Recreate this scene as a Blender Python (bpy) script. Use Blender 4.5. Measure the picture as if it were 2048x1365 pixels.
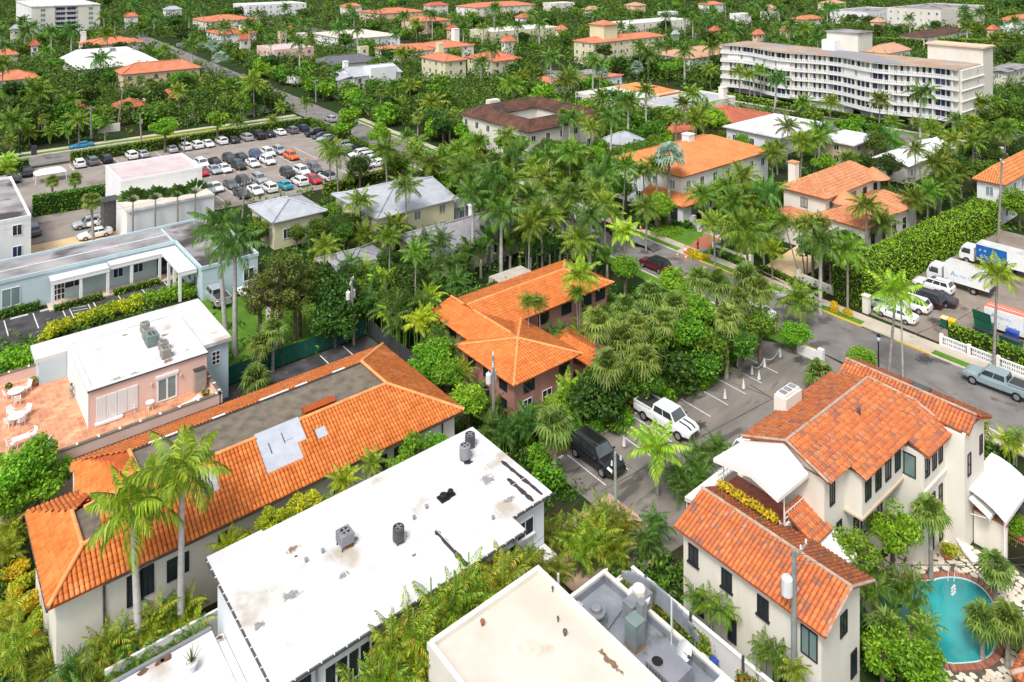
import bpy, bmesh, math, random
import numpy as np
from mathutils import Vector, Matrix
for _o in list(bpy.data.objects):
 bpy.data.objects.remove(_o)
sc = bpy.context.scene
COL = sc.collection
PI = math.pi
rad = math.radians
# ---------------------------------------------------------------- camera, sky, sun, exposure
# World axes follow the street grid: +X runs away to the upper right of the picture, +Y to the upper left.
CAM_H = 43.0
GRID = rad(50.5)
SG, CG = math.sin(GRID), math.cos(GRID)
FPX, HORIZON = 1485.0,-85.0          # focal length and horizon row in pixels of the 2048 px wide photograph
cd = bpy.data.cameras.new('camera')
cam = bpy.data.objects.new('camera', cd)
COL.objects.link(cam)
cam.location = (0,0, CAM_H)
cam.rotation_euler = (PI / 2,0, math.atan2(SG, CG) - PI / 2)   # level camera, the lens is shifted down
cd.sensor_fit = 'HORIZONTAL'
cd.sensor_width = 36.0
cd.lens = 36.0 * FPX / 2048.0
cd.shift_y = -(682.5 - HORIZON) / 2048.0
cd.clip_start = 0.5
cd.clip_end = 3000.0
sc.camera = cam
sc.render.resolution_x, sc.render.resolution_y = 1024,682
SUN_ELEV, SUN_AZ = rad(56), rad(208)      # azimuth measured from +X, counter-clockwise: high, behind the camera, to the left
w = bpy.data.worlds.new('World')
sc.world = w
w.use_nodes = True
nt = w.node_tree
nt.nodes.clear()
sky = nt.nodes.new('ShaderNodeTexSky')
sky.sky_type = 'NISHITA'
sky.sun_disc = False
sky.sun_elevation = SUN_ELEV
sky.sun_rotation = PI / 2 - SUN_AZ
sky.dust_density = 4.0
sky.air_density = 1.0
sky.ozone_density = 0.6
hs = nt.nodes.new('ShaderNodeHueSaturation')     # thin bright overcast: the blue of the sky is washed out
hs.inputs['Saturation'].default_value = 0.35
bg = nt.nodes.new('ShaderNodeBackground')
bg.inputs['Strength'].default_value = 0.13
wo = nt.nodes.new('ShaderNodeOutputWorld')
nt.links.new(sky.outputs[0], hs.inputs['Color'])
nt.links.new(hs.outputs[0], bg.inputs[0])
nt.links.new(bg.outputs[0], wo.inputs[0])
sl = bpy.data.lights.new('sun', 'SUN')
sl.energy = 1.5
sl.angle = rad(14)
sl.color = (1.0,0.96,0.9)
sun = bpy.data.objects.new('sun', sl)
COL.objects.link(sun)
sun.location = (0,0,200)
sd = Vector((math.cos(SUN_ELEV) * math.cos(SUN_AZ), math.cos(SUN_ELEV) * math.sin(SUN_AZ), math.sin(SUN_ELEV)))
sun.rotation_euler = sd.to_track_quat('Z', 'Y').to_euler()
vs = sc.view_settings
vs.view_transform = 'Standard'
vs.look = 'None'
vs.exposure = 0.72
vs.gamma = 1.0
vs.use_curve_mapping = False
try:
 sc.cycles.max_bounces = 6
 sc.cycles.diffuse_bounces = 3
 sc.cycles.glossy_bounces = 2
 sc.cycles.transmission_bounces = 3
 sc.cycles.use_denoising = True
 sc.cycles.use_adaptive_sampling = True
except Exception:
 pass
# ---------------------------------------------------------------- helpers
def at(px, py, h=0.0):
 """Ground-plan position of a point that stands h metres high and is seen at this place."""
 t = (CAM_H - h) / (py - HORIZON)
 r, f = (px - 1024.0) * t, FPX * t
 return SG * r + CG * f, -CG * r + SG * f
def seen(u, v, h=0.0):
 r, f = SG * u - CG * v, CG * u + SG * v
 return 1024.0 + FPX * r / f, HORIZON + FPX * (CAM_H - h) / f
def srgb(h):
 h = h.lstrip('#')
 c = [int(h[i:i + 2], 16) / 255.0 for i in (0,2,4)]
 return tuple(x / 12.92 if x <= 0.04045 else ((x + 0.055) / 1.055) ** 2.4 for x in c)
MATS = {}
def mat(name, c1, c2=None, scale=1.0, detail=3.0, rough=0.8, metal=0.0, spec=0.3, stain=None, sscale=0.5, sthr=0.62,
  bump=0.0, bscale=20.0, rnd=0.0, island=0.0, contrast=0.18, stretch=None, coat=0.0, sharp=0.06):
 """Procedural surface: two colours mixed by noise, an optional stain, fine relief and a per-object tone."""
 if name in MATS:
  return MATS[name]
 m = bpy.data.materials.new(name)
 m.use_nodes = True
 N, L = m.node_tree.nodes, m.node_tree.links
 b = N['Principled BSDF']
 b.inputs['Roughness'].default_value = rough
 b.inputs['Metallic'].default_value = metal
 b.inputs['Specular IOR Level'].default_value = spec
 if coat:
  b.inputs['Coat Weight'].default_value = coat
  b.inputs['Coat Roughness'].default_value = 0.05
 geo = N.new('ShaderNodeNewGeometry')
 pos = geo.outputs['Position']
 if stretch:
  vm = N.new('ShaderNodeVectorMath'); vm.operation = 'MULTIPLY'
  vm.inputs[1].default_value = stretch
  L.new(pos, vm.inputs[0]); pos = vm.outputs[0]
 col = None
 if c2 is not None:
  nz = N.new('ShaderNodeTexNoise'); nz.inputs['Scale'].default_value = scale; nz.inputs['Detail'].default_value = detail
  L.new(pos, nz.inputs['Vector'])
  rp = N.new('ShaderNodeValToRGB')
  rp.color_ramp.elements[0].position = 0.5 - contrast; rp.color_ramp.elements[0].color = (*c1,1)
  rp.color_ramp.elements[1].position = 0.5 + contrast; rp.color_ramp.elements[1].color = (*c2,1)
  L.new(nz.outputs['Fac'], rp.inputs[0]); col = rp.outputs[0]
 if stain is not None:
  nz2 = N.new('ShaderNodeTexNoise'); nz2.inputs['Scale'].default_value = sscale; nz2.inputs['Detail'].default_value = 6
  L.new(pos, nz2.inputs['Vector'])
  mr = N.new('ShaderNodeMapRange'); mr.inputs[1].default_value = sthr; mr.inputs[2].default_value = sthr + sharp
  L.new(nz2.outputs['Fac'], mr.inputs[0])
  mx = N.new('ShaderNodeMix'); mx.data_type = 'RGBA'
  L.new(mr.outputs[0], mx.inputs[0])
  if col is None: mx.inputs[6].default_value = (*c1,1)
  else: L.new(col, mx.inputs[6])
  mx.inputs[7].default_value = (*stain, 1)
  col = mx.outputs[2]
 if rnd or island:
  oi = N.new('ShaderNodeObjectInfo')
  ad = N.new('ShaderNodeMath'); ad.operation = 'ADD'
  L.new(oi.outputs['Random'], ad.inputs[0])
  if island: L.new(geo.outputs['Random Per Island'], ad.inputs[1])
  else: ad.inputs[1].default_value = 0
  fr = N.new('ShaderNodeMath'); fr.operation = 'FRACT'; L.new(ad.outputs[0], fr.inputs[0])
  hv = N.new('ShaderNodeHueSaturation')
  a = max(rnd, island)
  mv = N.new('ShaderNodeMapRange'); mv.inputs[3].default_value = 1 - a; mv.inputs[4].default_value = 1 + a * 0.8
  L.new(fr.outputs[0], mv.inputs[0]); L.new(mv.outputs[0], hv.inputs['Value'])
  if col is None: hv.inputs['Color'].default_value = (*c1,1)
  else: L.new(col, hv.inputs['Color'])
  col = hv.outputs[0]
 if col is None: b.inputs['Base Color'].default_value = (*c1,1)
 else: L.new(col, b.inputs['Base Color'])
 if bump:
  nb = N.new('ShaderNodeTexNoise'); nb.inputs['Scale'].default_value = bscale; nb.inputs['Detail'].default_value = 3
  L.new(pos, nb.inputs['Vector'])
  bp = N.new('ShaderNodeBump'); bp.inputs['Strength'].default_value = bump; bp.inputs['Distance'].default_value = 0.05
  L.new(nb.outputs['Fac'], bp.inputs['Height']); L.new(bp.outputs[0], b.inputs['Normal'])
 MATS[name] = m
 return m
def leafmat(name, dark, mid, light, yellow=None, yfrac=0.0, rough=0.55, trans=0.3, objvar=0.5):
 """Leaf surface: tone varies from leaf to leaf and from plant to plant, light passes through a little."""
 up = lambda c: c and tuple(min(.8, x * k) for x, k in zip(c, (1.78,1.62,.95)))
 dark, mid, light, yellow = up(dark), up(mid), up(light), yellow
 m = bpy.data.materials.new(name); m.use_nodes = True
 N, L = m.node_tree.nodes, m.node_tree.links
 b = N['Principled BSDF']; out = N['Material Output']
 b.inputs['Roughness'].default_value = rough; b.inputs['Specular IOR Level'].default_value = 0.35
 geo = N.new('ShaderNodeNewGeometry'); oi = N.new('ShaderNodeObjectInfo')
 rp = N.new('ShaderNodeValToRGB')
 e = rp.color_ramp.elements
 e[0].position = 0.0; e[0].color = (*dark, 1); e[1].position = 1.0; e[1].color = (*light, 1)
 k = e.new(0.5); k.color = (*mid, 1)
 if yellow:
  k2 = e.new(1.0 - yfrac); k2.color = (*light, 1); e[-1].color = (*yellow, 1)
 L.new(geo.outputs['Random Per Island'], rp.inputs[0])
 hv = N.new('ShaderNodeHueSaturation')
 mv = N.new('ShaderNodeMapRange'); mv.inputs[3].default_value = 1 - objvar * 0.6; mv.inputs[4].default_value = 1 + objvar * 0.6
 L.new(oi.outputs['Random'], mv.inputs[0]); L.new(mv.outputs[0], hv.inputs['Value'])
 ml = N.new('ShaderNodeMath'); ml.operation = 'MULTIPLY'; ml.inputs[1].default_value = 7.31; L.new(oi.outputs['Random'], ml.inputs[0])
 fr = N.new('ShaderNodeMath'); fr.operation = 'FRACT'; L.new(ml.outputs[0], fr.inputs[0])
 mh = N.new('ShaderNodeMapRange'); mh.inputs[3].default_value = 0.5 - 0.035 * objvar * 2; mh.inputs[4].default_value = 0.5 + 0.02 * objvar * 2
 L.new(fr.outputs[0], mh.inputs[0]); L.new(mh.outputs[0], hv.inputs['Hue'])
 L.new(rp.outputs[0], hv.inputs['Color'])
 L.new(hv.outputs[0], b.inputs['Base Color'])
 tr = N.new('ShaderNodeBsdfTranslucent'); L.new(hv.outputs[0], tr.inputs['Color'])
 ms = N.new('ShaderNodeMixShader'); ms.inputs[0].default_value = trans
 L.new(b.outputs[0], ms.inputs[1]); L.new(tr.outputs[0], ms.inputs[2]); L.new(ms.outputs[0], out.inputs['Surface'])
 MATS[name] = m
 return m
class MB:
 """Collects boxes, prisms, tubes and lathes; build() links them as one mesh object."""
 def __init__(s):
  s.v, s.f, s.m = [], [], []
 def add(s, vs_, fs, mi=0):
  o = len(s.v); s.v += [tuple(p) for p in vs_]
  for f in fs:
   s.f.append([i + o for i in f]); s.m.append(mi)
  return s
 def box(s, x0, x1, y0, y1, z0, z1, mi=0):
  if x0 > x1: x0, x1 = x1, x0
  if y0 > y1: y0, y1 = y1, y0
  if z0 > z1: z0, z1 = z1, z0
  return s.add([(x0, y0, z0),(x1, y0, z0),(x1, y1, z0),(x0, y1, z0),(x0, y0, z1),(x1, y0, z1),(x1, y1, z1),(x0, y1, z1)],
                     [(0,3,2,1),(4,5,6,7),(0,1,5,4),(1,2,6,5),(2,3,7,6),(3,0,4,7)], mi)
 def prism(s, poly, z0, z1, mi=0):
  n = len(poly)
  a = sum(poly[i][0] * poly[(i + 1) % n][1] - poly[(i + 1) % n][0] * poly[i][1] for i in range(n))
  if a < 0: poly = poly[::-1]
  vv = [(x, y, z0) for x, y in poly] + [(x, y, z1) for x, y in poly]
  ff = [list(range(n))[::-1], list(range(n, 2 * n))] + [(i, (i + 1) % n, (i + 1) % n + n, i + n) for i in range(n)]
  return s.add(vv, ff, mi)
 def quad(s, *p, mi=0):
  return s.add(p, [tuple(range(len(p)))], mi)
 def slab(s, pts, d, mi=0):
  """A flat polygon thickened by the vector d."""
  n = len(pts); d = Vector(d)
  vv = [tuple(p) for p in pts] + [tuple(Vector(p) + d) for p in pts]
  return s.add(vv, [list(range(n)), list(range(n, 2 * n))[::-1]] + [(i, i + n, (i + 1) % n + n, (i + 1) % n) for i in range(n)], mi)
 def tube(s, path, rads, n=8, mi=0, cap=True):
  path = [Vector(p) for p in path]
  if not hasattr(rads, '__len__'): rads = [rads] * len(path)
  vv, ff = [], []
  for i, p in enumerate(path):
   d = (path[min(i + 1, len(path) - 1)] - path[max(i - 1,0)]).normalized()
   a = d.orthogonal().normalized() if abs(d.z) < 0.9 else Vector((1,0,0)) - d * d.x
   a.normalize(); b = d.cross(a)
   for k in range(n):
    t = 2 * PI * k / n
    vv.append(p + (a * math.cos(t) + b * math.sin(t)) * rads[i])
  for i in range(len(path) - 1):
   for k in range(n):
    ff.append((i * n + k, i * n + (k + 1) % n, (i + 1) * n + (k + 1) % n, (i + 1) * n + k))
  if cap:
   ff.append(list(range(n))[::-1]); ff.append([(len(path) - 1) * n + k for k in range(n)])
  return s.add(vv, ff, mi)
 def cyl(s, x, y, z0, z1, r, n=12, mi=0, r2=None):
  return s.tube([(x, y, z0),(x, y, z1)], [r, r if r2 is None else r2], n, mi)
 def lathe(s, prof, x=0, y=0, n=16, mi=0):
  vv, ff = [], []
  for r, z in prof:
   for k in range(n):
    t = 2 * PI * k / n; vv.append((x + r * math.cos(t), y + r * math.sin(t), z))
  for i in range(len(prof) - 1):
   for k in range(n):
    ff.append((i * n + k, i * n + (k + 1) % n, (i + 1) * n + (k + 1) % n, (i + 1) * n + k))
  ff.append(list(range(n))[::-1]); ff.append([(len(prof) - 1) * n + k for k in range(n)])
  return s.add(vv, ff, mi)
 def mesh(s, name, mats, org=(0,0,0), smooth=False):
  me = bpy.data.meshes.new(name)
  ox, oy, oz = org
  me.from_pydata([(x - ox, y - oy, z - oz) for x, y, z in s.v], [], s.f)
  if not isinstance(mats, (list, tuple)): mats = [mats]
  for m in mats: me.materials.append(m)
  if len(mats) > 1: me.polygons.foreach_set('material_index', s.m)
  if smooth: me.polygons.foreach_set('use_smooth', [True] * len(me.polygons))
  me.update()
  return me
 def build(s, name, mats, parent=None, smooth=False, **tags):
  org = worldorg(parent)
  return link(name, s.mesh(name, mats, org, smooth), parent, **tags)
def worldorg(o):
 v = Vector((0,0,0))
 while o is not None:
  v += o.location; o = o.parent
 return v
def link(name, data, parent=None, loc=(0,0,0), rz=0.0, label=None, cat=None, group=None, kind=None):
 o = bpy.data.objects.new(name, data)
 COL.objects.link(o)
 if parent is not None: o.parent = parent
 o.location = loc
 if rz: o.rotation_euler = (0,0, rz)
 if label: o['label'] = label
 if cat: o['category'] = cat
 if group: o['group'] = group
 if kind: o['kind'] = kind
 return o
THINGS = []
def thing(name, label, cat, loc=(0,0,0), rz=0.0, group=None):
 o = link(name, None, None, loc, rz, label, cat, group)
 o.empty_display_size = 0.3
 THINGS.append(o)
 return o
def copy_tree(o, parent=None):
 c = o.copy(); COL.objects.link(c); c.parent = parent
 for ch in list(o.children):
  copy_tree(ch, c)
 return c
FOOT = []        # occupied ground: (u0, u1, v0, v1), kept free of scattered plants
def occupied(u, v, m=0.5):
 for a, b, c, d in FOOT:
  if a - m < u < b + m and c - m < v < d + m: return True
 return False
def npmesh(name, V, Q, mats, midx=None):
 """Mesh from numpy arrays; Q holds quads."""
 me = bpy.data.meshes.new(name)
 V = np.asarray(V, dtype=np.float32); Q = np.asarray(Q, dtype=np.int32)
 me.vertices.add(len(V)); me.vertices.foreach_set('co', V.ravel())
 n, k = Q.shape
 me.loops.add(n * k); me.loops.foreach_set('vertex_index', Q.ravel())
 me.polygons.add(n); me.polygons.foreach_set('loop_start', np.arange(0, n * k, k, dtype=np.int32))
 try: me.polygons.foreach_set('loop_total', np.full(n, k, dtype=np.int32))
 except Exception: pass
 if not isinstance(mats, (list, tuple)): mats = [mats]
 for m in mats: me.materials.append(m)
 if midx is not None: me.polygons.foreach_set('material_index', np.asarray(midx, dtype=np.int32))
 me.update(calc_edges=True)
 return me
# ---------------------------------------------------------------- materials
M_soil = mat('soil', (0.022,0.032,0.01),(0.04,0.036,0.02), 0.25, rough=0.95, spec=0.1, stain=(0.02,0.045,0.01), sscale=0.12, sthr=0.48)
M_grass = mat('lawn_green', (0.075,0.17,0.018),(0.12,0.24,0.03), 0.7, rough=0.9, spec=0.1, bump=0.6, bscale=9)
M_asph = mat('street_asphalt', (0.15,0.14,0.134),(0.23,0.215,0.205), 0.4,9, rough=0.9, spec=0.2, stain=(0.1,0.094,0.09), sscale=0.3, sthr=0.58, bump=0.3, bscale=30)
M_asph2 = mat('car_park_asphalt', (0.16,0.144,0.128),(0.25,0.223,0.198), 0.35,9, rough=0.85, spec=0.25, stain=(0.1,0.09,0.082), sscale=0.33, sthr=0.57, bump=0.3, bscale=25, stretch=(0.5,1.6,1))
M_asphdark = mat('black_sealed_asphalt', (0.03,0.03,0.034),(0.085,0.082,0.086), 0.6,7, rough=0.8, spec=0.3, stain=(0.13,0.11,0.1), sscale=0.8, sthr=0.64, bump=0.3, bscale=25)
M_gravel = mat('lot_pale_asphalt', (0.235,0.21,0.19),(0.31,0.275,0.245), 0.22,6, rough=0.95, spec=0.1, stain=(0.2,0.165,0.15), sscale=0.14, sthr=0.58, bump=0.3, bscale=20)
M_walk = mat('pavement_concrete', (0.42,0.37,0.3),(0.52,0.46,0.38), 0.5,5, rough=0.9, spec=0.15, stain=(0.3,0.26,0.2), sscale=0.6, sthr=0.63)
M_yel = mat('yellow_kerb_paint', (0.72,0.46,0.03),(0.6,0.42,0.09), 1.5, rough=0.7)
M_kerb = mat('kerb_concrete', (0.5,0.46,0.4),(0.62,0.57,0.5), 1.0, rough=0.9)
M_line = mat('road_paint', (0.78,0.78,0.78),(0.55,0.54,0.53), 2.5,6, rough=0.7)
M_brick = mat('red_brick_paving', (0.33,0.1,0.07),(0.45,0.17,0.11), 2.5, rough=0.9, stain=(0.2,0.1,0.08), sscale=1.5)
M_sandpave = mat('tan_paving', (0.55,0.4,0.22),(0.66,0.5,0.3), 0.6,4, rough=0.9, stain=(0.42,0.3,0.17), sscale=0.5)
M_terr = mat('terrace_floor', (0.62,0.28,0.15),(0.8,0.52,0.3), 1.3,6, rough=0.8, stain=(0.55,0.22,0.13), sscale=0.5)
M_mud = mat('brown_litter', (0.16,0.09,0.05),(0.26,0.14,0.08), 1.2, rough=1)
M_cream = mat('cream_stucco', (0.68,0.645,0.57),(0.75,0.72,0.65), 0.6,5, rough=0.9, spec=0.15, stain=(0.58,0.53,0.43), sscale=0.4, sthr=0.6, sharp=0.2, bump=0.15, bscale=12, stretch=(1,1,0.35))
M_white = mat('white_stucco', (0.68,0.69,0.71),(0.76,0.76,0.76), 0.5,4, rough=0.85, spec=0.2, stain=(0.66,0.65,0.62), sscale=0.5, sthr=0.63, sharp=0.2, stretch=(1,1,0.3))
M_offw = mat('ivory_stucco', (0.62,0.585,0.52),(0.7,0.67,0.61), 0.4,4, rough=0.88, spec=0.2, stain=(0.6,0.56,0.48), sscale=0.3, sthr=0.6, sharp=0.2, stretch=(1,1,0.3))
M_whroof = mat('white_roof_coating', (0.54,0.54,0.55),(0.66,0.655,0.645), 0.55,9, rough=0.75, spec=0.2, stain=(0.42,0.375,0.32), sscale=0.3, sthr=0.6, sharp=0.1)
M_bgroof = mat('cream_roof_coating', (0.54,0.48,0.41),(0.63,0.575,0.505), 0.5,6, rough=0.8, stain=(0.46,0.38,0.29), sscale=0.5, sthr=0.63, sharp=0.12)
M_bluewall = mat('pale_blue_stucco', (0.4,0.52,0.57),(0.47,0.58,0.62), 0.5,4, rough=0.88, stretch=(1,1,0.3))
M_greywall = mat('grey_white_stucco', (0.6,0.64,0.69),(0.7,0.73,0.76), 0.5,4, rough=0.88, stretch=(1,1,0.3))
M_pink = mat('pale_pink_stucco', (0.68,0.46,0.39),(0.74,0.53,0.46), 0.6,4, rough=0.9, stretch=(1,1,0.4))
M_dkpink = mat('dusky_pink_stucco', (0.4,0.19,0.155),(0.48,0.25,0.205), 0.7,4, rough=0.9, stretch=(1,1,0.4))
M_yelwall = mat('pale_yellow_stucco', (0.6,0.56,0.36),(0.67,0.63,0.44), 0.4,4, rough=0.9, stretch=(1,1,0.3))
M_tanwall = mat('tan_stucco', (0.56,0.42,0.3),(0.63,0.5,0.37), 0.5,4, rough=0.9)
M_peach = mat('peach_stucco', (0.66,0.47,0.3),(0.72,0.54,0.38), 0.5,4, rough=0.9)
M_greyroof = mat('weathered_grey_roofing', (0.17,0.165,0.17),(0.36,0.34,0.345), 0.3,7, rough=0.9, stain=(0.06,0.055,0.05), sscale=0.16, sthr=0.53, sharp=0.08)
M_gravroof = mat('gravel_roofing', (0.11,0.095,0.075),(0.2,0.17,0.13), 1.2,8, rough=0.95, stain=(0.14,0.125,0.11), sscale=0.5, sthr=0.58, bump=0.6, bscale=14)
M_mauve = mat('mauve_roofing', (0.46,0.38,0.4),(0.56,0.48,0.49), 0.4,5, rough=0.9)
M_bluegrey = mat('blue_grey_roof_deck', (0.17,0.19,0.22),(0.26,0.285,0.32), 0.7,7, rough=0.7, stain=(0.12,0.115,0.11), sscale=0.8, sthr=0.57, sharp=0.12)
M_metroof = mat('grey_metal_roofing', (0.33,0.35,0.39),(0.42,0.44,0.48), 0.8,4, rough=0.55, spec=0.4)
M_shing = mat('grey_shingles', (0.21,0.21,0.23),(0.3,0.29,0.31), 1.5,6, rough=0.95)
M_dkshing = mat('charcoal_shingles', (0.1,0.1,0.12),(0.15,0.15,0.17), 1.5,6, rough=0.95)
M_whmet = mat('white_ribbed_metal', (0.78,0.8,0.83),(0.84,0.85,0.87), 0.6,3, rough=0.55)
M_tile = mat('terracotta_tile', (0.58,0.155,0.032),(0.66,0.215,0.058), 0.8,4, rough=0.75, spec=0.25, island=0.2, stain=(0.78,0.3,0.11), sscale=0.35, sthr=0.58, sharp=0.15)
M_tilebase = mat('terracotta_pan', (0.3,0.06,0.014),(0.38,0.085,0.02), 1.0,3, rough=0.85)
M_ridge = mat('terracotta_ridge', (0.7,0.27,0.09),(0.76,0.34,0.13), 1.6,3, rough=0.8, island=0.12)
M_mortar = mat('ridge_mortar', (0.36,0.25,0.19),(0.46,0.36,0.29), 2.0,4, rough=0.95, stain=(0.4,0.18,0.1), sscale=1.5, sthr=0.55)
M_tileC = mat('orange_clay_tile', (0.58,0.155,0.035),(0.66,0.21,0.055), 0.8,4, rough=0.75, island=0.15)
M_tilebaseC = mat('orange_clay_pan', (0.33,0.075,0.018),(0.4,0.1,0.025), 1.0,3, rough=0.85)
M_tileV = mat('apricot_clay_tile', (0.52,0.21,0.1),(0.58,0.27,0.14), 0.5,5, rough=0.8, island=0.16)
M_tileO2 = mat('bright_orange_tile', (0.58,0.2,0.065),(0.64,0.26,0.1), 0.5,5, rough=0.8, island=0.1)
M_tilebr = mat('brown_clay_tile', (0.085,0.042,0.03),(0.15,0.072,0.05), 0.4,6, rough=0.85, island=0.2, stain=(0.06,0.045,0.038), sscale=0.25, sthr=0.55)
M_tilered = mat('red_clay_tile', (0.42,0.11,0.06),(0.5,0.16,0.09), 0.5,5, rough=0.85, island=0.2)
M_salmon = mat('salmon_roof_tile', (0.46,0.15,0.075),(0.54,0.21,0.12), 0.45,6, rough=0.85, bump=0.6, bscale=5)
M_peachroof = mat('peach_roof_tile', (0.45,0.24,0.15),(0.53,0.31,0.21), 0.45,6, rough=0.85, bump=0.6, bscale=5)
M_glass = mat('dark_window_glass', (0.018,0.024,0.032),(0.035,0.045,0.055), 0.4,2, rough=0.08, spec=0.6)
M_bluegl = mat('blue_window_glass', (0.02,0.032,0.085),(0.035,0.05,0.12), 0.3,2, rough=0.1, spec=0.6)
M_greengl = mat('grey_green_glass', (0.13,0.2,0.2),(0.22,0.3,0.29), 0.3,2, rough=0.12, spec=0.6)
M_frame = mat('dark_metal_frame', (0.02,0.022,0.026), rough=0.5)
M_wframe = mat('white_painted_frame', (0.78,0.78,0.78), rough=0.5)
M_shut = mat('white_louvred_shutter', (0.72,0.72,0.72),(0.78,0.78,0.78), 3, rough=0.6)
M_awn = mat('white_canvas', (0.7,0.69,0.66),(0.77,0.76,0.73), 0.6,3, rough=0.8, stain=(0.76,0.74,0.7), sscale=0.7, sthr=0.62, sharp=0.2)
M_steel = mat('galvanised_steel', (0.2,0.225,0.24),(0.32,0.34,0.35), 1.5,5, rough=0.45, metal=0.35, spec=0.5)
M_greymet = mat('grey_painted_metal', (0.19,0.195,0.225),(0.25,0.255,0.28), 1.0,4, rough=0.5, spec=0.4)
M_dkmet = mat('charcoal_painted_metal', (0.06,0.062,0.065),(0.1,0.1,0.1), 2.0,4, rough=0.5)
M_acbeige = mat('beige_condenser_metal', (0.26,0.25,0.22),(0.34,0.325,0.29), 2.0,4, rough=0.55)
M_acgreen = mat('grey_green_metal', (0.15,0.21,0.195),(0.21,0.265,0.245), 1.5,4, rough=0.5)
M_black = mat('black_rubber', (0.012,0.012,0.013), rough=0.7)
M_tar = mat('black_tar_patch', (0.035,0.028,0.035),(0.06,0.05,0.05), 4,4, rough=0.8)
M_rim = mat('alloy_rim', (0.4,0.41,0.43), rough=0.35, metal=0.7)
M_cargl = mat('car_glass', (0.02,0.026,0.032),(0.04,0.05,0.058), 0.6,2, rough=0.06, spec=0.7)
M_cond = mat('headlamp', (0.75,0.77,0.8), rough=0.15, spec=0.6)
M_tail = mat('tail_lamp', (0.5,0.02,0.02), rough=0.2, spec=0.6)
M_wood = mat('weathered_pole_wood', (0.2,0.18,0.16),(0.32,0.29,0.26), 2.0,6, rough=0.95, stretch=(6,6,0.6))
M_concpole = mat('concrete_pole', (0.17,0.19,0.19),(0.27,0.285,0.28), 1.2,5, rough=0.9)
M_greenpole = mat('lichened_concrete', (0.27,0.31,0.25),(0.4,0.42,0.37), 1.5,6, rough=0.9, stain=(0.22,0.3,0.2), sscale=1.2)
M_cer = mat('white_porcelain', (0.66,0.66,0.66),(0.58,0.585,0.6), 3,3, rough=0.35)
M_rust = mat('rust', (0.2,0.08,0.04),(0.3,0.13,0.06), 4, rough=0.95)
M_terra = mat('terracotta_pot', (0.4,0.14,0.07),(0.5,0.2,0.1), 3, rough=0.85)
M_orange = mat('orange_plastic', (0.82,0.14,0.03), rough=0.5)
M_binblue = mat('blue_bin_plastic', (0.02,0.06,0.32),(0.03,0.08,0.38), 1.5, rough=0.45)
M_binyel = mat('yellow_bin_plastic', (0.72,0.46,0.02),(0.78,0.52,0.04), 1.5, rough=0.45)
M_bincream = mat('cream_bin_plastic', (0.75,0.62,0.3), rough=0.5)
M_bingreen = mat('green_bin_plastic', (0.012,0.12,0.07),(0.02,0.15,0.09), 1.5, rough=0.5)
M_dkgrey = mat('dark_grey_plastic', (0.05,0.05,0.055), rough=0.6)
M_water = mat('pool_water', (0.01,0.17,0.19),(0.03,0.36,0.37), 0.22,4, rough=0.04, spec=0.6, bump=0.25, bscale=2.5, contrast=.14)
M_poolwall = mat('pool_plaster', (0.45,0.66,0.68), rough=0.7)
M_coping = mat('pool_coping', (0.3,0.11,0.075),(0.4,0.17,0.11), 4,4, rough=0.85, island=0.2)
M_stone = mat('pale_crazy_paving', (0.62,0.54,0.43),(0.72,0.65,0.54), 1.0,4, rough=0.9, island=0.15)
M_joint = mat('dark_paving_joint', (0.07,0.065,0.05),(0.13,0.12,0.1), 2.0, rough=0.95)
M_trunk = mat('palm_trunk_grey', (0.2,0.18,0.155),(0.34,0.31,0.28), 2.0,6, rough=0.95, stretch=(1,1,3))
M_royal = mat('royal_palm_trunk', (0.38,0.36,0.35),(0.5,0.48,0.46), 1.2,5, rough=0.9, stretch=(1,1,2.5))
M_bark = mat('tree_bark', (0.1,0.075,0.055),(0.19,0.15,0.115), 3.0,6, rough=0.95)
M_shaft = mat('palm_crownshaft', (0.13,0.24,0.04),(0.2,0.32,0.07), 1.5,3, rough=0.5)
M_core = mat('dark_twigs', (0.02,0.032,0.01),(0.035,0.05,0.015), 1.5,4, rough=1.0, spec=0.05)  # dark green-brown tone of the hedge cores
L_coco = leafmat('coconut_leaf', (0.035,0.085,0.012),(0.07,0.15,0.02),(0.14,0.24,0.035),(0.42,0.33,0.06), 0.07)
L_royal = leafmat('royal_palm_leaf', (0.022,0.075,0.018),(0.045,0.125,0.028),(0.085,0.19,0.04), objvar=0.35)
L_limey = leafmat('lime_palm_leaf', (0.08,0.17,0.012),(0.16,0.28,0.02),(0.28,0.4,0.04),(0.45,0.38,0.05), 0.1)
L_sabal = leafmat('fan_palm_leaf', (0.04,0.09,0.022),(0.09,0.16,0.045),(0.17,0.245,0.085),(0.26,0.2,0.09), 0.05, objvar=0.3)
L_front = leafmat('yellow_green_palm_leaf', (0.05,0.12,0.012),(0.12,0.22,0.02),(0.24,0.34,0.035), objvar=.1)  # brighter yellow-green leaf colour of the two front royal palms
L_silver = leafmat('silver_palm_leaf', (0.1,0.19,0.25),(0.17,0.27,0.34),(0.24,0.34,0.42), objvar=0.12)
L_areca = leafmat('areca_leaf', (0.05,0.115,0.012),(0.11,0.2,0.02),(0.21,0.3,0.035),(0.55,0.24,0.03), 0.12)
L_dead = leafmat('dry_frond', (0.2,0.12,0.05),(0.32,0.2,0.09),(0.45,0.32,0.15))
L_tree = leafmat('broad_leaf', (0.02,0.068,0.008),(0.045,0.125,0.014),(0.1,0.21,0.025))
L_bright = leafmat('bright_green_leaf', (0.04,0.13,0.01),(0.085,0.22,0.016),(0.17,0.33,0.03), objvar=0.3)
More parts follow.
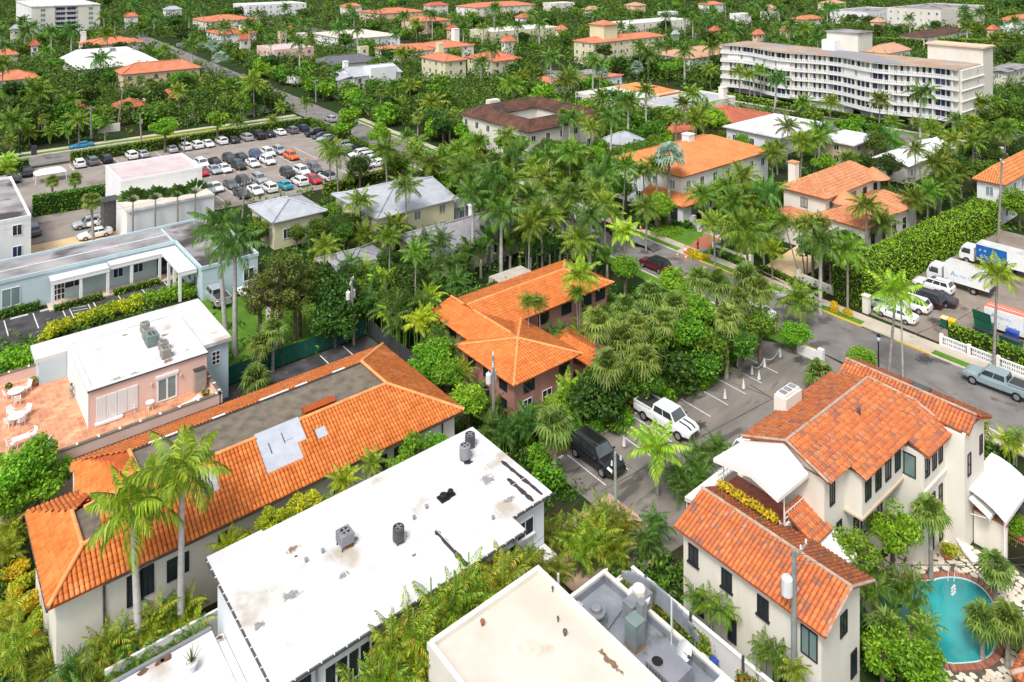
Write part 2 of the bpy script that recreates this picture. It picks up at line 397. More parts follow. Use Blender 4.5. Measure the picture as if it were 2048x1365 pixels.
L_olive = leafmat('olive_leaf', (0.035,0.06,0.016),(0.07,0.105,0.03),(0.13,0.165,0.055), objvar=0.3)
L_lime = leafmat('lime_leaf', (0.12,0.19,0.012),(0.23,0.31,0.02),(0.4,0.42,0.03), objvar=0.25)
L_hedge = leafmat('hedge_leaf', (0.025,0.085,0.01),(0.055,0.155,0.014),(0.1,0.23,0.025), objvar=0.35)
L_croton = leafmat('croton_leaf', (0.2,0.22,0.02),(0.5,0.4,0.03),(0.65,0.3,0.03), objvar=0.3)
L_flower = leafmat('flowering_vine_leaf', (0.04,0.1,0.015),(0.085,0.17,0.025),(0.15,0.24,0.04),(0.75,0.12,0.02), 0.16)
L_dark = leafmat('dark_leaf', (0.012,0.04,0.008),(0.025,0.07,0.012),(0.05,0.11,0.02))
# ---------------------------------------------------------------- ground, streets, car parks
def sheet(name, pts, z, m, kind='structure', label=None):
 b = MB(); b.add([(x, y, z) for x, y in pts], [tuple(range(len(pts)))])
 a = sum(pts[i][0] * pts[(i + 1) % len(pts)][1] - pts[(i + 1) % len(pts)][0] * pts[i][1] for i in range(len(pts)))
 if a < 0: b.f[0] = b.f[0][::-1]
 return b.build(name, m, None, kind=kind, label=label)
def rect(u0, u1, v0, v1): return [(u0, v0),(u1, v0),(u1, v1),(u0, v1)]
sheet('ground', rect(-900,1500,-300,1900), 0.0, M_soil, label='dark planted soil under the gardens')
SL = 0.045
def sx(u, v): return u + SL * (v - 40.0)
def strip(name, ua, ub, va, vb, z, m, label, h=None):
 """A strip that follows the main street's line."""
 pts = [(sx(ua, va), va),(sx(ub, va), va),(sx(ub, vb), vb),(sx(ua, vb), vb)]
 if h:
  b = MB(); b.prism(pts, z, z + h); return b.build(name, m, None, kind='structure', label=label)
 return sheet(name, pts, z, m, label=label)
strip('street', 77.3,86.2,-60,640,0.012, M_asph, 'grey asphalt street running between the gardens')
FOOT.append((75.0,90.0,-60,80)); FOOT.append((77.0,93.5,80,190)); FOOT.extend(((86,97,190,270),(88,100,270,345),(91,104,345,420)))
sheet('cross_street', rect(-120,83,180.5,189.5), 0.008, M_asph, label='cross street behind the big car park')
FOOT.append((-120,92,179,196))
sheet('far_street', [(177,-60),(187.5,-60),(196,500),(185,500)], 0.008, M_asph, label='street in front of the curved apartment block')
FOOT.append((176,197,-60,400))
sheet('far_pavement', [(190.3,20),(192.2,20),(193.5,160),(191.6,160)], 0.09, M_walk, label='pale pavement along the apartment block hedge')
sheet('far_verge', [(187.6,20),(190.2,20),(191.5,160),(189.2,160)], 0.02, M_grass, label='grass verge in front of the apartment block')
# right side of the street: kerbs, verge, pavement
for va, vb, m, nm in ((-40,27.0, M_kerb, 'pale concrete kerb beside the street'),(27.0,33.2, M_kerb, 'pale kerb in front of the pierced white wall'),
                      (33.2,37.0, M_yel, 'yellow kerb at the yard entrance'),(40.8,51, M_yel, 'yellow kerb below the leaning palm'),
                      (51,57.5, M_kerb, 'pale kerb by the clipped gardens'),(57.5,66.5, M_yel, 'long yellow kerb beside the orange cones'),
                      (66.5,178, M_kerb, 'pale kerb of the upper street')):
 strip('kerb', 86.2,86.4, va, vb, 0.0, m, nm, 0.14)
strip('verge', 86.4,87.6,-40,33.2,0.0, M_grass, 'mown green verge in front of the pierced wall', 0.1)
strip('verge', 86.4,87.6,41,178,0.0, M_grass, 'mown green verge along the upper street', 0.1)
strip('pavement', 87.6,89.1,-40,178,0.0, M_walk, 'pale concrete pavement on the far side of the street', 0.12)
strip('driveway_apron', 86.4,87.6,33.2,41,0.0, M_walk, 'concrete apron at the yard entrance', 0.11)
strip('driveway_apron', 86.4,87.6,65,68.5,0.0, M_walk, 'concrete apron of the white villa', 0.12)
strip('kerb', 77.1,77.3,-40,34.5,0.0, M_kerb, 'pale kerb on the near side of the street', 0.14)
strip('kerb', 77.1,77.3,41.5,52,0.0, M_yel, 'short yellow kerb at the car park exit', 0.14)
strip('kerb', 77.1,77.3,52,178,0.0, M_kerb, 'pale kerb under the fan palms', 0.14)
strip('pavement', 75.4,77.1,-40,34.5,0.0, M_walk, 'wide cream pavement behind the tiled corner house', 0.12)
strip('verge', 75.4,77.1,41.5,178,0.0, M_grass, 'grass verge on the near side of the street', 0.1)
# cross street edges
for u0, u1, m in ((-120,42, M_kerb),(42,64, M_yel),(64,83, M_kerb)):
 b = MB(); b.box(u0, u1,189.5,189.9,0,0.15); b.build('kerb', m, None, kind='structure', label={M_yel: 'yellow kerb across from the car park hedge'}.get(m, 'pale kerb of the cross street %s' % ('by the old trees' if u0 < 0 else 'near the junction')))
sheet('verge', rect(-120,83,189.9,192.4), 0.05, M_grass, label='grass verge of the cross street')
sheet('pavement', rect(-120,83,192.4,194.4), 0.06, M_walk, label='pavement along the estate wall')
# centre car park
sheet('car_park', [(42.2,47.2),(42.0,41.0),(36.2,40.6),(36.2,34.6),(47,33.8),(66,31.2),(75.4,30.5),(76.4,36),(77.4,42),(74,47.4)], 0.006, M_asph2, label='worn brown-grey asphalt car park behind the tiled house')
FOOT.append((43,77,34,46.4))
sheet('brick_forecourt', rect(35.2,43.9,36.2,41.0), 0.011, mat('faded_brick_paving', (0.42,0.27,0.2),(0.52,0.36,0.28), 2.0,5, rough=0.95), label='faded brick forecourt beside the white-roofed building')
FOOT.append((34,44,35.5,41.2))
sheet('leaf_litter', rect(43,74,46.7,48.2), 0.014, M_mud, label='brown leaf litter under the fan palms')
# parking lines and wheel stops
def line(pa, pb, w, z, m, parent=None, name='painted_line', label=None):
 d = (Vector(pb) - Vector(pa)).normalized() * w / 2
 n = (-d.y, d.x)
 return sheet(name, [(pa[0] + n[0], pa[1] + n[1]),(pb[0] + n[0], pb[1] + n[1]),(pb[0] - n[0], pb[1] - n[1]),(pa[0] - n[0], pa[1] - n[1])], z, m, label=label)
STALL = [44.5,47.3,50.1,53.0,55.8,58.7,61.5,64.4,67.3,70.2]
for i, u in enumerate(STALL):
 line((u, 46.5),(u - 0.15,41.8), 0.1,0.012, M_line, label='white stall line in the palm-shaded car park')
wsm = MB(); wsm.add([(-0.9,-0.09,0),(0.9,-0.09,0),(0.9,0.09,0),(-0.9,0.09,0),(-0.88,-0.06,0.13),(0.88,-0.06,0.13),(0.88,0.06,0.13),(-0.88,0.06,0.13)],
     [(4,5,6,7),(0,1,5,4),(1,2,6,5),(2,3,7,6),(3,0,4,7)])
wsme = wsm.mesh('wheel_stop', M_line)
stops = [43.2,46.0,48.8,54.3,57.2,60.0,63.0,65.8,68.8]
wtxt = ['nearest the clipped bushes', 'behind the black vehicle', 'between the black and the white vehicle', 'behind the white pickup truck', 'just past the white pickup truck',
  'under the dark shrubs in the middle of the row', 'beside the lone round shrub', 'in front of the green bin', 'under the blue and yellow bins']
for u, t in zip(stops, wtxt):
 link('wheel_stop', wsme, None, (u, 46.55,0.008), 0, 'white concrete wheel stop ' + t, 'wheel stop', 'wheel stops of the palm-shaded car park')
b = MB(); b.box(63.7,64.4,37.2,37.9,0.008,0.03)
for k in range(6): b.box(63.75 + k * 0.11,63.79 + k * 0.11,37.25,37.85,0.03,0.045)
b.build('drain_grate', M_dkmet, None, label='black square drain grate in the car park asphalt', cat='drain')
# black lots on the left
sheet('black_lot', rect(-20,31.5,98.5,106.6), 0.006, M_asphdark, label='black sealed lot in front of the pale blue motel')
FOOT.append((-20,31.5,100.8,107))
for i, u in enumerate((9.5,12.4,15.3,18.6,21.4,24.2,27.0)):
 line((u, 106.0),(u, 101.3), 0.11,0.012, M_line, label='white stall line in the motel lot')
for k in range(4): line((16.2,105.4 - k * 0.9),(17.8,105.0 - k * 0.9), 0.1,0.012, M_line, label='white hatching bar in the motel lot')
line((16.0,106.0),(16.0,101.5), 0.1,0.012, M_line, label='white hatching edge in the motel lot')
line((18.0,106.0),(18.0,101.5), 0.1,0.012, M_line, label='white hatching edge in the motel lot')
for u, t in ((8, 'by the square window'),(11, 'next to the hatched bay'),(14, 'nearest the glazed door'),(20, 'under the low hedge'),(22.8, 'in front of the open porch'),(25.6, 'beside the dark entrance'),(28.9, 'in the inner corner')):
 link('wheel_stop', wsme, None, (u, 105.9,0.008), 0, 'white wheel stop of the motel lot ' + t, 'wheel stop', 'wheel stops of the motel lot')
sheet('black_lot', rect(22.5,41.0,64.6,75.5), 0.006, M_asphdark, label='black sealed lot between the orange roof and the hedge')
FOOT.append((22.5,40.5,64,75.5))
line((35.0,75.0),(35.0,69.5), 0.12,0.012, M_line, label='white stall line in the small black lot')
line((37.8,75.2),(37.8,66.5), 0.12,0.012, M_line, label='white edge line in the small black lot')
sheet('lawn', rect(26,47,78.5,97), 0.005, M_grass, label='green lawn behind the fence screen')
b = MB(); b.add([(x, y, 0.009) for x, y in ((31.0,80),(33.0,80),(39.5,97),(37.5,97))], [(0,1,2,3)]); b.build('garden_path', M_walk, None, kind='structure', label='pale path crossing the lawn')
# big far car park
sheet('parking_lot', [(8,131),(77.2,128),(80.8,178.6),(8,178.6)], 0.006, M_gravel, label='large pale asphalt car park full of cars')
FOOT.append((8,81,131,180))
lot_rows = []
for u in np.arange(27.0,78.0,2.75):
 line((u, 177.2),(u + 0.1,171.6), 0.13,0.012, M_line, label='white stall line along the street hedge of the big car park')
for u in np.arange(44.0,70.0,2.75):
 line((u, 160.8),(u, 149.0), 0.13,0.012, M_line, label='white stall line in the middle rows of the big car park')
 line((u, 142.8),(u, 131.6), 0.13,0.012, M_line, label='white stall line in the front rows of the big car park')
for v in np.arange(133.5,169.0,2.75):
 line((77.6 + (v - 130) * 0.05, v),(72.2 + (v - 130) * 0.05, v), 0.13,0.012, M_line, label='white stall line along the tall hedge of the big car park')
sheet('sand_court', rect(14.5,27.5,121,131.0), 0.009, M_sandpave, label='tan concrete court behind the motel')
FOOT.append((14,28,118,131))
# yard right of the street
sheet('yard', [(88.9,26),(90.2,41.5),(106.5,49.0),(134,47),(134,24),(100,22)], 0.006, mat('yard_asphalt', (0.2,0.165,0.135),(0.28,0.24,0.2), 0.3,6, rough=0.9, stain=(0.13,0.1,0.085), sscale=0.25, sthr=0.58), label='stained asphalt yard with parked trucks')
FOOT.append((88.5,134,25,41)); FOOT.append((94,134,36,45))
sheet('villa_drive', [(89.9,52.2),(91.2,57.2),(104,58.5),(104,52.5)], 0.01, M_sandpave, label='sandy paved forecourt of the apricot villa')
FOOT.append((88,104,52.2,58.4))
sheet('brick_path', [(89.6,65.6),(90.0,68.4),(97.8,70.4),(97.4,67.6)], 0.011, M_brick, label='red brick path to the white villa')
FOOT.append((88,98,65.4,70.6))
sheet('lawn', [(89.8,61),(90.4,75),(98,75),(97.5,61)], 0.006, M_grass, label='green front lawn of the white villa')
sheet('patio', rect(63.4,75.2,9,20.5), 0.007, M_brick, label='red brick patio beside the tiled corner house')
FOOT.append((60,76,8,22))
b = MB(); b.box(47.5,60.5,8,24,0.0,0.03); deck = b.build('pool_deck', M_joint, None, kind='structure', label='crazy paved deck around the pool')
FOOT.append((48,61,9,24))
NROAD = len(FOOT)
def in_building(u, v, m=0.2):
 return any(a - m < u < b + m and c - m < v < d + m for a, b, c, d in FOOT[NROAD:])
# ---------------------------------------------------------------- building kit
TW, TL = 0.27,0.37      # width and exposed length of a barrel tile
def tile_arrays(w, l, seg=5):
 V, Q = [], []
 for yy, k, dz in ((-0.56 * l, 1.0,0.045),(0.5 * l, 0.88,0.0)):
  for i in range(seg + 1):
   a = PI * i / seg
   V.append((-w * 0.46 * k * math.cos(a), yy, dz + w * 0.36 * k * math.sin(a)))
 n = seg + 1
 for i in range(seg): Q.append((i, i + 1, n + i + 1, n + i))
 if seg == 5: Q += [(0,5,4,1),(1,4,3,2)]
 else: Q += [(0,3,2,1)]
 return np.array(V, dtype=np.float32), np.array(Q, dtype=np.int32)
def in_poly(x, y, P):
 c = False; j = len(P) - 1
 for i in range(len(P)):
  if (P[i][1] > y) != (P[j][1] > y) and x < (P[j][0] - P[i][0]) * (y - P[i][1]) / (P[j][1] - P[i][1]) + P[i][0]: c = not c
  j = i
 return c
def tiles_on(poly, w=TW, l=TL, skip=()):
 """Transforms of the tiles that cover one slope; skip holds polygons (plan view) left open."""
 P = [Vector(p) for p in poly]
 n = (P[1] - P[0]).cross(P[2] - P[0]).normalized()
 if n.z < 0: n = -n
 e1 = Vector((0,0,1)).cross(n).normalized(); e2 = n.cross(e1).normalized()
 o = min(P, key=lambda p: p.z)
 L2 = [((p - o).dot(e1),(p - o).dot(e2)) for p in P]
 a0, a1 = min(p[0] for p in L2), max(p[0] for p in L2); b0, b1 = min(p[1] for p in L2), max(p[1] for p in L2)
 na, nb = max(1, round((a1 - a0) / w)), max(1, round((b1 - b0) / l))
 dw, dl = (a1 - a0) / na, (b1 - b0) / nb
 out = []
 for j in range(nb):
  for i in range(na):
   a, b = a0 + (i + 0.5) * dw, b0 + (j + 0.5) * dl
   if not in_poly(a, b, L2): continue
   c = o + e1 * a + e2 * b + n * 0.012
   if any(in_poly(c.x, c.y, s) for s in skip): continue
   c = c + e2 * random.uniform(-0.015,0.015) + n * random.uniform(0,0.012)
   out.append((c, e1, e2, n))
 return out
def lay_tiles(roof, tl, m, w=TW, l=TL, single=0, seg=5, name='tile'):
 """The tiles of one roof: the largest in view singly, the rest as one part."""
 org = worldorg(roof)
 camp = Vector((0,0, CAM_H))
 V, Q = tile_arrays(w, l, seg)
 if single:
  tl.sort(key=lambda t: ((camp - t[0]).dot(t[3]) <= 2.0,(camp - t[0]).length))
  me = npmesh('tile', V, Q, m)
  for c, e1, e2, n in tl[:single]:
   o = link(name, me, roof)
   M = Matrix((e1, e2, n)).transposed().to_4x4(); M.translation = c - org
   o.matrix_basis = M
  tl = tl[single:]
 if not tl: return
 C = np.array([tuple(t[0] - org) for t in tl], dtype=np.float32)
 E1 = np.array([tuple(t[1]) for t in tl], dtype=np.float32); E2 = np.array([tuple(t[2]) for t in tl], dtype=np.float32); EN = np.array([tuple(t[3]) for t in tl], dtype=np.float32)
 VV = C[:, None, :] + V[None, :, 0, None] * E1[:, None, :] + V[None, :, 1, None] * E2[:, None, :] + V[None, :, 2, None] * EN[:, None, :]
 QQ = (Q[None] + (np.arange(len(tl)) * len(V))[:, None, None]).reshape(-1,4)
 link('tiles', npmesh('tiles', VV.reshape(-1,3), QQ, m), roof, kind='stuff')
def ridge(roof, a, b, m, r=0.13, step=0.42):
 """A run of overlapping half-round ridge tiles."""
 a, b = Vector(a), Vector(b); n = max(1, int((b - a).length / step)); mb = MB()
 for i in range(n):
  p, q = a.lerp(b, i / n), a.lerp(b, min(1.0,(i + 1.12) / n))
  mb.tube([p, q], [r * 1.08, r * 0.95], 8)
 return mb.build('ridge_cap', m, roof)
def deck_faces(roof_name, house, faces, m, d=0.12):
 mb = MB()
 for f in faces:
  P = [Vector(p) for p in f]
  n = (P[1] - P[0]).cross(P[2] - P[0])
  if n.z < 0: P = P[::-1]
  mb.slab(P, (0,0,-d))
 return mb.build(roof_name, m, house)
def hip_faces(u0, u1, v0, v1, ze, zr, axis=None, hip0=True, hip1=True):
 """Faces and ridge lines of a hipped (or gabled) roof over a rectangle."""
 if axis is None: axis = 'u' if (u1 - u0) >= (v1 - v0) else 'v'
 if axis == 'u':
  h = (v1 - v0) / 2; vm = (v0 + v1) / 2
  a = u0 + (h if hip0 else 0); c = u1 - (h if hip1 else 0)
  if a > c: a = c = (u0 + u1) / 2
  A, Cc = (a, vm, zr),(c, vm, zr)
  p00, p10, p11, p01 = (u0, v0, ze),(u1, v0, ze),(u1, v1, ze),(u0, v1, ze)
  F = [[p00, p10, Cc, A] if a < c else [p00, p10, A], [p11, p01, A, Cc] if a < c else [p11, p01, A]]
  R = [(A, Cc)] if a < c else []
  if hip0: F.append([p01, p00, A]); R += [(p00, A),(p01, A)]
  if hip1: F.append([p10, p11, Cc]); R += [(p10, Cc),(p11, Cc)]
 else:
  h = (u1 - u0) / 2; um = (u0 + u1) / 2
  a = v0 + (h if hip0 else 0); c = v1 - (h if hip1 else 0)
  if a > c: a = c = (v0 + v1) / 2
  A, Cc = (um, a, zr),(um, c, zr)
  p00, p10, p11, p01 = (u0, v0, ze),(u1, v0, ze),(u1, v1, ze),(u0, v1, ze)
  F = [[p01, p00, A, Cc] if a < c else [p01, p00, A], [p10, p11, Cc, A] if a < c else [p10, p11, A]]
  R = [(A, Cc)] if a < c else []
  if hip0: F.append([p00, p10, A]); R += [(p00, A),(p10, A)]
  if hip1: F.append([p11, p01, Cc]); R += [(p11, Cc),(p01, Cc)]
 return F, R
# windows: a frame standing slightly proud of the wall with panes set back inside it; face 'S' looks to -Y, 'W' to -X
WCACHE = {}
def window(house, face, pos, plane, z, w_, h_, nx=2, ny=1, fm=None, gm=None, sill=False, name='window', bar=0.06):
 """pos: centre along the wall; plane: wall coordinate; z: sill height."""
 fm = fm or M_frame; gm = gm or M_glass
 key = (round(w_, 2), round(h_, 2), nx, ny, fm.name, gm.name, sill, bar)
 if key not in WCACHE:
  b = MB(); f = bar
  b.box(-w_ / 2, w_ / 2,-0.07,0.02,0, f); b.box(-w_ / 2, w_ / 2,-0.07,0.02, h_ - f, h_)
  b.box(-w_ / 2,-w_ / 2 + f, -0.07,0.02, f, h_ - f); b.box(w_ / 2 - f, w_ / 2,-0.07,0.02, f, h_ - f)
  for i in range(1, nx): x = -w_ / 2 + w_ * i / nx; b.box(x - f / 2, x + f / 2,-0.06,0.02, f, h_ - f)
  for j in range(1, ny): zz = h_ * j / ny; b.box(-w_ / 2 + f, w_ / 2 - f, -0.05,0.02, zz - f / 2, zz + f / 2)
  if sill: b.box(-w_ / 2 - 0.08, w_ / 2 + 0.08,-0.14,0.02,-0.09,-0.002)
  g = MB(); g.box(-w_ / 2 + f * 0.9, w_ / 2 - f * 0.9,-0.03,0.01, f * 0.9, h_ - f * 0.9)
  WCACHE[key] = (b.mesh('window', fm), g.mesh('pane', gm))
 fme, gme = WCACHE[key]
 org = worldorg(house)
 if face == 'S': loc, rz = (pos - org.x, plane - org.y, z - org.z), 0.0
 else: loc, rz = (plane - org.x, pos - org.y, z - org.z), -PI / 2
 o = link(name, fme, house, loc, rz)
 link('pane', gme, o)
 return o
def u_at(px, v):       # where a sight line meets a wall of constant v / constant u
 k = (px - 1024.0) / FPX; return v * (CG + k * SG) / (SG - k * CG)
def v_at(px, u):
 k = (px - 1024.0) / FPX; return u * (SG - k * CG) / (CG + k * SG)
def z_at(py, u, v):
 return CAM_H - (py - HORIZON) * (CG * u + SG * v) / FPX
def walls(house, rects, z1, m, name='wall', z0=-0.05):
 for i, (a, b_, c, d) in enumerate(rects):
  w_ = MB(); w_.box(a, b_, c, d, z0, z1); w_.build(name, m, house)
def parapet_roof(house, u0, u1, v0, v1, z, m_roof, m_par, ph=0.35, t=0.22, cap=None, over=0.0):
 """Flat roof inside a low parapet: deck, four parapet runs."""
 b = MB(); b.box(u0 - over + t, u1 + over - t, v0 - over + t, v1 + over - t, z - 0.1, z + 0.02); d = b.build('roof', m_roof, house)
 for nm, r in (('s', (u0 - over, u1 + over, v0 - over, v0 - over + t)),('n', (u0 - over, u1 + over, v1 + over - t, v1 + over)),
                  ('w', (u0 - over, u0 - over + t, v0 - over + t, v1 + over - t)),('e', (u1 + over - t, u1 + over, v0 - over + t, v1 + over - t))):
  p = MB(); p.box(*r, z - 0.1, z + ph); p.build('parapet', m_par, house)
 return d
# condensers and roof clutter
def condenser(u, v, z, label, w_=0.85, d_=0.85, h_=0.8, m=None, legs=0.15, rnd=False, group='rooftop condensers'):
 t = thing('condenser', label, 'condenser', (u, v, z), 0, group)
 m = m or M_acbeige
 b = MB()
 if rnd:
  b.lathe([(w_ / 2, legs),(w_ / 2, legs + h_),(w_ * 0.42, legs + h_ + 0.04),(w_ * 0.42, legs + h_)], n=14)
  for k in range(5): b.lathe([(w_ / 2 + 0.012, legs + 0.1 + k * h_ / 5.5),(w_ / 2 + 0.012, legs + 0.14 + k * h_ / 5.5)], n=14)
 else:
  b.box(-w_ / 2, w_ / 2,-d_ / 2, d_ / 2, legs, legs + h_)
  for k in range(7):
   x = -w_ / 2 + 0.08 + k * (w_ - 0.16) / 6
   b.box(x - 0.012, x + 0.012,-d_ / 2 - 0.015,-d_ / 2 + 0.01, legs + 0.06, legs + h_ - 0.06)
   b.box(-w_ / 2 - 0.015,-w_ / 2 + 0.01, x * d_ / w_ - 0.012, x * d_ / w_ + 0.012, legs + 0.06, legs + h_ - 0.06)
 v_ = b.mesh('casing', m); link('casing', v_, t)
 f = MB(); r = min(w_, d_) * 0.4
 f.lathe([(r, legs + h_ + 0.003),(r, legs + h_ + 0.05),(r * 0.88, legs + h_ + 0.05),(r * 0.88, legs + h_ + 0.006)], n=16)
 link('fan_ring', f.mesh('fan_ring', m), t)
 g = MB(); g.lathe([(r * 0.87, legs + h_ + 0.004),(r * 0.87, legs + h_ + 0.012)], n=16)
 fan = link('fan', g.mesh('fan', M_black), t)
 bl = MB()
 for k in range(4):
  a = k * PI / 2; c, s_ = math.cos(a), math.sin(a)
  bl.add([(0.05 * c - 0.04 * s_, 0.05 * s_ + 0.04 * c, legs + h_ + 0.02),(r * 0.8 * c - 0.09 * s_, r * 0.8 * s_ + 0.09 * c, legs + h_ + 0.035),
    (r * 0.8 * c + 0.07 * s_, r * 0.8 * s_ - 0.07 * c, legs + h_ + 0.02),(0.05 * c + 0.04 * s_, 0.05 * s_ - 0.04 * c, legs + h_ + 0.02)], [(0,1,2,3)])
 bl.cyl(0,0, legs + h_ + 0.013, legs + h_ + 0.04,0.07,8)
 link('blade', bl.mesh('blade', M_greymet), fan)
 s = 1 if not rnd else 0.7
 for sx_ in (-1,1):
  for sy_ in (-1,1):
   l = MB(); l.box(sx_ * w_ * 0.42 * s - 0.03, sx_ * w_ * 0.42 * s + 0.03, sy_ * d_ * 0.42 * s - 0.03, sy_ * d_ * 0.42 * s + 0.03,0, legs); link('leg', l.mesh('leg', M_dkmet), t)
 p = MB(); p.tube([(w_ / 2,0, legs + 0.15),(w_ / 2 + 0.18,0, legs + 0.15),(w_ / 2 + 0.24,0.02,0.03),(w_ / 2 + 0.24,0.05,0.0)], 0.03,6)
 link('pipe', p.mesh('pipe', M_dkmet), t)
 return t
def vent(u, v, z, label, r=0.12, h_=0.45, m=None):
 t = thing('roof_vent', label, 'vent', (u, v, z), 0, 'small roof vents')
 b = MB(); b.cyl(0,0,0, h_ * 0.7, r * 0.7,10); link('stack', b.mesh('stack', m or M_dkmet), t)
 c = MB(); c.lathe([(r * 0.7, h_ * 0.6),(r * 1.3, h_ * 0.62),(r * 1.25, h_ * 0.85),(r * 0.5, h_)], n=10); link('cap', c.mesh('cap', m or M_dkmet), t)
 return t
def patch(name, pa, pb, w_, z, m, house):
 """A tarred seam or stain with a ragged edge, lying on a flat roof."""
 a, b_ = Vector((*pa, 0)), Vector((*pb, 0)); d = b_ - a; n = Vector((-d.y, d.x, 0)).normalized(); N = 14; L_, R_ = [], []
 for i in range(N + 1):
  t = i / N; c = a + d * t; ww = w_ / 2 * (0.8 + 0.5 * random.random()) * (1 if 0 < i < N else 0.5)
  L_.append(c + n * ww); R_.append(c - n * ww * (0.8 + 0.4 * random.random()))
 mb = MB(); P = L_ + R_[::-1]; mb.add([(p.x, p.y, z) for p in P], [tuple(i for i in (k, k + 1,2 * N - k, 2 * N + 1 - k)) for k in range(N)])
 for i, f in enumerate(mb.f): mb.f[i] = f[::-1]
 return mb.build(name, m, house)
def blob_patch(name, c, r, z, m, house):
 mb = MB(); n = 14; P = [(c[0] + r * (0.6 + 0.6 * random.random()) * math.cos(2 * PI * k / n), c[1] + r * 0.7 * (0.6 + 0.6 * random.random()) * math.sin(2 * PI * k / n), z) for k in range(n)]
 mb.add(P, [tuple(range(n))]); return mb.build(name, m, house)
def stainmat(name, c):
 """A stain that fades out towards its ragged rim."""
 m = bpy.data.materials.new(name); m.use_nodes = True; N, L = m.node_tree.nodes, m.node_tree.links; b = N['Principled BSDF']; b.inputs['Base Color'].default_value = (*c, 1); b.inputs['Roughness'].default_value = .95
 tc = N.new('ShaderNodeTexCoord'); vm = N.new('ShaderNodeVectorMath'); vm.operation = 'DISTANCE'; vm.inputs[1].default_value = (.5,.5,.5); sp = N.new('ShaderNodeVectorMath'); sp.operation = 'MULTIPLY_ADD'; sp.inputs[1].default_value = (1,1,0); sp.inputs[2].default_value = (0,0,.5); L.new(tc.outputs['Generated'], sp.inputs[0]); L.new(sp.outputs[0], vm.inputs[0])
 geo = N.new('ShaderNodeNewGeometry'); nz = N.new('ShaderNodeTexNoise'); nz.inputs['Scale'].default_value = 3.5; nz.inputs['Detail'].default_value = 8; L.new(geo.outputs['Position'], nz.inputs['Vector'])
 ad = N.new('ShaderNodeMath'); ad.operation = 'MULTIPLY_ADD'; ad.inputs[1].default_value = 1.3; L.new(nz.outputs['Fac'], ad.inputs[0]); sb_ = N.new('ShaderNodeMath'); sb_.operation = 'MULTIPLY'; sb_.inputs[1].default_value = -1.5; L.new(vm.outputs['Value'], sb_.inputs[0]); L.new(sb_.outputs[0], ad.inputs[2])
 mr = N.new('ShaderNodeMapRange'); mr.inputs[1].default_value = .1; mr.inputs[2].default_value = .55; L.new(ad.outputs[0], mr.inputs[0]); L.new(mr.outputs[0], b.inputs['Alpha'])
 return m
# ---------------------------------------------------------------- near buildings
random.seed(11)
# ===== white flat-roofed apartment house (bottom centre)
H = thing('apartment_house', 'long two-storey building with a stained white flat roof and dark window bands', 'building', (14.4,36.0,0))
FOOT.append((14,35,35.6,47))
ZR = 6.5
walls(H, [(14.9,33.9,37.7,46.2)], ZR - 0.22, M_greywall)
walls(H, [(14.9,30.4,36.4,37.7)], ZR - 0.22, M_greywall)
b = MB(); b.prism([(14.4,36.0),(30.8,36.0),(30.8,37.35),(34.35,37.35),(34.35,46.5),(17.8,46.5),(17.8,46.7),(14.4,46.7)], ZR - 0.2, ZR)
roof = b.build('roof', M_whroof, H)
for r in ((14.38,30.85,35.91,35.98),(30.82,34.4,37.26,37.33),(14.31,14.38,35.91,46.7)):
 g = MB(); g.box(*r, ZR - 0.17, ZR - 0.03)
 gt = g.build('gutter', M_dkmet, H)
 c = MB()
 if r[1] - r[0] > 1:
  for x in np.arange(r[0] + 0.3, r[1], 0.72): c.box(x - 0.02, x + 0.02, r[2] - 0.03, r[3] + 0.04, ZR - 0.03, ZR + 0.012)
 else:
  for y in np.arange(r[2] + 0.3, r[3], 0.72): c.box(r[0] - 0.03, r[1] + 0.04, y - 0.02, y + 0.02, ZR - 0.03, ZR + 0.012)
 c.build('gutter_strap', M_wframe, gt)
for i in range(5): window(H, 'S', 17.55 + i * 0.68,36.4,4.05,0.68,1.6,1,1, M_wframe, M_glass, bar=0.05)
for i in range(5): window(H, 'S', 21.75 + i * 0.68,36.4,4.05,0.68,1.6,1,1, M_wframe, M_glass, bar=0.05)
for i in range(7): window(H, 'S', 25.75 + i * 0.7,36.4,4.05,0.68,1.6,1,1, M_wframe, M_glass, bar=0.05)
for i in range(4): window(H, 'S', 18.4 + i * 1.3,36.4,0.4,1.22,2.2,1,1, M_wframe, M_glass)
for i in range(4): window(H, 'S', 25.0 + i * 1.3,36.4,0.4,1.22,2.2,1,1, M_wframe, M_glass)
window(H, 'S', 15.8,36.4,3.3,1.3,2.5,1,1, M_frame, M_glass, name='door')
window(H, 'S', 32.2,37.7,4.3,1.5,1.15,2,1, M_wframe, M_glass, sill=True)
b = MB(); b.box(30.42,33.9,36.4,37.65,2.9,3.05); b.build('canopy', M_whroof, H)
b = MB(); b.cyl(16.75,36.3,0.1,6.3,0.05,8); b.build('downpipe', M_greymet, H)
z = ZR + 0.004
for pa, pb, ww in (((1003,922),(1085,990), 0.28),((1015,957),(1067,1003), 0.3),((871,1061),(936,1134), 0.3)):
 patch('tar_seam', at(*pa, z), at(*pb, z), ww, z, M_tar, H)
M_st1 = stainmat('rust_stain', (0.24,0.14,0.08))
M_st2 = stainmat('grey_stain', (0.26,0.25,0.23))
M_st3 = stainmat('ochre_stain', (0.42,0.22,0.06))
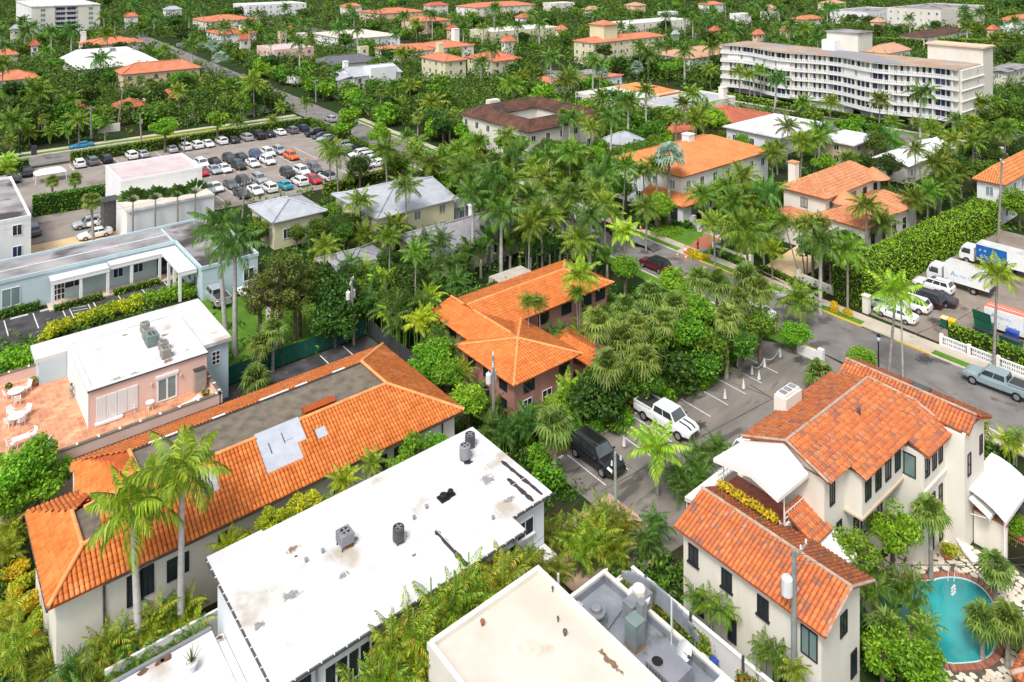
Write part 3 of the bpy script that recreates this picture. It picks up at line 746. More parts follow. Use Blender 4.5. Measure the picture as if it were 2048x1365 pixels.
for (px, py, r, m) in ((700,1088,0.62, M_st3),(712,1078,0.4, M_st1),(586,1098,0.55, M_st1),(592,1113,0.12, M_tar),(828,1110,0.22, M_st1),(930,918,0.75, M_st2),(937,925,0.35, M_tar),(805,1083,0.5, M_st2),
                       (975,960,0.9, M_st2),(1018,1000,0.6, M_st2),(580,1190,0.8, M_st2),(520,1250,0.6, M_st2),(690,1150,0.5, M_st2)):
 blob_patch('roof_stain', at(px, py, z), r, z - 0.001 + random.random() * 0.002, m, H)
for k in range(9): b = MB(); x = 16.4 + k * 2.0; b.box(x - .035, x + .035,37.5,46.3, ZR, ZR + .005); b.build('seam', mat('roof_seam', (.5,.5,.5),(.62,.61,.6), 3,6, rough=.8), H)
for vv in (39.6,42.9): b = MB(); b.box(14.6,34.2, vv - .025, vv + .025, ZR + .0055, ZR + .009); b.build('seam', MATS['roof_seam'], H)
condenser(*at(690,1092, ZR), ZR, 'square grey condenser above a rusty stain on the white roof', 0.85,0.85,0.62, M_greymet, 0.3)
condenser(*at(797,1085, ZR), ZR, 'tall round charcoal condenser standing in the middle of the white roof', 0.72,0.72,0.75, M_dkmet, 0.22, True)
condenser(*at(930,920, ZR), ZR, 'round grey condenser at the back of the white roof, the nearer of two', 0.8,0.8,0.85, M_greymet, 0.2, True)
condenser(*at(940,895, ZR), ZR, 'round charcoal condenser at the back corner of the white roof', 0.75,0.75,0.8, M_dkmet, 0.2, True)
for px, py, t, s_ in ((887,998, 'broad black roof vent, lower of the pair on the white roof', 0.34),(901,990, 'broad black roof vent, upper of the pair on the white roof', 0.26)):
 T = thing('roof_vent', t, 'vent', (*at(px, py, ZR), ZR), 0, 'black low vents')
 b = MB(); b.box(-s_, s_, -s_, s_, 0,0.1); link('curb', b.mesh('curb', M_black), T)
 b = MB(); b.lathe([(s_ * 0.7,0.1),(s_ * 0.75,0.3),(s_ * 0.5,0.36),(s_ * 0.25,0.3)], n=12); link('cap', b.mesh('cap', M_black), T)
for px, py, t in ((645,1107, 'tiny grey vent pipe near the square condenser'),(612,1125, 'tiny vent pipe beside the dark roof stains'),(828,1040, 'small white vent pipe behind the tall round condenser'),(853,1018, 'small grey vent pipe between condenser and black vents'),(986,1040, 'small grey vent near the low wall of the white roof')):
 vent(*at(px, py, ZR), ZR, t, 0.09,0.3, M_greymet)
# low white terrace left of it
S = thing('terrace_roof', 'low white concrete terrace with dark mildew stains beside the white-roofed building', 'terrace', (8.6,33.5,0))
FOOT.append((3,14.4,33,46))
b = MB(); b.box(8.6,14.3,33.0,45.4,2.75,3.0); b.build('slab', M_whroof, S)
b = MB(); b.box(8.9,14.85,33.2,45.1,-0.05,2.74); b.build('wall', M_greywall, S)
b = MB(); b.box(8.5,14.3,45.42,45.62,2.7,3.12); b.build('kerb', M_greymet, S)
b = MB(); b.box(8.42,8.6,33,45.62,2.7,3.12); b.build('kerb', M_greymet, S)
for px, py, r in ((335,1315,0.35),(320,1325,0.3),(285,1345,0.3),(440,1275,0.2)): blob_patch('mildew', at(px, py, 3.0), r, 3.006, mat('mildew', (0.07,0.04,0.03),(0.2,0.12,0.08), 6, rough=1), S)
b = MB(); b.box(14.42,14.88,37.9,38.0,0,3.2); b.build('divider', M_greywall, S)
sheet('white_yard', rect(2,8.4,30,44.2), 0.01, M_whroof, label='white paved yard behind the grass clumps')
# ===== long orange-tiled building with a flat gravel roof inside a mansard
O = thing('tiled_building', 'long cream building with bright orange tiled slopes around a flat gravel roof', 'building', (6.6,50.3,0))
FOOT.append((6,36.5,49.6,64))
ZE, ZT = 5.3,7.5
U0, U1, V0, V1 = 6.6,36.2,50.2,63.7
walls(O, [(9.9, U1 - 0.55, V0 + 0.6, V1 - 0.5)], ZE - 0.05, M_cream)
walls(O, [(U0 + 0.5,9.9, V0 + 0.6,59.4)], ZE - 0.05, M_cream)
iu0, iu1, iv0, iv1 = 12.7,31.2,54.2,58.6          # main flat roof
L0, L1 = 8.7,55.6                                    # small front-left flat roof
FS = [[(9.9, V0, ZE),(U1, V0, ZE),(iu1, iv0, ZT),(9.9, iv0, ZT)],                    # front slope
      [(U1, V0, ZE),(U1, V1, ZE),(iu1, iv1, ZT),(iu1, iv0, ZT)],                     # right slope
      [(U1, V1, ZE),(9.9, V1, ZE),(iu0, iv1, ZT),(iu1, iv1, ZT)],                    # back slope
      [(9.9, V1, ZE),(9.4, L1 + 0.2, ZE + 0.5),(iu0, iv0 + 0.6, ZT),(iu0, iv1, ZT)],  # back-left slope
      [(U0, V0, ZE),(9.9, V0, ZE),(9.9, iv0, ZT),(L0,52.3,6.55)],                  # front-left part
      [(U0,59.9, ZE),(U0, V0, ZE),(L0,52.3,6.55),(L0,56.0,6.55)],
      [(9.9,59.9, ZE),(U0,59.9, ZE),(L0,56.0,6.55),(9.9,57.0,6.6)]]
FS[0] = [(9.9, V0, ZE),(U1, V0, ZE),(iu1, iv0, ZT),(10.9, iv0, ZT),(9.9, iv0 - 0.4,7.28)]
FS[4] = [(U0, V0, ZE),(9.9, V0, ZE),(9.9,52.55,6.58),(L0,52.3,6.55)]
roofO = deck_faces('roof', O, FS, M_tilebase)
b = MB(); b.box(iu0, iu1, iv0, iv1, ZT - 0.3, ZT - 0.1); b.build('flat_roof', M_gravroof, O)
b = MB(); b.box(L0 + 0.1, iu0,52.5,56.2,6.2,6.42); b.build('flat_roof', M_gravroof, O)
skipA = [(20.2, iv0 + 0.3),(23.6, iv0 + 0.3),(23.6, iv0 - 1.3),(22.9, iv0 - 1.3),(22.9, iv0 - 2.4),(20.2, iv0 - 2.4)]
skipB = [(24.35,52.5),(25.15,52.5),(25.15,53.2),(24.35,53.2)]
skipC = [(15.9,52.2),(17.0,52.2),(17.0,53.5),(15.9,53.5)]
sl_ = (ZT - ZE) / (iv0 - V0)
def zf(v): return ZE + (v - V0) * sl_
def slope_patch(name, P, m, up=0.03):
 mb = MB(); mb.slab([(x, y, zf(y) + up) for x, y in P], (0,0,-0.02)); return mb.build(name, m, O)
M_flash = mat('grey_roof_sheet', (0.36,0.39,0.45),(0.44,0.47,0.53), 1.5,4, rough=0.6)
pA = slope_patch('metal_patch', skipA, M_flash)
slope_patch('roof_hatch', skipB, M_flash, 0.12); slope_patch('metal_patch', skipC, M_flash)
for p in (((20.9,53.6),(20.98,52.9)),((22.0,53.9),(22.08,53.2)),((22.08,53.3),(22.7,53.3))):
 mb = MB(); (x0, y0),(x1, y1) = p; mb.slab([(x0, y0, zf(y0) + 0.05),(x1, y0, zf(y0) + 0.05),(x1, y1, zf(y1) + 0.05),(x0, y1, zf(y1) + 0.05)], (0,0,-0.02)); mb.build('flashing_strip', M_dkmet, O)
tl = []
for k, f in enumerate(FS): tl += tiles_on(f, skip=(skipA, skipB, skipC) if k == 0 else ())
lay_tiles(roofO, tl, M_tile, single=300)
for a, c in (((U1, V0, ZE),(iu1, iv0, ZT)),((U1, V1, ZE),(iu1, iv1, ZT)),((10.9, iv0, ZT),(20.2, iv0, ZT)),((23.6, iv0, ZT),(iu1, iv0, ZT)),((iu1, iv0, ZT),(iu1, iv1, ZT)),
             ((iu0, iv1, ZT),(iu0, iv0 + 0.6, ZT)),((U0, V0, ZE),(L0,52.3,6.55)),((L0,52.3,6.55),(L0,56.0,6.55)),((L0,52.35,6.55),(9.9,52.55,6.6)),((9.4,55.9,6.5),(12.6,54.9,7.4))):
 ridge(roofO, Vector(a) + Vector((0,0,0.12)), Vector(c) + Vector((0,0,0.12)), M_ridge)
for ua, ub in ((14,16),(18.5,19.5),(22.2,24.6),(25.2,26.2),(28.5,29.6)):
 b = MB(); b.box(ua, ub, iv1 - 0.02, iv1 + 0.12, ZT - 0.12, ZT + 0.1); b.build('flashing', M_white, O)
b = MB(); b.box(iu0, iu1, iv1 - 0.06, iv1 - 0.02, ZT - 0.25, ZT + 0.05); b.build('flashing', M_dkmet, O)
for px, ww, z0, hh in ((270,0.95,2.6,1.9),(294,0.8,2.8,1.8),(345,0.7,2.9,1.4),(368,0.6,3.0,1.3),(450,0.9,3.2,1.2),(681,1.1,3.1,1.4),(800,1.1,3.2,1.3),(760,1.2,2.4,2.0)):
 window(O, 'S', u_at(px, V0 + 0.6), V0 + 0.6, z0, ww, hh, 2 if ww > 0.75 else 1,1, M_frame, M_glass)
for uu in (9.6,34.4):
 b = MB(); b.cyl(uu, V0 + 0.5,0,4.9,0.07,8); b.lathe([(0.07,4.85),(0.16,5.1),(0.16,5.2)], uu, V0 + 0.5,8); b.build('downpipe', M_dkmet, O)
b = MB(); b.box(9.5, U1 - 0.3, V0 - 0.02, V0 + 0.1, ZE - 0.2, ZE - 0.06); b.build('gutter', M_dkmet, O)
b = MB(); b.box(U0 - 0.1, U0 + 0.02, V0,59.8, ZE - 0.2, ZE - 0.06); b.build('gutter', M_dkmet, O)
b = MB(); b.box(24.2,26.6, iv0 + 0.35, iv0 + 0.95, ZT - 0.1, ZT + 0.32); b.add([(24.1, iv0 + 0.25, ZT + 0.3),(26.7, iv0 + 0.25, ZT + 0.3),(26.7, iv0 + 1.05, ZT + 0.3),(24.1, iv0 + 1.05, ZT + 0.3),(24.1, iv0 + 0.65, ZT + 0.55),(26.7, iv0 + 0.65, ZT + 0.55)], [(0,1,5,4),(2,3,4,5),(1,2,5),(3,0,4),(3,2,1,0)]); b.build('chimney_housing', M_tilebase, O)
# garden wall between the two and a boundary wall
b = MB(); b.box(36.4,36.6,46.0,63.0,0,2.2); b.build('garden_wall', M_offw, None, label='plain pale wall between the orange roof and the mango trees', cat='wall')
b = MB(); b.box(9,34.2,47.3,47.45,0,2.4); b.build('garden_wall', M_white, None, label='narrow white wall behind the planted strip of the white-roofed building', cat='wall')
# ===== beige flat roof (bottom) and blue-grey roof with machinery
Bb = thing('flat_roof_building', 'cream stucco block with a plain cream flat roof at the bottom edge', 'building', (21.2,22.0,0))
FOOT.append((20.6,29.4,15,33.2))
walls(Bb, [(21.25,28.85,18,32.6)], 6.9, M_offw)
parapet_roof(Bb, 21.2,28.95,17.9,32.7,7.0, M_bgroof, M_offw, 0.3,0.28)
window(Bb, 'W', 31.2,21.2,2.4,0.9,1.6,2,1, M_frame, M_glass)
for px, py, t in ((965,1252, 'small rusty vent on the plain cream roof'),(1130,1272, 'round dark vent on the plain cream roof'),(1105,1185, 'little pipe at the cream roof parapet'),(1116,1245, 'little pipe in the middle of the cream roof')):
 vent(*at(px, py, 7.0), 7.0, t, 0.1 if 'rusty' in t or 'round' in t else 0.05,0.35, M_rust if 'rusty' in t else M_dkmet)
b = MB(); bx_, by_ = at(1220,1320,7.02); b.box(bx_ - .3, bx_ + .2, by_ - 1.2, by_ + 1.2,7.022,7.03); b.build('roof_patch', M_st1, Bb)
Gg = thing('service_building', 'low building with a blue-grey roof deck crowded with kitchen machinery', 'building', (29,20,0))
FOOT.append((28.9,34.2,12,32))
walls(Gg, [(29.0,33.2,14,31.4)], 4.8, M_offw)
ZG = 5.0
parapet_roof(Gg, 29.0,33.3,13.9,31.5, ZG, M_bluegrey, M_offw, 0.55,0.22)
for r in ((29.24,29.3,14.2,31.2),(29.3,33.0,31.2,31.27),(33.0,33.07,14.2,31.2)):
 b = MB(); b.box(*r, ZG + 0.02, ZG + 0.45); b.build('flashing', M_bluegrey, Gg)
# exhaust fan with cowl
def mushroom(px, py, lab, r, h_, m1, m2):
 u, v = at(px, py, ZG + 0.02)
 T = thing('exhaust_fan', lab, 'exhaust fan', (u, v, ZG + 0.02), 0, 'kitchen exhaust fans')
 b = MB(); b.box(-r * 0.8, r * 0.8,-r * 0.8, r * 0.8,0, h_ * 0.4); link('curb', b.mesh('curb', M_steel), T)
 b = MB(); b.lathe([(r * 0.6, h_ * 0.4),(r, h_ * 0.62),(r, h_ * 0.72),(r * 0.7, h_ * 0.74)], n=20); link('bowl', b.mesh('bowl', m1), T)
 b = MB(); b.lathe([(r * 0.55, h_ * 0.7),(r * 0.58, h_ * 0.95),(r * 0.45, h_),(r * 0.1, h_ * 1.02)], n=20); link('cap', b.mesh('cap', m2), T)
 return T
mushroom(1192,1245, 'round galvanised exhaust fan with a pale cap on the blue-grey roof', 0.55,0.95, M_steel, M_greymet)
mushroom(1278,1232, 'large cream exhaust fan on a tall base beside the duct', 0.65,1.7, M_cer, M_offw)
# air handler, duct
u, v = at(1270,1290, ZG)
T = thing('air_handler', 'tall grey-green air handler with a square duct on the blue-grey roof', 'air handler', (u, v, ZG))
b = MB(); b.box(-0.45,0.45,-0.45,0.45,0.1,1.6); link('casing', b.mesh('casing', M_acgreen), T)
b = MB(); b.box(-0.35,0.35,-0.46,-0.452,0.3,1.4); b.box(-0.46,-0.452,-0.35,0.35,0.3,0.8); link('panel', b.mesh('panel', M_steel), T)
b = MB(); b.box(-0.5,0.5,-0.5,0.5,0.0,0.1); link('stand', b.mesh('stand', M_rust), T)
b = MB(); b.box(0.46,0.95,-0.15,0.35,1.0,2.2); b.box(0.5,0.91,-0.11,0.31,2.2,2.21); link('inlet', b.mesh('inlet', M_steel), T)
b = MB(); b.box(0.3,1.2,0.5,1.3,0.9,1.7); b.box(1.0,2.4,0.6,1.2,0.75,1.5); T.scale = (.9,.9,.9); link('duct', b.mesh('duct', M_steel), T)
u, v = at(1318,1368, ZG)
T = thing('packaged_air_conditioner', 'large mauve-grey rooftop air conditioner with one round fan', 'air conditioner', (u + 0.3, v - 0.4, ZG))
b = MB(); b.box(-0.95,0.95,-1.1,1.1,0.15,1.45); link('casing', b.mesh('casing', M_greymet), T); T.scale = (.82,.82,.8)
b = MB(); b.lathe([(0.42,1.452),(0.42,1.5),(0.37,1.5),(0.37,1.46)], -0.45,0.55,18); link('fan_ring', b.mesh('fan_ring', M_greymet), T)
b = MB(); b.lathe([(0.37,1.453),(0.37,1.465)], -0.45,0.55,18); link('fan', b.mesh('fan', M_black), T)
b = MB()
for k in range(9): b.box(-0.965,-0.952,-1.0 + k * 0.24,-0.9 + k * 0.24,0.3,1.3)
link('grille', b.mesh('grille', M_dkmet), T)
b = MB(); b.box(-0.9,0.9,-1.05,1.05,0,0.15); link('curb', b.mesh('curb', M_steel), T)
u, v = at(1448,1392, ZG)
T = thing('roof_cabinet', 'pale blue-white metal cabinet at the corner of the blue-grey roof', 'cabinet', (u - 0.1, v - 0.2, ZG))
b = MB(); b.box(-0.55,0.55,-0.6,0.6,0.06,0.5); link('casing', b.mesh('casing', M_greywall), T)
b = MB(); b.box(-0.58,0.58,-0.63,0.63,0.5,0.54); link('lid', b.mesh('lid', M_greywall), T)
b = MB(); b.box(-0.5,0.5,-0.55,0.55,0,0.06); link('stand', b.mesh('stand', M_dkmet), T)
# satellite dish
u, v = at(1366,1338, ZG)
T = thing('satellite_dish', 'white satellite dish on the parapet of the blue-grey roof', 'satellite dish', (u, v, ZG))
b = MB(); pts = []
for i in range(6):
 r = 0.46 * i / 5
 pts.append((max(r, 0.01), 0.12 * (r / 0.46) ** 2))
b.lathe(pts + [(0.47,0.13),(0.46,0.11)], n=24)
dm = link('dish', b.mesh('dish', M_cer, smooth=True), T); dm.location = (0,0,1.0); dm.rotation_euler = (rad(60), 0, rad(-10))
b = MB(); b.tube([(0,0,0),(0,0,0.6),(0,0.05,1.0)], 0.04,8); link('mast', b.mesh('mast', M_steel), T)
b = MB(); b.tube([(0,0,0.95),(-0.3,-0.6,1.25)], 0.02,6); link('arm', b.mesh('arm', M_steel), T)
b = MB(); b.box(-0.36,-0.24,-0.68,-0.56,1.2,1.32); link('receiver', b.mesh('receiver', M_dkgrey), T)
# pipes and small pieces on the deck
b = MB(); pa, pb = at(1215,1258, ZG + 0.2), at(1258,1200, ZG + 0.2); b.tube([(*pa, ZG + 0.22),(*pb, ZG + 0.22)], 0.035,8)
b.build('roof_pipe', M_steel, None, label='straight steel pipe across the blue-grey roof', cat='pipe')
b = MB(); q = [at(1150,1200, ZG + 0.1), at(1165,1212, ZG + 0.1), at(1155,1225, ZG + 0.1)]; b.tube([(*p, ZG + 0.15) for p in q], 0.04,8); b.build('roof_pipe', M_cer, None, label='bent white pipe in the back corner of the blue-grey roof', cat='pipe')
for px, py, t in ((1365,1335, 'nearer'),(1405,1320, 'farther')):
 u, v = at(px, py, ZG + 0.05); b = MB(); b.box(u - 0.3, u + 0.3, v - 0.2, v + 0.2, ZG + 0.02, ZG + 0.14); b.box(u - 0.26, u - 0.06, v - 0.17, v + 0.17, ZG + 0.14, ZG + 0.2); b.box(u + 0.02, u + 0.24, v - 0.17, v + 0.17, ZG + 0.14, ZG + 0.2)
 b.build('pallet', M_tanwall, None, label='small tan pallet of blocks, the %s one on the blue-grey roof' % t, cat='pallet')
b = MB(); u, v = at(1343,1290, ZG); b.cyl(u, v, ZG, ZG + 2.6,0.05,8); b.build('vent_pipe', M_cer, None, label='slender white vent pipe rising beside the duct', cat='pipe')
b = MB(); u, v = at(1152,1175,0); b.cyl(30.0,32.1,0,6.6,0.07,8); b.build('vent_pipe', M_cer, None, label='white standpipe among the areca palms', cat='pipe')
# curved screen wall
Sc = thing('screen_wall', 'curved grey screen wall beside the kitchen exhaust ducts', 'wall', (33.7,23,0))
arc = []
for k in range(15):
 t = k / 14; arc.append((33.75 + 0.18 * math.sin(t * PI), 24.9 + 5.6 * t))
b = MB()
for k in range(14):
 (x0, y0),(x1, y1) = arc[k], arc[k + 1]
 zt = 5.5 + 0.9 * math.sin(PI * (k + 0.5) / 14) ** 0.5
 zl = 5.42; zt = max(zt, zl + .15)
 b.add([(x0, y0, zl),(x1, y1, zl),(x1 + 0.14, y1, zl),(x0 + 0.14, y0, zl),(x0, y0, zt),(x1, y1, zt),(x1 + 0.14, y1, zt),(x0 + 0.14, y0, zt)], [(4,5,6,7),(0,1,5,4),(2,3,7,6),(1,2,6,5),(3,0,4,7)])
b.build('panel', M_bluegrey, Sc)
for k in (1,5,9,13): b = MB(); b.cyl(arc[k][0] + .2, arc[k][1], 0,5.6,.04,6); b.build('post', M_steel, Sc)
# alley, white wall with flowering vine
sheet('alley', rect(33.3,37.8,10,33.4), 0.006, M_walk, label='narrow concrete alley with the bins')
FOOT.append((33,37.2,10,33.4))
Wv = thing('boundary_wall', 'long white boundary wall with dark posts along the alley', 'wall', (37.8,20,0))
b = MB(); b.box(37.8,37.95,10,33.3,0,2.1); b.build('panel', M_white, Wv)
b = MB(); b.box(37.75,38.0,10,33.3,2.1,2.18); b.build('coping', M_white, Wv)
for y in (13.5,17.3,21,24.7,28.4,32): b = MB(); b.box(37.66,37.785, y - 0.06, y + 0.06,0,2.5); b.build('post', M_dkmet, Wv)
Wy = thing('boundary_wall', 'low beige wall enclosing the bin corner', 'wall', (33.4,33.4,0))
b = MB(); b.box(33.3,37.7,33.45,33.65,0,1.6); b.build('panel', M_offw, Wy)
b = MB(); b.box(33.25,37.74,33.4,33.7,1.6,1.7); b.build('coping', M_offw, Wy)
Wz = thing('boundary_wall', 'white panelled fence behind the areca palms', 'wall', (30,34.2,0))
for k in range(5): b = MB(); b.box(30.0 + k * 1.3,31.25 + k * 1.3,34.15,34.25,0,2.2); b.build('panel', M_white, Wz)
# ===== wheeled bins
def bin_(u, v, m, label, rz=0.0, lid=None, s=1.0, group='wheeled bins'):
 T = thing('wheeled_bin', label, 'bin', (u, v, 0.01), rz, group)
 b = MB(); b.add([(-0.24,-0.26,0.08),(0.24,-0.26,0.08),(0.24,0.26,0.08),(-0.24,0.26,0.08),(-0.3,-0.36,0.95),(0.3,-0.36,0.95),(0.3,0.36,0.95),(-0.3,0.36,0.95)], [(0,3,2,1),(0,1,5,4),(1,2,6,5),(2,3,7,6),(3,0,4,7),(4,5,6,7)])
 link('body', b.mesh('body', m), T)
 b = MB(); b.add([(-0.33,-0.4,0.955),(0.33,-0.4,0.955),(0.33,0.4,0.955),(-0.33,0.4,0.955),(-0.28,-0.34,1.05),(0.28,-0.34,1.05),(0.28,0.36,1.08),(-0.28,0.36,1.08)], [(0,3,2,1),(0,1,5,4),(1,2,6,5),(2,3,7,6),(3,0,4,7),(4,5,6,7)])
 link('lid', b.mesh('lid', lid or m), T)
 for s_ in (-1,1):
  b = MB(); b.tube([(s_ * 0.27,0.3,0.1),(s_ * 0.32,0.3,0.1)], 0.1,10); link('wheel', b.mesh('wheel', M_black), T)
 b = MB(); b.tube([(-0.25,0.42,0.9),(0.25,0.42,0.9)], 0.02,6); link('handle', b.mesh('handle', m), T)
 T.scale = (s, s, s)
 return T
for px, py, m, t in ((1357,1258, M_binblue, 'blue wheeled bin in the alley, half hidden by the screen wall'),(1366,1270, M_binyel, 'yellow wheeled bin in the alley beside the screen wall'),(1390,1290, M_binblue, 'blue wheeled bin in the alley below the satellite dish'),
                     (1405,1308, M_bincream, 'pale yellow wheeled bin between two blue ones in the alley'),(1420,1330, M_binblue, 'blue wheeled bin at the front of the alley row')):
 u, v = at(px, py, 0.9); bin_(min(u, 37.1), v, m, t, PI / 2, s=1.2)
u, v = at(1262,1185,0.6); bin_(34.0,32.3, M_binyel, 'ochre wheeled bin tucked in the walled corner', 0.3)
for u, v, m, lid, t in ((69.2,45.6, M_bingreen, None, 'green bin at the far end of the palm-shaded car park'),(70.3,45.9, M_binblue, None, 'blue bin between the green and the yellow bins'),(71.3,46.2, M_binyel, M_binyel, 'yellow bin next to the blue bin under the palms'),(72.1,46.6, M_binyel, M_bincream, 'yellow bin with a pale lid, last of the row under the palms')):
 bin_(u, v, m, t, 0.1, lid, 1.25)
# ===== tiled house in the centre
C = thing('tiled_villa', 'dusky pink villa with orange barrel-tile hip roofs among the palms', 'house', (42,50.6,0))
FOOT.extend(((41.9,50.4,50.6,59.6),(43.6,49.2,59.6,66.8),(46.2,64.3,59.3,67.6)))
ZE = 5.0
wallsC = [(42.5,49.8,51.2,59.0),(44.3,48.9,59.0,66.0),(48.9,63.7,59.9,66.9)]
walls(C, wallsC, ZE - 0.1, M_dkpink)
F3, R3 = hip_faces(46.2,64.3,59.3,67.6, ZE, 6.75, 'u', False, True)
F2 = [[(43.6,57.0, ZE + 0.1),(43.6,66.8, ZE),(46.4,66.8,6.3),(46.4,55.0,6.3)], [(49.2,66.0, ZE),(49.2,57.0, ZE + 0.1),(46.4,55.0,6.3),(46.4,66.8,6.3)], [(43.6,66.8, ZE),(46.4,66.8,6.3),(46.4,66.8, ZE)]]
F1, R1 = hip_faces(41.9,50.4,50.6,59.6, ZE, 6.5, 'u')
R1 = [((41.9,50.6, ZE),(46.15,55.1,6.5)),((50.4,50.6, ZE),(46.15,55.1,6.5)),((50.4,59.6, ZE),(46.15,55.1,6.5)),((41.9,59.6, ZE),(46.15,55.1,6.5))]
ap = (46.15,55.1,6.5)
F1 = [[(41.9,50.6, ZE),(50.4,50.6, ZE), ap], [(50.4,50.6, ZE),(50.4,59.6, ZE), ap], [(50.4,59.6, ZE),(41.9,59.6, ZE), ap], [(41.9,59.6, ZE),(41.9,50.6, ZE), ap]]
for F, R in ((F3, R3),(F2[:2], [((46.4,56.5,6.3),(46.4,66.8,6.3))]),(F1, R1)):
 rf = deck_faces('roof', C, F, M_tilebaseC)
 tl = []
 for f in F: tl += tiles_on(f, 0.31,0.42)
 lay_tiles(rf, tl, M_tileC, 0.31,0.42)
 for a, c in R: ridge(rf, Vector(a) + Vector((0,0,0.1)), Vector(c) + Vector((0,0,0.1)), M_ridge)
for vv in (52.8,55.2,57.6): window(C, 'W', vv, 42.5,3.0,1.1,1.5,2,1)
for vv in (60.6,63.4): window(C, 'W', vv, 44.3,3.1,1.2,1.4,2,1)
for uu, ww in ((44.2,1.3),(48.6,1.3)): window(C, 'S', uu, 51.2,2.9, ww, 1.6,2,1)
for uu, ww in ((44.0,1.1),(46.4,1.2),(48.4,1.1)): window(C, 'S', uu, 51.2,0.4, ww, 1.7,2,2, M_wframe)
for uu in (50.6,53.8,57.2,60.4,62.6): window(C, 'S', uu, 59.9,2.7,1.5,1.6,3,1)
for vv in (52.8,55.4): window(C, 'W', vv, 42.5,0.4,1.1,1.6,2,2)
b = MB(); b.box(54.5,59.5,67.7,70.5,0,4.6); b.build('flat_annex', mat('grey_membrane', (0.38,0.34,0.28),(0.46,0.42,0.36), 1,4, rough=0.9), C)
Fp, Rp = hip_faces(51.6,55.2,50.2,57.5,2.7,3.5, 'v')
rf = deck_faces('porch_roof', C, Fp, M_tilebaseC); tl = []
for f in Fp: tl += tiles_on(f, 0.31,0.42)
lay_tiles(rf, tl, M_tileC, 0.31,0.42); walls(C, [(52.1,54.8,50.8,57.2)], 2.6, M_dkpink, 'porch_wall')
C.location = (42 * 1.032,50.6 * 1.032,0); C.scale = (1.032,1.032,.76)
FOOT.append((51,55.5,50,58))
# ===== big tiled corner house (right)
R_ = thing('corner_house', 'three-storey cream stucco house with mottled terracotta tile roofs and a white terrace awning', 'house', (39,20.5,0))
FOOT.extend(((39.2,44.6,20.5,30.7),(44,47,24,31.2),(46.3,63.6,23.2,30.4),(55.4,63.6,20.4,24)))
M_tileR = mat('mottled_terracotta_tile', (0.6,0.16,0.05),(0.68,0.22,0.075), 0.9,4, rough=0.8, spec=0.25)
def mottle(m):
 """Some tiles of the roof are grey-brown seconds: pick them tile by tile."""
 N, L = m.node_tree.nodes, m.node_tree.links; b = N['Principled BSDF']
 geo = N.new('ShaderNodeNewGeometry'); oi = N.new('ShaderNodeObjectInfo')
 ad = N.new('ShaderNodeMath'); ad.operation = 'ADD'; L.new(geo.outputs['Random Per Island'], ad.inputs[0]); L.new(oi.outputs['Random'], ad.inputs[1])
 fr = N.new('ShaderNodeMath'); fr.operation = 'FRACT'; L.new(ad.outputs[0], fr.inputs[0])
 rp = N.new('ShaderNodeValToRGB'); rp.color_ramp.interpolation = 'CONSTANT'
 e = rp.color_ramp.elements; e[0].color = (0.5,0.155,0.055,1); e[1].position = 0.3; e[1].color = (0.56,0.19,0.07,1)
 for p, c in ((0.5,(0.46,0.135,0.055)),(0.7,(0.36,0.145,0.085)),(0.8,(0.57,0.165,0.055)),(0.9,(0.29,0.125,0.085)),(0.97,(0.45,0.21,0.14))):
  k = e.new(p); k.color = (*c, 1)
 L.new(fr.outputs[0], rp.inputs[0])
 nz = N.new('ShaderNodeTexNoise'); nz.inputs['Scale'].default_value = 5; nz.inputs['Detail'].default_value = 4; L.new(geo.outputs['Position'], nz.inputs['Vector'])
 mv = N.new('ShaderNodeMapRange'); mv.inputs[3].default_value = 0.75; mv.inputs[4].default_value = 1.25; L.new(nz.outputs['Fac'], mv.inputs[0])
 hv = N.new('ShaderNodeHueSaturation'); L.new(mv.outputs[0], hv.inputs['Value']); L.new(rp.outputs[0], hv.inputs['Color'])
 L.new(hv.outputs[0], b.inputs['Base Color'])
mottle(M_tileR)
M_tilebR = mat('dark_terracotta_pan', (0.3,0.08,0.035),(0.38,0.11,0.05), 1.0,3, rough=0.9)
# lower wing
walls(R_, [(39.5,44.0,20.9,30.3)], 5.95, M_cream)
b = MB(); b.add([(39.5,20.9,5.9),(44.0,20.9,5.9),(42.0,20.9,6.8),(39.5,21.1,5.9),(44.0,21.1,5.9),(42.0,21.1,6.8)], [(0,1,2),(5,4,3),(0,2,5,3),(1,4,5,2)]); b.build('gable', M_cream, R_)
FL = [[(39.0,30.7,5.85),(39.0,20.4,5.85),(42.0,20.4,6.95),(42.0,30.7,6.95)]]
FL.append([(44.75,20.4,5.85),(44.75,26.0,5.85),(43.5,26.0,6.35),(43.5,30.7,6.35),(42.0,30.7,6.95),(42.0,20.4,6.95)])
FN = [[(44.7,24.1,5.7),(47.0,24.1,5.7),(47.0,26.3,6.75),(44.7,26.3,6.75)]]                    # lean-to slope
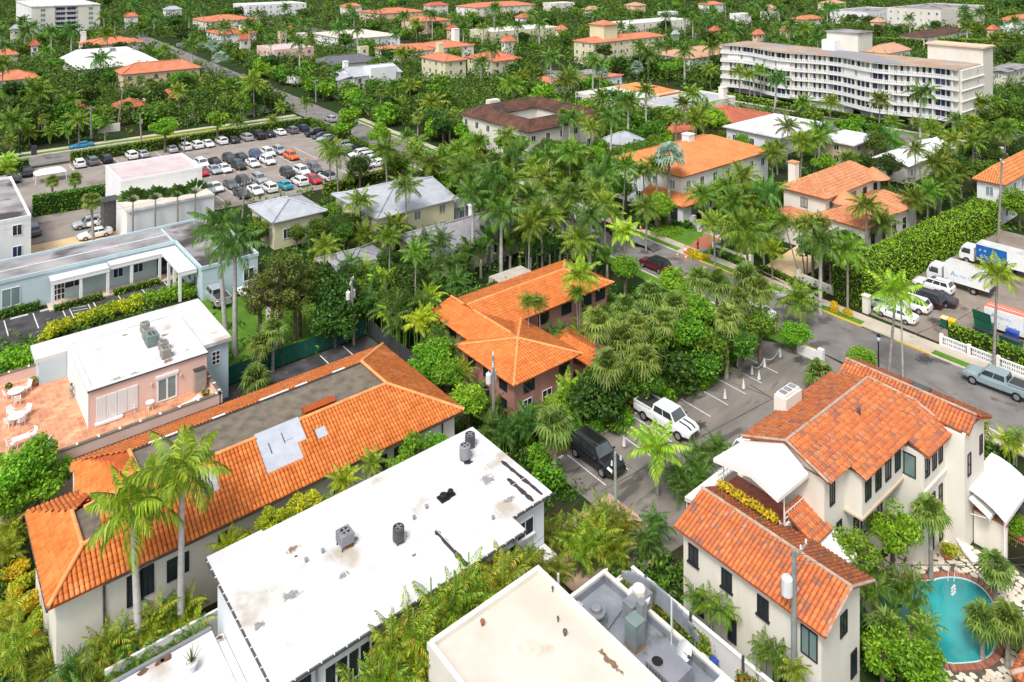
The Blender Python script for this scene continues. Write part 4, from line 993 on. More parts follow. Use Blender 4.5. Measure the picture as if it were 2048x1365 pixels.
# upper roofs: one long gable with two stepped bays and a cross wing
def zu(v): return 10.2 - 0.4 * (27.0 - v)
FU = [[(46.3,24.0, zu(24)),(49.1,24.0, zu(24)),(49.1,22.9, zu(22.9)),(55.5,22.9, zu(22.9)),(55.5,21.5, zu(21.5)),(59.8,21.5, zu(21.5)),(59.8,24.2, zu(24.2)),(58.2,27.0,10.2),(46.3,27.0,10.2)],
      [(59.0,30.4, zu(23.6)),(46.3,30.4, zu(23.6)),(46.3,27.0,10.2),(58.2,27.0,10.2)]]
FX = [[(60.0,30.2,8.75),(60.0,20.6,8.55),(61.2,20.4,9.15),(61.2,30.2,9.3)], [(63.6,20.2,8.3),(63.6,30.2,8.4),(61.2,30.2,9.3),(61.2,20.2,9.15)]]
FX[0] = [(59.6,30.2,8.6),(59.6,20.4,8.5),(61.2,20.4,9.2),(61.2,30.2,9.3)]
RR = []
for nm, F in (('lower_roof', FL),('lean_to_roof', FN),('upper_roof', FU),('side_roof', FX)):
 rf = deck_faces(nm, R_, F, M_tilebR); tl = []
 for f in F: tl += tiles_on(f)
 RR.append((rf, tl))
camv = Vector((0,0, CAM_H))
for (rf, tl), n in zip(RR, (170,20,110,0)): lay_tiles(rf, tl, M_tileR, single=n)
for rf, a, c in ((RR[0][0], (42.0,20.4,7.03),(42.0,30.7,7.03)),(RR[2][0], (46.3,27,10.3),(58.2,27,10.3)),(RR[2][0], (58.2,27,10.3),(59.8,24.2,9.2)),(RR[2][0], (59.8,24.2,9.2),(59.8,21.6,8.15)),(RR[3][0], (61.2,20.4,9.3),(61.2,30.2,9.4))):
 ridge(rf, a, c, M_mortar, 0.1)
for a, c in (((39.0,20.38,5.92),(42.0,20.38,7.02)),((44.75,20.38,5.92),(42.0,20.38,7.02)),((46.28,24.0, zu(24) + 0.1),(46.28,27.0,10.3)),((46.28,30.4, zu(23.6) + 0.1),(46.28,27.0,10.3))):
 ridge(RR[0][0] if a[2] < 8 else RR[2][0], a, c, M_mortar, 0.08)
# upper walls
walls(R_, [(46.7,59.4,24.5,30.0)], 8.9, M_cream)
b = MB(); b.add([(46.7,24.5,8.8),(46.7,30.0,8.8),(46.7,27.0,10.0),(46.9,24.5,8.8),(46.9,30.0,8.8),(46.9,27.0,10.0)], [(2,1,0),(3,4,5),(0,3,5,2),(2,5,4,1)]); b.build('gable', M_cream, R_)
b = MB(); b.box(49.4,55.6,23.3,24.5,5.7,8.45); b.build('bay', M_cream, R_)
b = MB(); b.box(55.6,59.4,21.9,24.5,-0.05,7.95); b.build('bay', M_cream, R_)
b = MB(); b.box(49.3,55.6,23.22,24.5,5.55,5.69); b.build('bay_sill', M_tanwall, R_)
b = MB(); b.box(55.4,59.5,21.78,21.9,5.2,5.4); b.build('cornice', M_cream, R_)
walls(R_, [(59.4,63.2,20.6,30.0)], 8.3, M_cream)
b = MB(); b.box(59.42,63.2,20.58,20.8,8.3,8.5); b.build('gable', M_cream, R_)
window(R_, 'S', 47.7,24.5,6.7,0.65,1.5,2,1)
for uu in (50.2,51.7,53.2,54.7): window(R_, 'S', uu, 23.3,6.55,0.85,1.35,2,1)
for vv in (23.2,): window(R_, 'W', vv, 55.6,6.0,1.6,1.6,2,1, M_frame, M_greengl)
for uu in (56.2,57.4,58.5): window(R_, 'S', uu, 21.9,6.2,0.7,1.3,2,1)
for uu in (57.2,58.5): window(R_, 'S', uu, 21.9,2.9,0.6,1.7,1,2)
window(R_, 'S', 52.6,24.5,2.6,1.7,2.1,2,1, M_frame, M_greengl); window(R_, 'S', 54.6,24.5,2.6,0.7,2.2,1,2)
window(R_, 'S', 48.6,24.5,3.6,0.7,1.6,1,2); window(R_, 'S', 51.0,24.5,3.0,0.7,1.4,1,2); window(R_, 'S', 50.2,24.5,0.3,0.8,2.0,1,2); window(R_, 'S', 52.3,24.5,0.3,0.8,2.0,1,2)
for uu in (57.0,58.6): window(R_, 'S', uu, 21.9,0.5,0.6,1.6,1,2)
window(R_, 'S', 60.2,20.6,5.2,0.6,1.6,1,2); window(R_, 'S', 62.5,20.6,5.8,0.55,1.4,1,2)
for vv in (29.5,27.0,24.5): window(R_, 'W', vv, 39.5,3.9,0.75,1.15,2,1, M_wframe if False else M_frame, M_glass, True)
window(R_, 'W', 21.6,39.5,3.6,1.0,1.6,2,1, M_frame, M_greengl)
for vv in (29.0,26.6): window(R_, 'W', vv, 39.5,0.9,0.6,1.6,1,1, M_frame, M_glass)
window(R_, 'W', 23.4,39.5,0.3,0.9,2.0,2,1)
window(R_, 'S', 42.0,20.9,3.9,0.8,1.3,2,1); window(R_, 'S', 43.2,20.9,0.8,0.7,1.5,1,1)
# chimney
ch = MB(); cu0, cv0 = 50.8,29.6
ch.box(cu0, cu0 + 2.2, cv0, cv0 + 1.0,7.5,10.1); ch.box(cu0 + 0.12, cu0 + 2.08, cv0 + 0.12, cv0 + 0.88,10.1,10.28)
chm = ch.build('chimney', M_cream, RR[2][0])
for k in range(3):
 b = MB(); b.box(cu0 + 0.25 + k * 0.62, cu0 + 0.65 + k * 0.62, cv0 + 0.25, cv0 + 0.75,10.282,10.36); b.build('flue_cap', M_greymet, R_)
b = MB(); b.cyl(53.8,25.6,9.6,10.1,0.09,8); b.lathe([(0.09,10.05),(0.16,10.1),(0.1,10.25)], 53.8,25.6,10); b.build('flue_pipe', M_dkmet, R_)
b = MB(); b.box(61.7,62.5,24.0,25.4,9.02,9.14); b.build('skylight', M_dkmet, R_)
# terrace with awning
b = MB(); b.box(44.3,46.7,26.0,31.0,5.3,5.6); b.build('terrace_floor', M_brick, R_)
b = MB(); b.box(44.02,46.7,26.05,30.95,-0.05,5.3); b.build('terrace_wall', M_cream, R_)
b = MB(); b.box(44.1,44.3,25.9,31.1,4.9,6.15); b.box(44.3,46.7,25.85,25.99,4.9,6.15); b.box(44.3,46.7,31.01,31.15,4.9,6.15); b.build('parapet', M_cream, R_)
for yy in (25.92,31.08):
 rl = MB()
 for zz in (6.85,6.5): rl.box(44.35,46.65, yy - 0.02, yy + 0.02, zz, zz + 0.05)
 for x in np.arange(44.4,46.6,0.36): rl.box(x - 0.015, x + 0.015, yy - 0.015, yy + 0.015,6.15,6.85)
 rl.build('railing', M_wframe, R_)
A = thing('terrace_awning', 'large white canvas awning sheltering the roof terrace of the corner house', 'awning', (43.3,26.2,5.6))
e0, e1, e2 = (43.2,25.75),(43.2,27.7),(43.2,30.6)
za, zb, zc = 8.5,9.2,8.55
b = MB()
b.slab([(*e0, za),(46.5,25.5,8.75),(46.5,27.3,9.95),(*e1, zb)], (0,0,-0.03))
b.slab([(*e1, zb),(46.5,27.3,9.95),(46.5,30.4,8.5),(*e2, zc)], (0,0,-0.03))
b.build('canopy', M_awn, A)
b = MB(); b.slab([(*e0, za - .01),(46.5,25.5,8.74),(46.5,25.5,8.5),(*e0, za - .28)], (0,-0.02,0))
b.slab([(*e0, za - .01),(*e1, zb - .01),(*e1, zb - .45),(*e0, za - .28)], (-0.02,0,0)); b.slab([(*e1, zb - .01),(*e2, zc - .01),(*e2, zc - .28),(*e1, zb - .45)], (-0.02,0,0)); b.build('valance', M_awn, A)
for vv in (25.9,30.5):
 b = MB(); b.cyl(44.2, vv, 6.15,8.6,0.04,8); b.build('post', M_wframe, A)
# low white canopy beside it, entrance awnings
A2 = thing('side_awning', 'long white canvas canopy beside the roof terrace of the corner house', 'awning', (44.5,32,0))
b = MB(); b.slab([(43.7,31.5,4.5),(48.6,31.5,4.6),(48.6,33.4,4.2),(43.7,33.4,4.1)], (0,0,-0.04)); b.build('canopy', M_awn, A2)
b = MB(); b.slab([(43.7,31.5,4.49),(43.7,33.4,4.09),(43.7,33.4,3.8),(43.7,31.5,4.15)], (-0.02,0,0)); b.build('valance', M_awn, A2)
for vv in (31.7,33.3): b = MB(); b.cyl(43.8, vv, 0,4.2,0.04,8); b.build('post', M_wframe, A2)
FOOT.append((43.5,49,31,33.6))
A3 = thing('door_awning', 'small white awning under the lean-to roof of the corner house', 'awning', (46.9,23,4.4))
b = MB(); b.slab([(45.4,22.7,4.75),(47.4,22.7,4.75),(47.4,24.4,5.5),(45.4,24.4,5.5)], (0,0,-0.04)); b.slab([(45.4,22.7,4.74),(47.4,22.7,4.74),(47.4,22.7,4.5),(45.4,22.7,4.5)], (0,-0.02,0)); b.build('canopy', M_awn, A3)
b = MB(); b.tube([(45.5,22.8,4.6),(45.5,24.4,4.5)], 0.03,6); b.tube([(47.3,22.8,4.6),(47.3,24.4,4.5)], 0.03,6); b.build('bracket', M_wframe, A3)
A4 = thing('entrance_awning', 'broad white curved awning over the garden entrance of the corner house', 'awning', (60,17.5,0))
prof = [(21.0,4.2),(20.4,4.15),(19.7,3.95),(19.0,3.6),(18.3,3.1)]
b = MB()
for (va, za_),(vb, zb_) in zip(prof[:-1], prof[1:]): b.slab([(60.2, va, za_),(66.0, va, za_),(66.0, vb, zb_),(60.2, vb, zb_)], (0,0,-0.05))
b.slab([(60.2,18.3,3.1),(66.0,18.3,3.1),(66.0,18.3,2.8),(60.2,18.3,2.8)], (0,-0.02,0)); b.build('canopy', M_awn, A4)
for uu in (60.4,65.8): b = MB(); b.cyl(uu, 18.4,0,3.05,0.05,8); b.build('post', M_wframe, A4)
A5 = thing('entrance_awning', 'small sloping white awning tucked beside the broad curved one', 'awning', (58.4,19.5,0))
b = MB(); b.slab([(59.9,20.5,3.7),(61.3,20.5,3.7),(61.3,19.2,3.0),(59.9,19.2,3.0)], (0,0,-0.05)); b.slab([(59.9,19.2,2.99),(61.3,19.2,2.99),(61.3,19.2,2.75),(59.9,19.2,2.75)], (0,-0.02,0)); b.build('canopy', M_awn, A5)
b = MB(); b.tube([(60.0,20.4,2.6),(60.0,19.25,2.9)], 0.03,6); b.build('bracket', M_wframe, A5)
# planter on the terrace edge
P = thing('planter_box', 'long planter of yellow crotons on the terrace edge of the corner house', 'planter', (43.6,26.5,6.15))
b = MB(); b.box(43.55,44.08,26.2,30.6,6.05,6.4); b.build('box', M_frame, P)
PLANTER = P
# ===== pool
pool_px = [(1757,1203),(1775,1180),(1805,1167),(1835,1164),(1862,1165),(1880,1160),(1905,1158),(1935,1163),(1962,1178),(1982,1203),(1990,1235),(1989,1275),(1983,1306),(1962,1322),(1930,1327),(1895,1327),(1872,1310),(1858,1285),(1840,1262),(1810,1250),(1780,1242),(1762,1225)]
PP = [Vector((*at(x, y), 0)) for x, y in pool_px]
cen = sum(PP, Vector()) / len(PP)
SM = []
n = len(PP)
for i in range(n):
 p0, p1, p2, p3 = PP[i - 1], PP[i], PP[(i + 1) % n], PP[(i + 2) % n]
 for k in range(3):
  t = k / 3; SM.append(0.5 * ((2 * p1) + (p2 - p0) * t + (2 * p0 - 5 * p1 + 4 * p2 - p3) * t * t + (3 * p1 - p0 - 3 * p2 + p3) * t ** 3))
POOL = [(p.x, p.y) for p in SM]
pool = thing('swimming_pool', 'kidney-shaped turquoise pool with a red brick coping', 'pool', (cen.x, cen.y, 0))
b = MB(); b.add([(p.x, p.y, 0.045) for p in SM], [tuple(range(len(SM)))]); b.build('water', M_water, pool)
nn = len(SM)
area = sum(SM[i].x * SM[(i + 1) % nn].y - SM[(i + 1) % nn].x * SM[i].y for i in range(nn))
sgn = 1 if area > 0 else -1
def offs(i, d):
 t = (SM[(i + 1) % nn] - SM[i - 1]).normalized(); nrm = Vector((t.y, -t.x, 0)) * sgn
 return SM[i] + nrm * d
b = MB(); I_ = [offs(i, 0.0) for i in range(nn)]; J_ = [offs(i, 0.1) for i in range(nn)]
for i in range(nn):
 j = (i + 1) % nn; b.add([(*I_[i].xy, 0.03),(*I_[j].xy, 0.03),(*J_[j].xy, 0.03),(*J_[i].xy, 0.03),(*I_[i].xy, 0.085),(*I_[j].xy, 0.085),(*J_[j].xy, 0.085),(*J_[i].xy, 0.085)], [(4,5,6,7),(0,1,5,4),(2,3,7,6)])
b.build('tile_edge', M_poolwall, pool)
for i in range(nn):                                   # coping bricks, each a piece of its own
 for k in range(2):
  a, c = I_[i].lerp(I_[(i + 1) % nn], k / 2 + 0.02), I_[i].lerp(I_[(i + 1) % nn], k / 2 + 0.48)
  na = (offs(i, 1) - SM[i]); p = [a + na * 0.11, c + na * 0.11, c + na * 0.52, a + na * 0.52]
  mb = MB(); mb.prism([(q.x, q.y) for q in p], 0.03,0.105 + random.random() * 0.008); mb.build('brick', M_coping, pool)
ld = MB()
for s_ in (0,1):
 x, y = at(1897 + s_ * 13,1158 + s_ * 1.5); d = Vector((cen.x - x, cen.y - y, 0)).normalized()
 q = [Vector((x, y, 0.1)) - d * 0.55, Vector((x, y, 0.75)) - d * 0.45, Vector((x, y, 0.8)) - d * 0.1, Vector((x, y, 0.1)) + d * 0.25, Vector((x, y, 0.02)) + d * 0.3]
 ld.tube(q, 0.025,8)
ld.build('ladder_rail', M_cer, pool)
for k in range(3):
 x, y = at(1907,1176 + k * 6); mb = MB(); mb.box(x - 0.28, x + 0.28, y - 0.07, y + 0.07,0.046,0.05); mb.build('ladder_step', M_cer, pool)
# crazy paving stones on the deck
random.seed(5)
V_, Q_ = [], []
pts = []
for i in range(34):
 for j in range(34):
  pts.append((47.7 + i * 0.385 + random.uniform(-0.12,0.12) + (j % 2) * 0.19,8.2 + j * 0.47 + random.uniform(-0.13,0.13)))
sb = MB()
for x, y in pts:
 if x > 60.3 or y > 23.8 or in_poly(x, y, POOL): continue
 if min((Vector((x, y, 0)) - p).length for p in SM) < 0.62: continue
 m_ = random.randint(5,6); a0 = random.random() * 6; r = random.uniform(0.2,0.27)
 pl = [(x + r * random.uniform(0.8,1.1) * math.cos(a0 + 2 * PI * k / m_), y + r * 1.15 * random.uniform(0.8,1.1) * math.sin(a0 + 2 * PI * k / m_)) for k in range(m_)]
 o_ = len(sb.v); z1 = 0.045 + random.random() * 0.01
 sb.add([(px_, py_, 0.02) for px_, py_ in pl] + [(px_, py_, z1) for px_, py_ in pl], [tuple(range(m_, 2 * m_))] + [(k, (k + 1) % m_, (k + 1) % m_ + m_, k + m_) for k in range(m_)])
stn = sb.build('stones', M_stone, deck, kind='stuff')
# sun lounger
def lounger(u, v, z, rz, label, m=None):
 T = thing('sun_lounger', label, 'sun lounger', (u, v, z), rz, 'white sun loungers')
 b = MB(); b.box(-0.3,0.3,-0.9,0.35,0.28,0.36); link('mattress', b.mesh('mattress', m or M_awn), T)
 b = MB(); b.slab([(-0.3,0.36,0.28),(0.3,0.36,0.28),(0.3,1.0,0.55),(-0.3,1.0,0.55)], (0,-0.03,0.08)); link('backrest', b.mesh('backrest', m or M_awn), T)
 b = MB(); b.box(-0.32,-0.28,-0.9,0.9,0.22,0.275); b.box(0.28,0.32,-0.9,0.9,0.22,0.275); link('frame', b.mesh('frame', M_wframe), T)
 for s_ in (-0.28,0.28):
  for y in (-0.8,0.7): b = MB(); b.box(s_ - 0.02, s_ + 0.02, y - 0.02, y + 0.02,0,0.22); link('leg', b.mesh('leg', M_wframe), T)
 return T
lounger(*at(1938,1108,0.3), 0.05,-0.62, 'white sun lounger on the crazy paving beside the pool')
def pot(u, v, z, label, r=0.25, h_=0.4, m=None, leaf=None, lr=0.4, group='potted plants', spiky=False):
 T = thing('potted_plant', label, 'potted plant', (u, v, z), 0, group)
 b = MB(); b.lathe([(r * 0.65,0),(r, h_ * 0.85),(r * 1.12, h_ * 0.86),(r * 1.12, h_),(r * 0.9, h_),(r * 0.88, h_ * 0.9)], n=14); link('pot', b.mesh('pot', m or M_terra), T)
 rng = np.random.default_rng(int(abs(u * 77 + v * 31)))
 N = 120;
 if spiky:
  V, Q = [], []
  for k in range(26):
   a = rng.uniform(0,2 * PI); el = rng.uniform(0.5,1.45); L_ = lr * rng.uniform(1.0,1.7); d = np.array([math.cos(a) * math.cos(el), math.sin(a) * math.cos(el), math.sin(el)]); s_ = np.array([-math.sin(a), math.cos(a), 0]) * 0.035
   o_ = len(V); b0 = np.array([0,0, h_]); V += [b0 - s_, b0 + s_, b0 + d * L_ + s_ * 0.1, b0 + d * L_ - s_ * 0.1]; Q.append((o_, o_ + 1, o_ + 2, o_ + 3))
  link('leaves', npmesh('leaves', np.array(V), np.array(Q), leaf or L_areca), T)
 else:
  V, Q = leaf_cloud(rng, [(0,0, h_ + lr * 0.55, lr, lr, lr * 0.7)], N, 0.11)
  link('leaves', npmesh('leaves', V, Q, leaf or L_tree), T)
 return T
def leaf_cloud(rng, blobs, n, size, flat=0.35, shell=0.55):
 """Leaf-sized quads spread through a set of ellipsoids (x, y, z, rx, ry, rz), denser near their surface."""
 B = np.array(blobs, dtype=np.float64)
 wgt = B[:, 3] * B[:, 4] + B[:, 4] * B[:, 5] + B[:, 3] * B[:, 5]; wgt /= wgt.sum()
 k = rng.choice(len(B), n, p=wgt)
 d = rng.normal(size=(n, 3)); d /= np.linalg.norm(d, axis=1)[:, None]
 rr = shell + (1 - shell) * rng.random(n) ** 0.6
 rr *= rng.uniform(0.9,1.08, n)
 C = B[k, :3] + d * B[k, 3:6] * rr[:, None]
 nrm = d * 0.55 + rng.normal(size=(n, 3)) * 0.6 + np.array([0,0, flat]); nrm /= np.linalg.norm(nrm, axis=1)[:, None]
 a = np.cross(nrm, rng.normal(size=(n, 3))); a /= np.linalg.norm(a, axis=1)[:, None]
 b_ = np.cross(nrm, a)
 s = size * rng.uniform(0.6,1.35, n)[:, None]
 V = np.stack([C - a * s * 0.9, C - b_ * s * 0.42 + nrm * s * 0.08, C + a * s * 0.9, C + b_ * s * 0.42 + nrm * s * 0.08], axis=1).reshape(-1,3)
 Q = np.arange(4 * n).reshape(n, 4)
 return V, Q
pot(*at(1895,1112,0.2), 0.05, 'bushy plant in a broad brown bowl near the pool ladder', 0.38,0.35, M_terra, L_lime, 0.55)
pot(*at(2005,1075,0.3), 0.03, 'flowering shrub in a terracotta pot against the courtyard wall', 0.3,0.4, M_terra, L_flower, 0.65)
# croton leaves in the planter
rng = np.random.default_rng(3)
V, Q = leaf_cloud(rng, [(43.82,26.35 + k * 0.34,6.6 + 0.06 * math.sin(k * 2), 0.36,0.3,0.28) for k in range(13)], 1100,0.11)
org = worldorg(P); link('leaves', npmesh('leaves', V - np.array(org), Q, L_croton), P)
# courtyard walls by the pool
for pa, pb, hh, t in (((61.0,18.4),(61.0,20.5), 2.4, 'cream courtyard wall with a brick cap, beside the house'),((60.9,13.0),(60.9,16.9), 2.3, 'cream courtyard wall with a brick cap, beyond the gate'),((61.2,15.8),(64.5,15.8), 1.8, 'short cream wall behind the potted shrub')):
 T = thing('courtyard_wall', t, 'wall', (pa[0], pa[1], 0))
 b = MB(); b.box(pa[0] - 0.12, pb[0] + 0.12, pa[1], pb[1] + (0.24 if pa[1] == pb[1] else 0), 0, hh); b.build('panel', M_cream, T)
 b = MB(); b.box(pa[0] - 0.18, pb[0] + 0.18, pa[1] - 0.05, pb[1] + (0.3 if pa[1] == pb[1] else 0.05), hh, hh + 0.12); b.build('coping', M_brick, T)
T = thing('garden_gate', 'black iron gate between the cream courtyard walls', 'gate', (61.0,17.6,0))
b = MB(); b.box(60.97,61.03,16.95,18.35,0.1,0.16); b.box(60.97,61.03,16.95,18.35,1.8,1.86); b.build('frame', M_black, T)
b = MB()
for y in np.arange(17.0,18.35,0.12): b.box(60.985,61.015, y - 0.012, y + 0.012,0.1,1.9)
b.build('bars', M_black, T)
# corner of a tiled pavilion at the bottom right
Pv = thing('pool_pavilion', 'corner of a tiled pavilion roof at the end of the pool', 'pavilion', (50,10,0))
FOOT.append((47,56,6,14.6))
zz = 2.9
Fv, Rv = hip_faces(47.9,54.6,5.0,14.3, zz, 4.6, 'v')
rf = deck_faces('roof', Pv, Fv, M_tilebR); tl = []
for f in Fv: tl += tiles_on(f)
lay_tiles(rf, tl, M_tileR, single=120)
for a, c in Rv: ridge(rf, Vector(a) + Vector((0,0,0.1)), Vector(c) + Vector((0,0,0.1)), M_mortar)
for uu, vv in ((48.3,13.9),(54.2,13.9),(48.3,5.4),(54.2,5.4)): b = MB(); b.box(uu - 0.15, uu + 0.15, vv - 0.15, vv + 0.15,0, zz); b.build('post', M_cream, Pv)
# ===== pink penthouse on a tiled terrace (left)
K = thing('pink_building', 'pale pink penthouse with a white flat roof on a terracotta-tiled terrace', 'building', (4,68,0))
FOOT.append((2,25.5,67,84.5))
ZTr = 3.5
walls(K, [(-2,22.0,67.9,83.0)], ZTr - 0.06, M_pink)
# terrace tiles: the large squares one can pick out, as one part of many pieces
b = MB(); b.box(-2,21.9,68.0,82.9, ZTr - 0.06, ZTr); tf = b.build('terrace_floor', mat('terrace_grout', (0.5,0.33,0.22),(0.6,0.42,0.3), 1,4, rough=0.9), K)
sb = MB(); ts = 0.42
for i in range(int(23.6 / ts)):
 for j in range(int(14.6 / ts)):
  x, y = -1.8 + i * ts, 68.2 + j * ts
  if 12.3 < x < 21.6 and y > 70.6: continue
  sb.box(x + 0.015, x + ts - 0.015, y + 0.015, y + ts - 0.015, ZTr, ZTr + 0.008 + random.random() * 0.004)
sb.build('terrace_tiles', mat('terrace_tile', (0.46,0.17,0.09),(0.66,0.36,0.21), 0.8,6, rough=0.8, island=0.2, contrast=0.22), tf, kind='stuff')
pw, pr, pv0, pv1 = 12.2,21.8,70.6,80.5
ZP = 6.55
walls(K, [(pw, pr, pv0, pv1)], ZP - 0.1, M_pink, 'penthouse_wall', ZTr)
b = MB(); b.box(pw - 0.04, pw - 0.002, pv0 - 0.03, pv1, ZTr, ZP - 0.1); b.build('side_wall', M_white, K)
parapet_roof(K, pw, pr, pv0, pv1, ZP, M_whroof, M_whroof, 0.12,0.4, over=0.08)
b = MB(); b.box(pw - 0.1, pr + 0.1, pv0 - 0.13, pv0 - 0.09, ZP - 0.02, ZP + 0.1); b.build('drip_edge', M_dkmet, K)
# white lower roofs around it
b = MB(); b.box(9.6,25.0, pv1 + 0.1,83.9,5.6,5.95); b.build('lower_roof', M_whroof, K)
b = MB(); b.box(9.9,24.8, pv1 + 0.1,83.7,0,5.6); b.build('lower_wall', M_bluewall, K)
b = MB(); b.box(pr + 0.1,25.0,73.4, pv1 + 0.08,5.58,5.93); b.build('lower_roof', M_whroof, K)
b = MB(); b.box(pr + 0.12,24.8,73.7, pv1 + 0.08,0,5.58); b.build('lower_wall', M_bluewall, K)
window(K, 'S', 23.6,73.7,3.6,0.8,1.3,2,3, M_wframe, M_glass)
# shutters and french door
uS0, uS1 = u_at(192, pv0), u_at(276, pv0)
for k in range(4):
 w1 = (uS1 - uS0) / 4
 b = MB(); x0 = uS0 + k * w1; b.box(x0 + 0.02, x0 + w1 - 0.02, pv0 - 0.06, pv0 - 0.01, ZTr + 0.3, ZTr + 2.35)
 sh = b.build('shutter', M_shut, K)
 s2 = MB()
 for q in range(6): s2.box(x0 + 0.06 + q * (w1 - 0.1) / 6, x0 + 0.1 + q * (w1 - 0.1) / 6, pv0 - 0.085, pv0 - 0.062, ZTr + 0.35, ZTr + 2.3)
 s2.build('slat', M_wframe, sh)
b = MB(); b.box(uS0 - 0.1, uS0 + 2.0, pv0 - 0.35, pv0 - 0.02, ZTr + 0.08, ZTr + 0.26); b.build('sill', M_wframe, K)
window(K, 'S', u_at(334, pv0), pv0, ZTr + 0.08,1.7,2.1,2,1, M_wframe, M_greengl, name='french_door', bar=0.14)
b = MB(); uu = u_at(334, pv0); b.box(uu - 0.95, uu + 0.95, pv0 - 0.14, pv0 - 0.01, ZTr + 2.2, ZTr + 2.45); b.build('door_hood', M_wframe, K)
for px in (303,361):
 b = MB(); x = u_at(px, pv0); b.lathe([(0.03, ZTr + 1.75),(0.1, ZTr + 1.85),(0.09, ZTr + 2.05),(0.03, ZTr + 2.1)], x, pv0 - 0.12,8); b.build('wall_lamp', M_tanwall, K)
b = MB(); x = u_at(397, pv0); b.box(x - 0.45, x + 0.45, pv0 - 0.5, pv0 - 0.02, ZTr + 0.05, ZTr + 1.95); cb = b.build('cabinet', M_acbeige, K)
b = MB(); b.box(x - 0.5, x + 0.5, pv0 - 0.55, pv0 - 0.02, ZTr + 1.952, ZTr + 2.04); b.build('cabinet_top', M_dkgrey, cb)
# terrace parapets with white posts
for r, nm in (((-2,22.1,67.7,67.95), 0),((22.0,22.25,67.7,73.6), 0),((-2,12.2,82.7,82.95), 1)):
 b = MB(); b.box(*r, ZTr - 0.3, ZTr + (0.55 if nm == 0 else 0.95)); p = b.build('parapet', M_pink, K)
 b = MB(); zc_ = ZTr + (0.55 if nm == 0 else 0.95); b.box(r[0] - 0.03, r[1] + 0.03, r[2] - 0.04, r[3] + 0.04, zc_ + 0.001, zc_ + 0.07); b.build('coping', M_gravroof, p)
 c = MB()
 if r[1] - r[0] > 1:
  for x in np.arange(r[0] + 0.5, r[1], 1.55): c.box(x - 0.07, x + 0.07, r[2] - 0.02, r[3] + 0.02, zc_ + 0.071, zc_ + 0.13)
 else:
  for y in np.arange(r[2] + 0.5, r[3], 1.4): c.box(r[0] - 0.02, r[1] + 0.02, y - 0.07, y + 0.07, zc_ + 0.071, zc_ + 0.13)
 c.build('rail_foot', M_wframe, p)
condenser(*at(290,665, ZP), ZP, 'beige condenser at the back of the pink building roof, behind its twin', 0.75,0.75,0.85, M_acbeige, 0.1)
condenser(*at(294,678, ZP), ZP, 'beige condenser just behind the large green unit on the pink building', 0.75,0.75,0.8, M_acbeige, 0.1)
condenser(*at(327,700, ZP), ZP, 'beige condenser behind its twin on the pink building roof', 0.75,0.75,0.7, M_acbeige, 0.1)
condenser(*at(331,715, ZP), ZP, 'beige condenser nearest the pink facade on its roof', 0.8,0.8,0.75, M_acbeige, 0.1)
condenser(*at(304,690, ZP), ZP, 'large grey-green condenser on the pink building roof', 1.05,1.15,0.95, M_acgreen, 0.1)
for px, py, r, m in ((270,748,0.7, M_st2),(232,758,0.7, M_st2),(335,722,0.8, M_st1),(375,700,0.25, M_st3),(250,670,0.35, M_st1),(330,670,0.5, M_st1)):
 blob_patch('roof_stain', at(px, py, ZP + 0.03), r, ZP + 0.026, m, K)
# terrace furniture
def chair(u, v, rz, label):
 T = thing('terrace_chair', label, 'chair', (u, v, ZTr + 0.01), rz, 'white terrace chairs')
 b = MB(); b.box(-0.24,0.24,-0.24,0.24,0.42,0.47); link('seat', b.mesh('seat', M_wframe), T)
 b = MB(); b.slab([(-0.24,0.22,0.48),(0.24,0.22,0.48),(0.24,0.34,0.92),(-0.24,0.34,0.92)], (0,0.03,0)); link('backrest', b.mesh('backrest', M_wframe), T)
 for x in (-0.22,0.22):
  for y in (-0.22,0.22): l = MB(); l.box(x - 0.02, x + 0.02, y - 0.02, y + 0.02,0,0.42); link('leg', l.mesh('leg', M_wframe), T)
  l = MB(); l.box(x - 0.025, x + 0.025,-0.22,0.24,0.64,0.67); link('armrest', l.mesh('armrest', M_wframe), T)
def table(u, v, label, r=0.55, sq=False, top=None):
 T = thing('terrace_table', label, 'table', (u, v, ZTr + 0.01), 0, 'white terrace tables')
 b = MB()
 if sq: b.box(-r * 1.2, r * 1.2,-r * 0.7, r * 0.7,0.7,0.74)
 else: b.lathe([(r, 0.7),(r, 0.74)], n=20)
 link('top', b.mesh('top', top or M_wframe), T)
 if not sq:
  b = MB(); b.lathe([(r + 0.03,0.69),(r + 0.03,0.75),(r - 0.02,0.75),(r - 0.02,0.745)], n=20); link('rim', b.mesh('rim', M_wframe), T)
 for x in (-1,1):
  for y in (-1,1): l = MB(); l.tube([(x * r * 0.35, y * r * 0.35,0.7),(x * r * 0.6, y * r * 0.6 if not sq else y * r * 0.5,0)], 0.025,6); link('leg', l.mesh('leg', M_wframe), T)
M_pat = mat('patterned_glass_top', (0.5,0.52,0.45),(0.66,0.66,0.6), 6, rough=0.3)
tz = ZTr + 0.4
table(*at(32,782, ZTr + 0.7), 'round white terrace table farthest from the facade, by the wall pots', 0.6, top=M_pat)
table(*at(33,832, ZTr + 0.7), 'round white terrace table in the middle of the tiled terrace', 0.6, top=M_pat)
table(*at(42,876, ZTr + 0.7), 'rectangular white terrace table nearest the viewer', 0.5, True)
table(*at(300,805, ZTr + 0.7), 'small round white table beside the french door', 0.32)
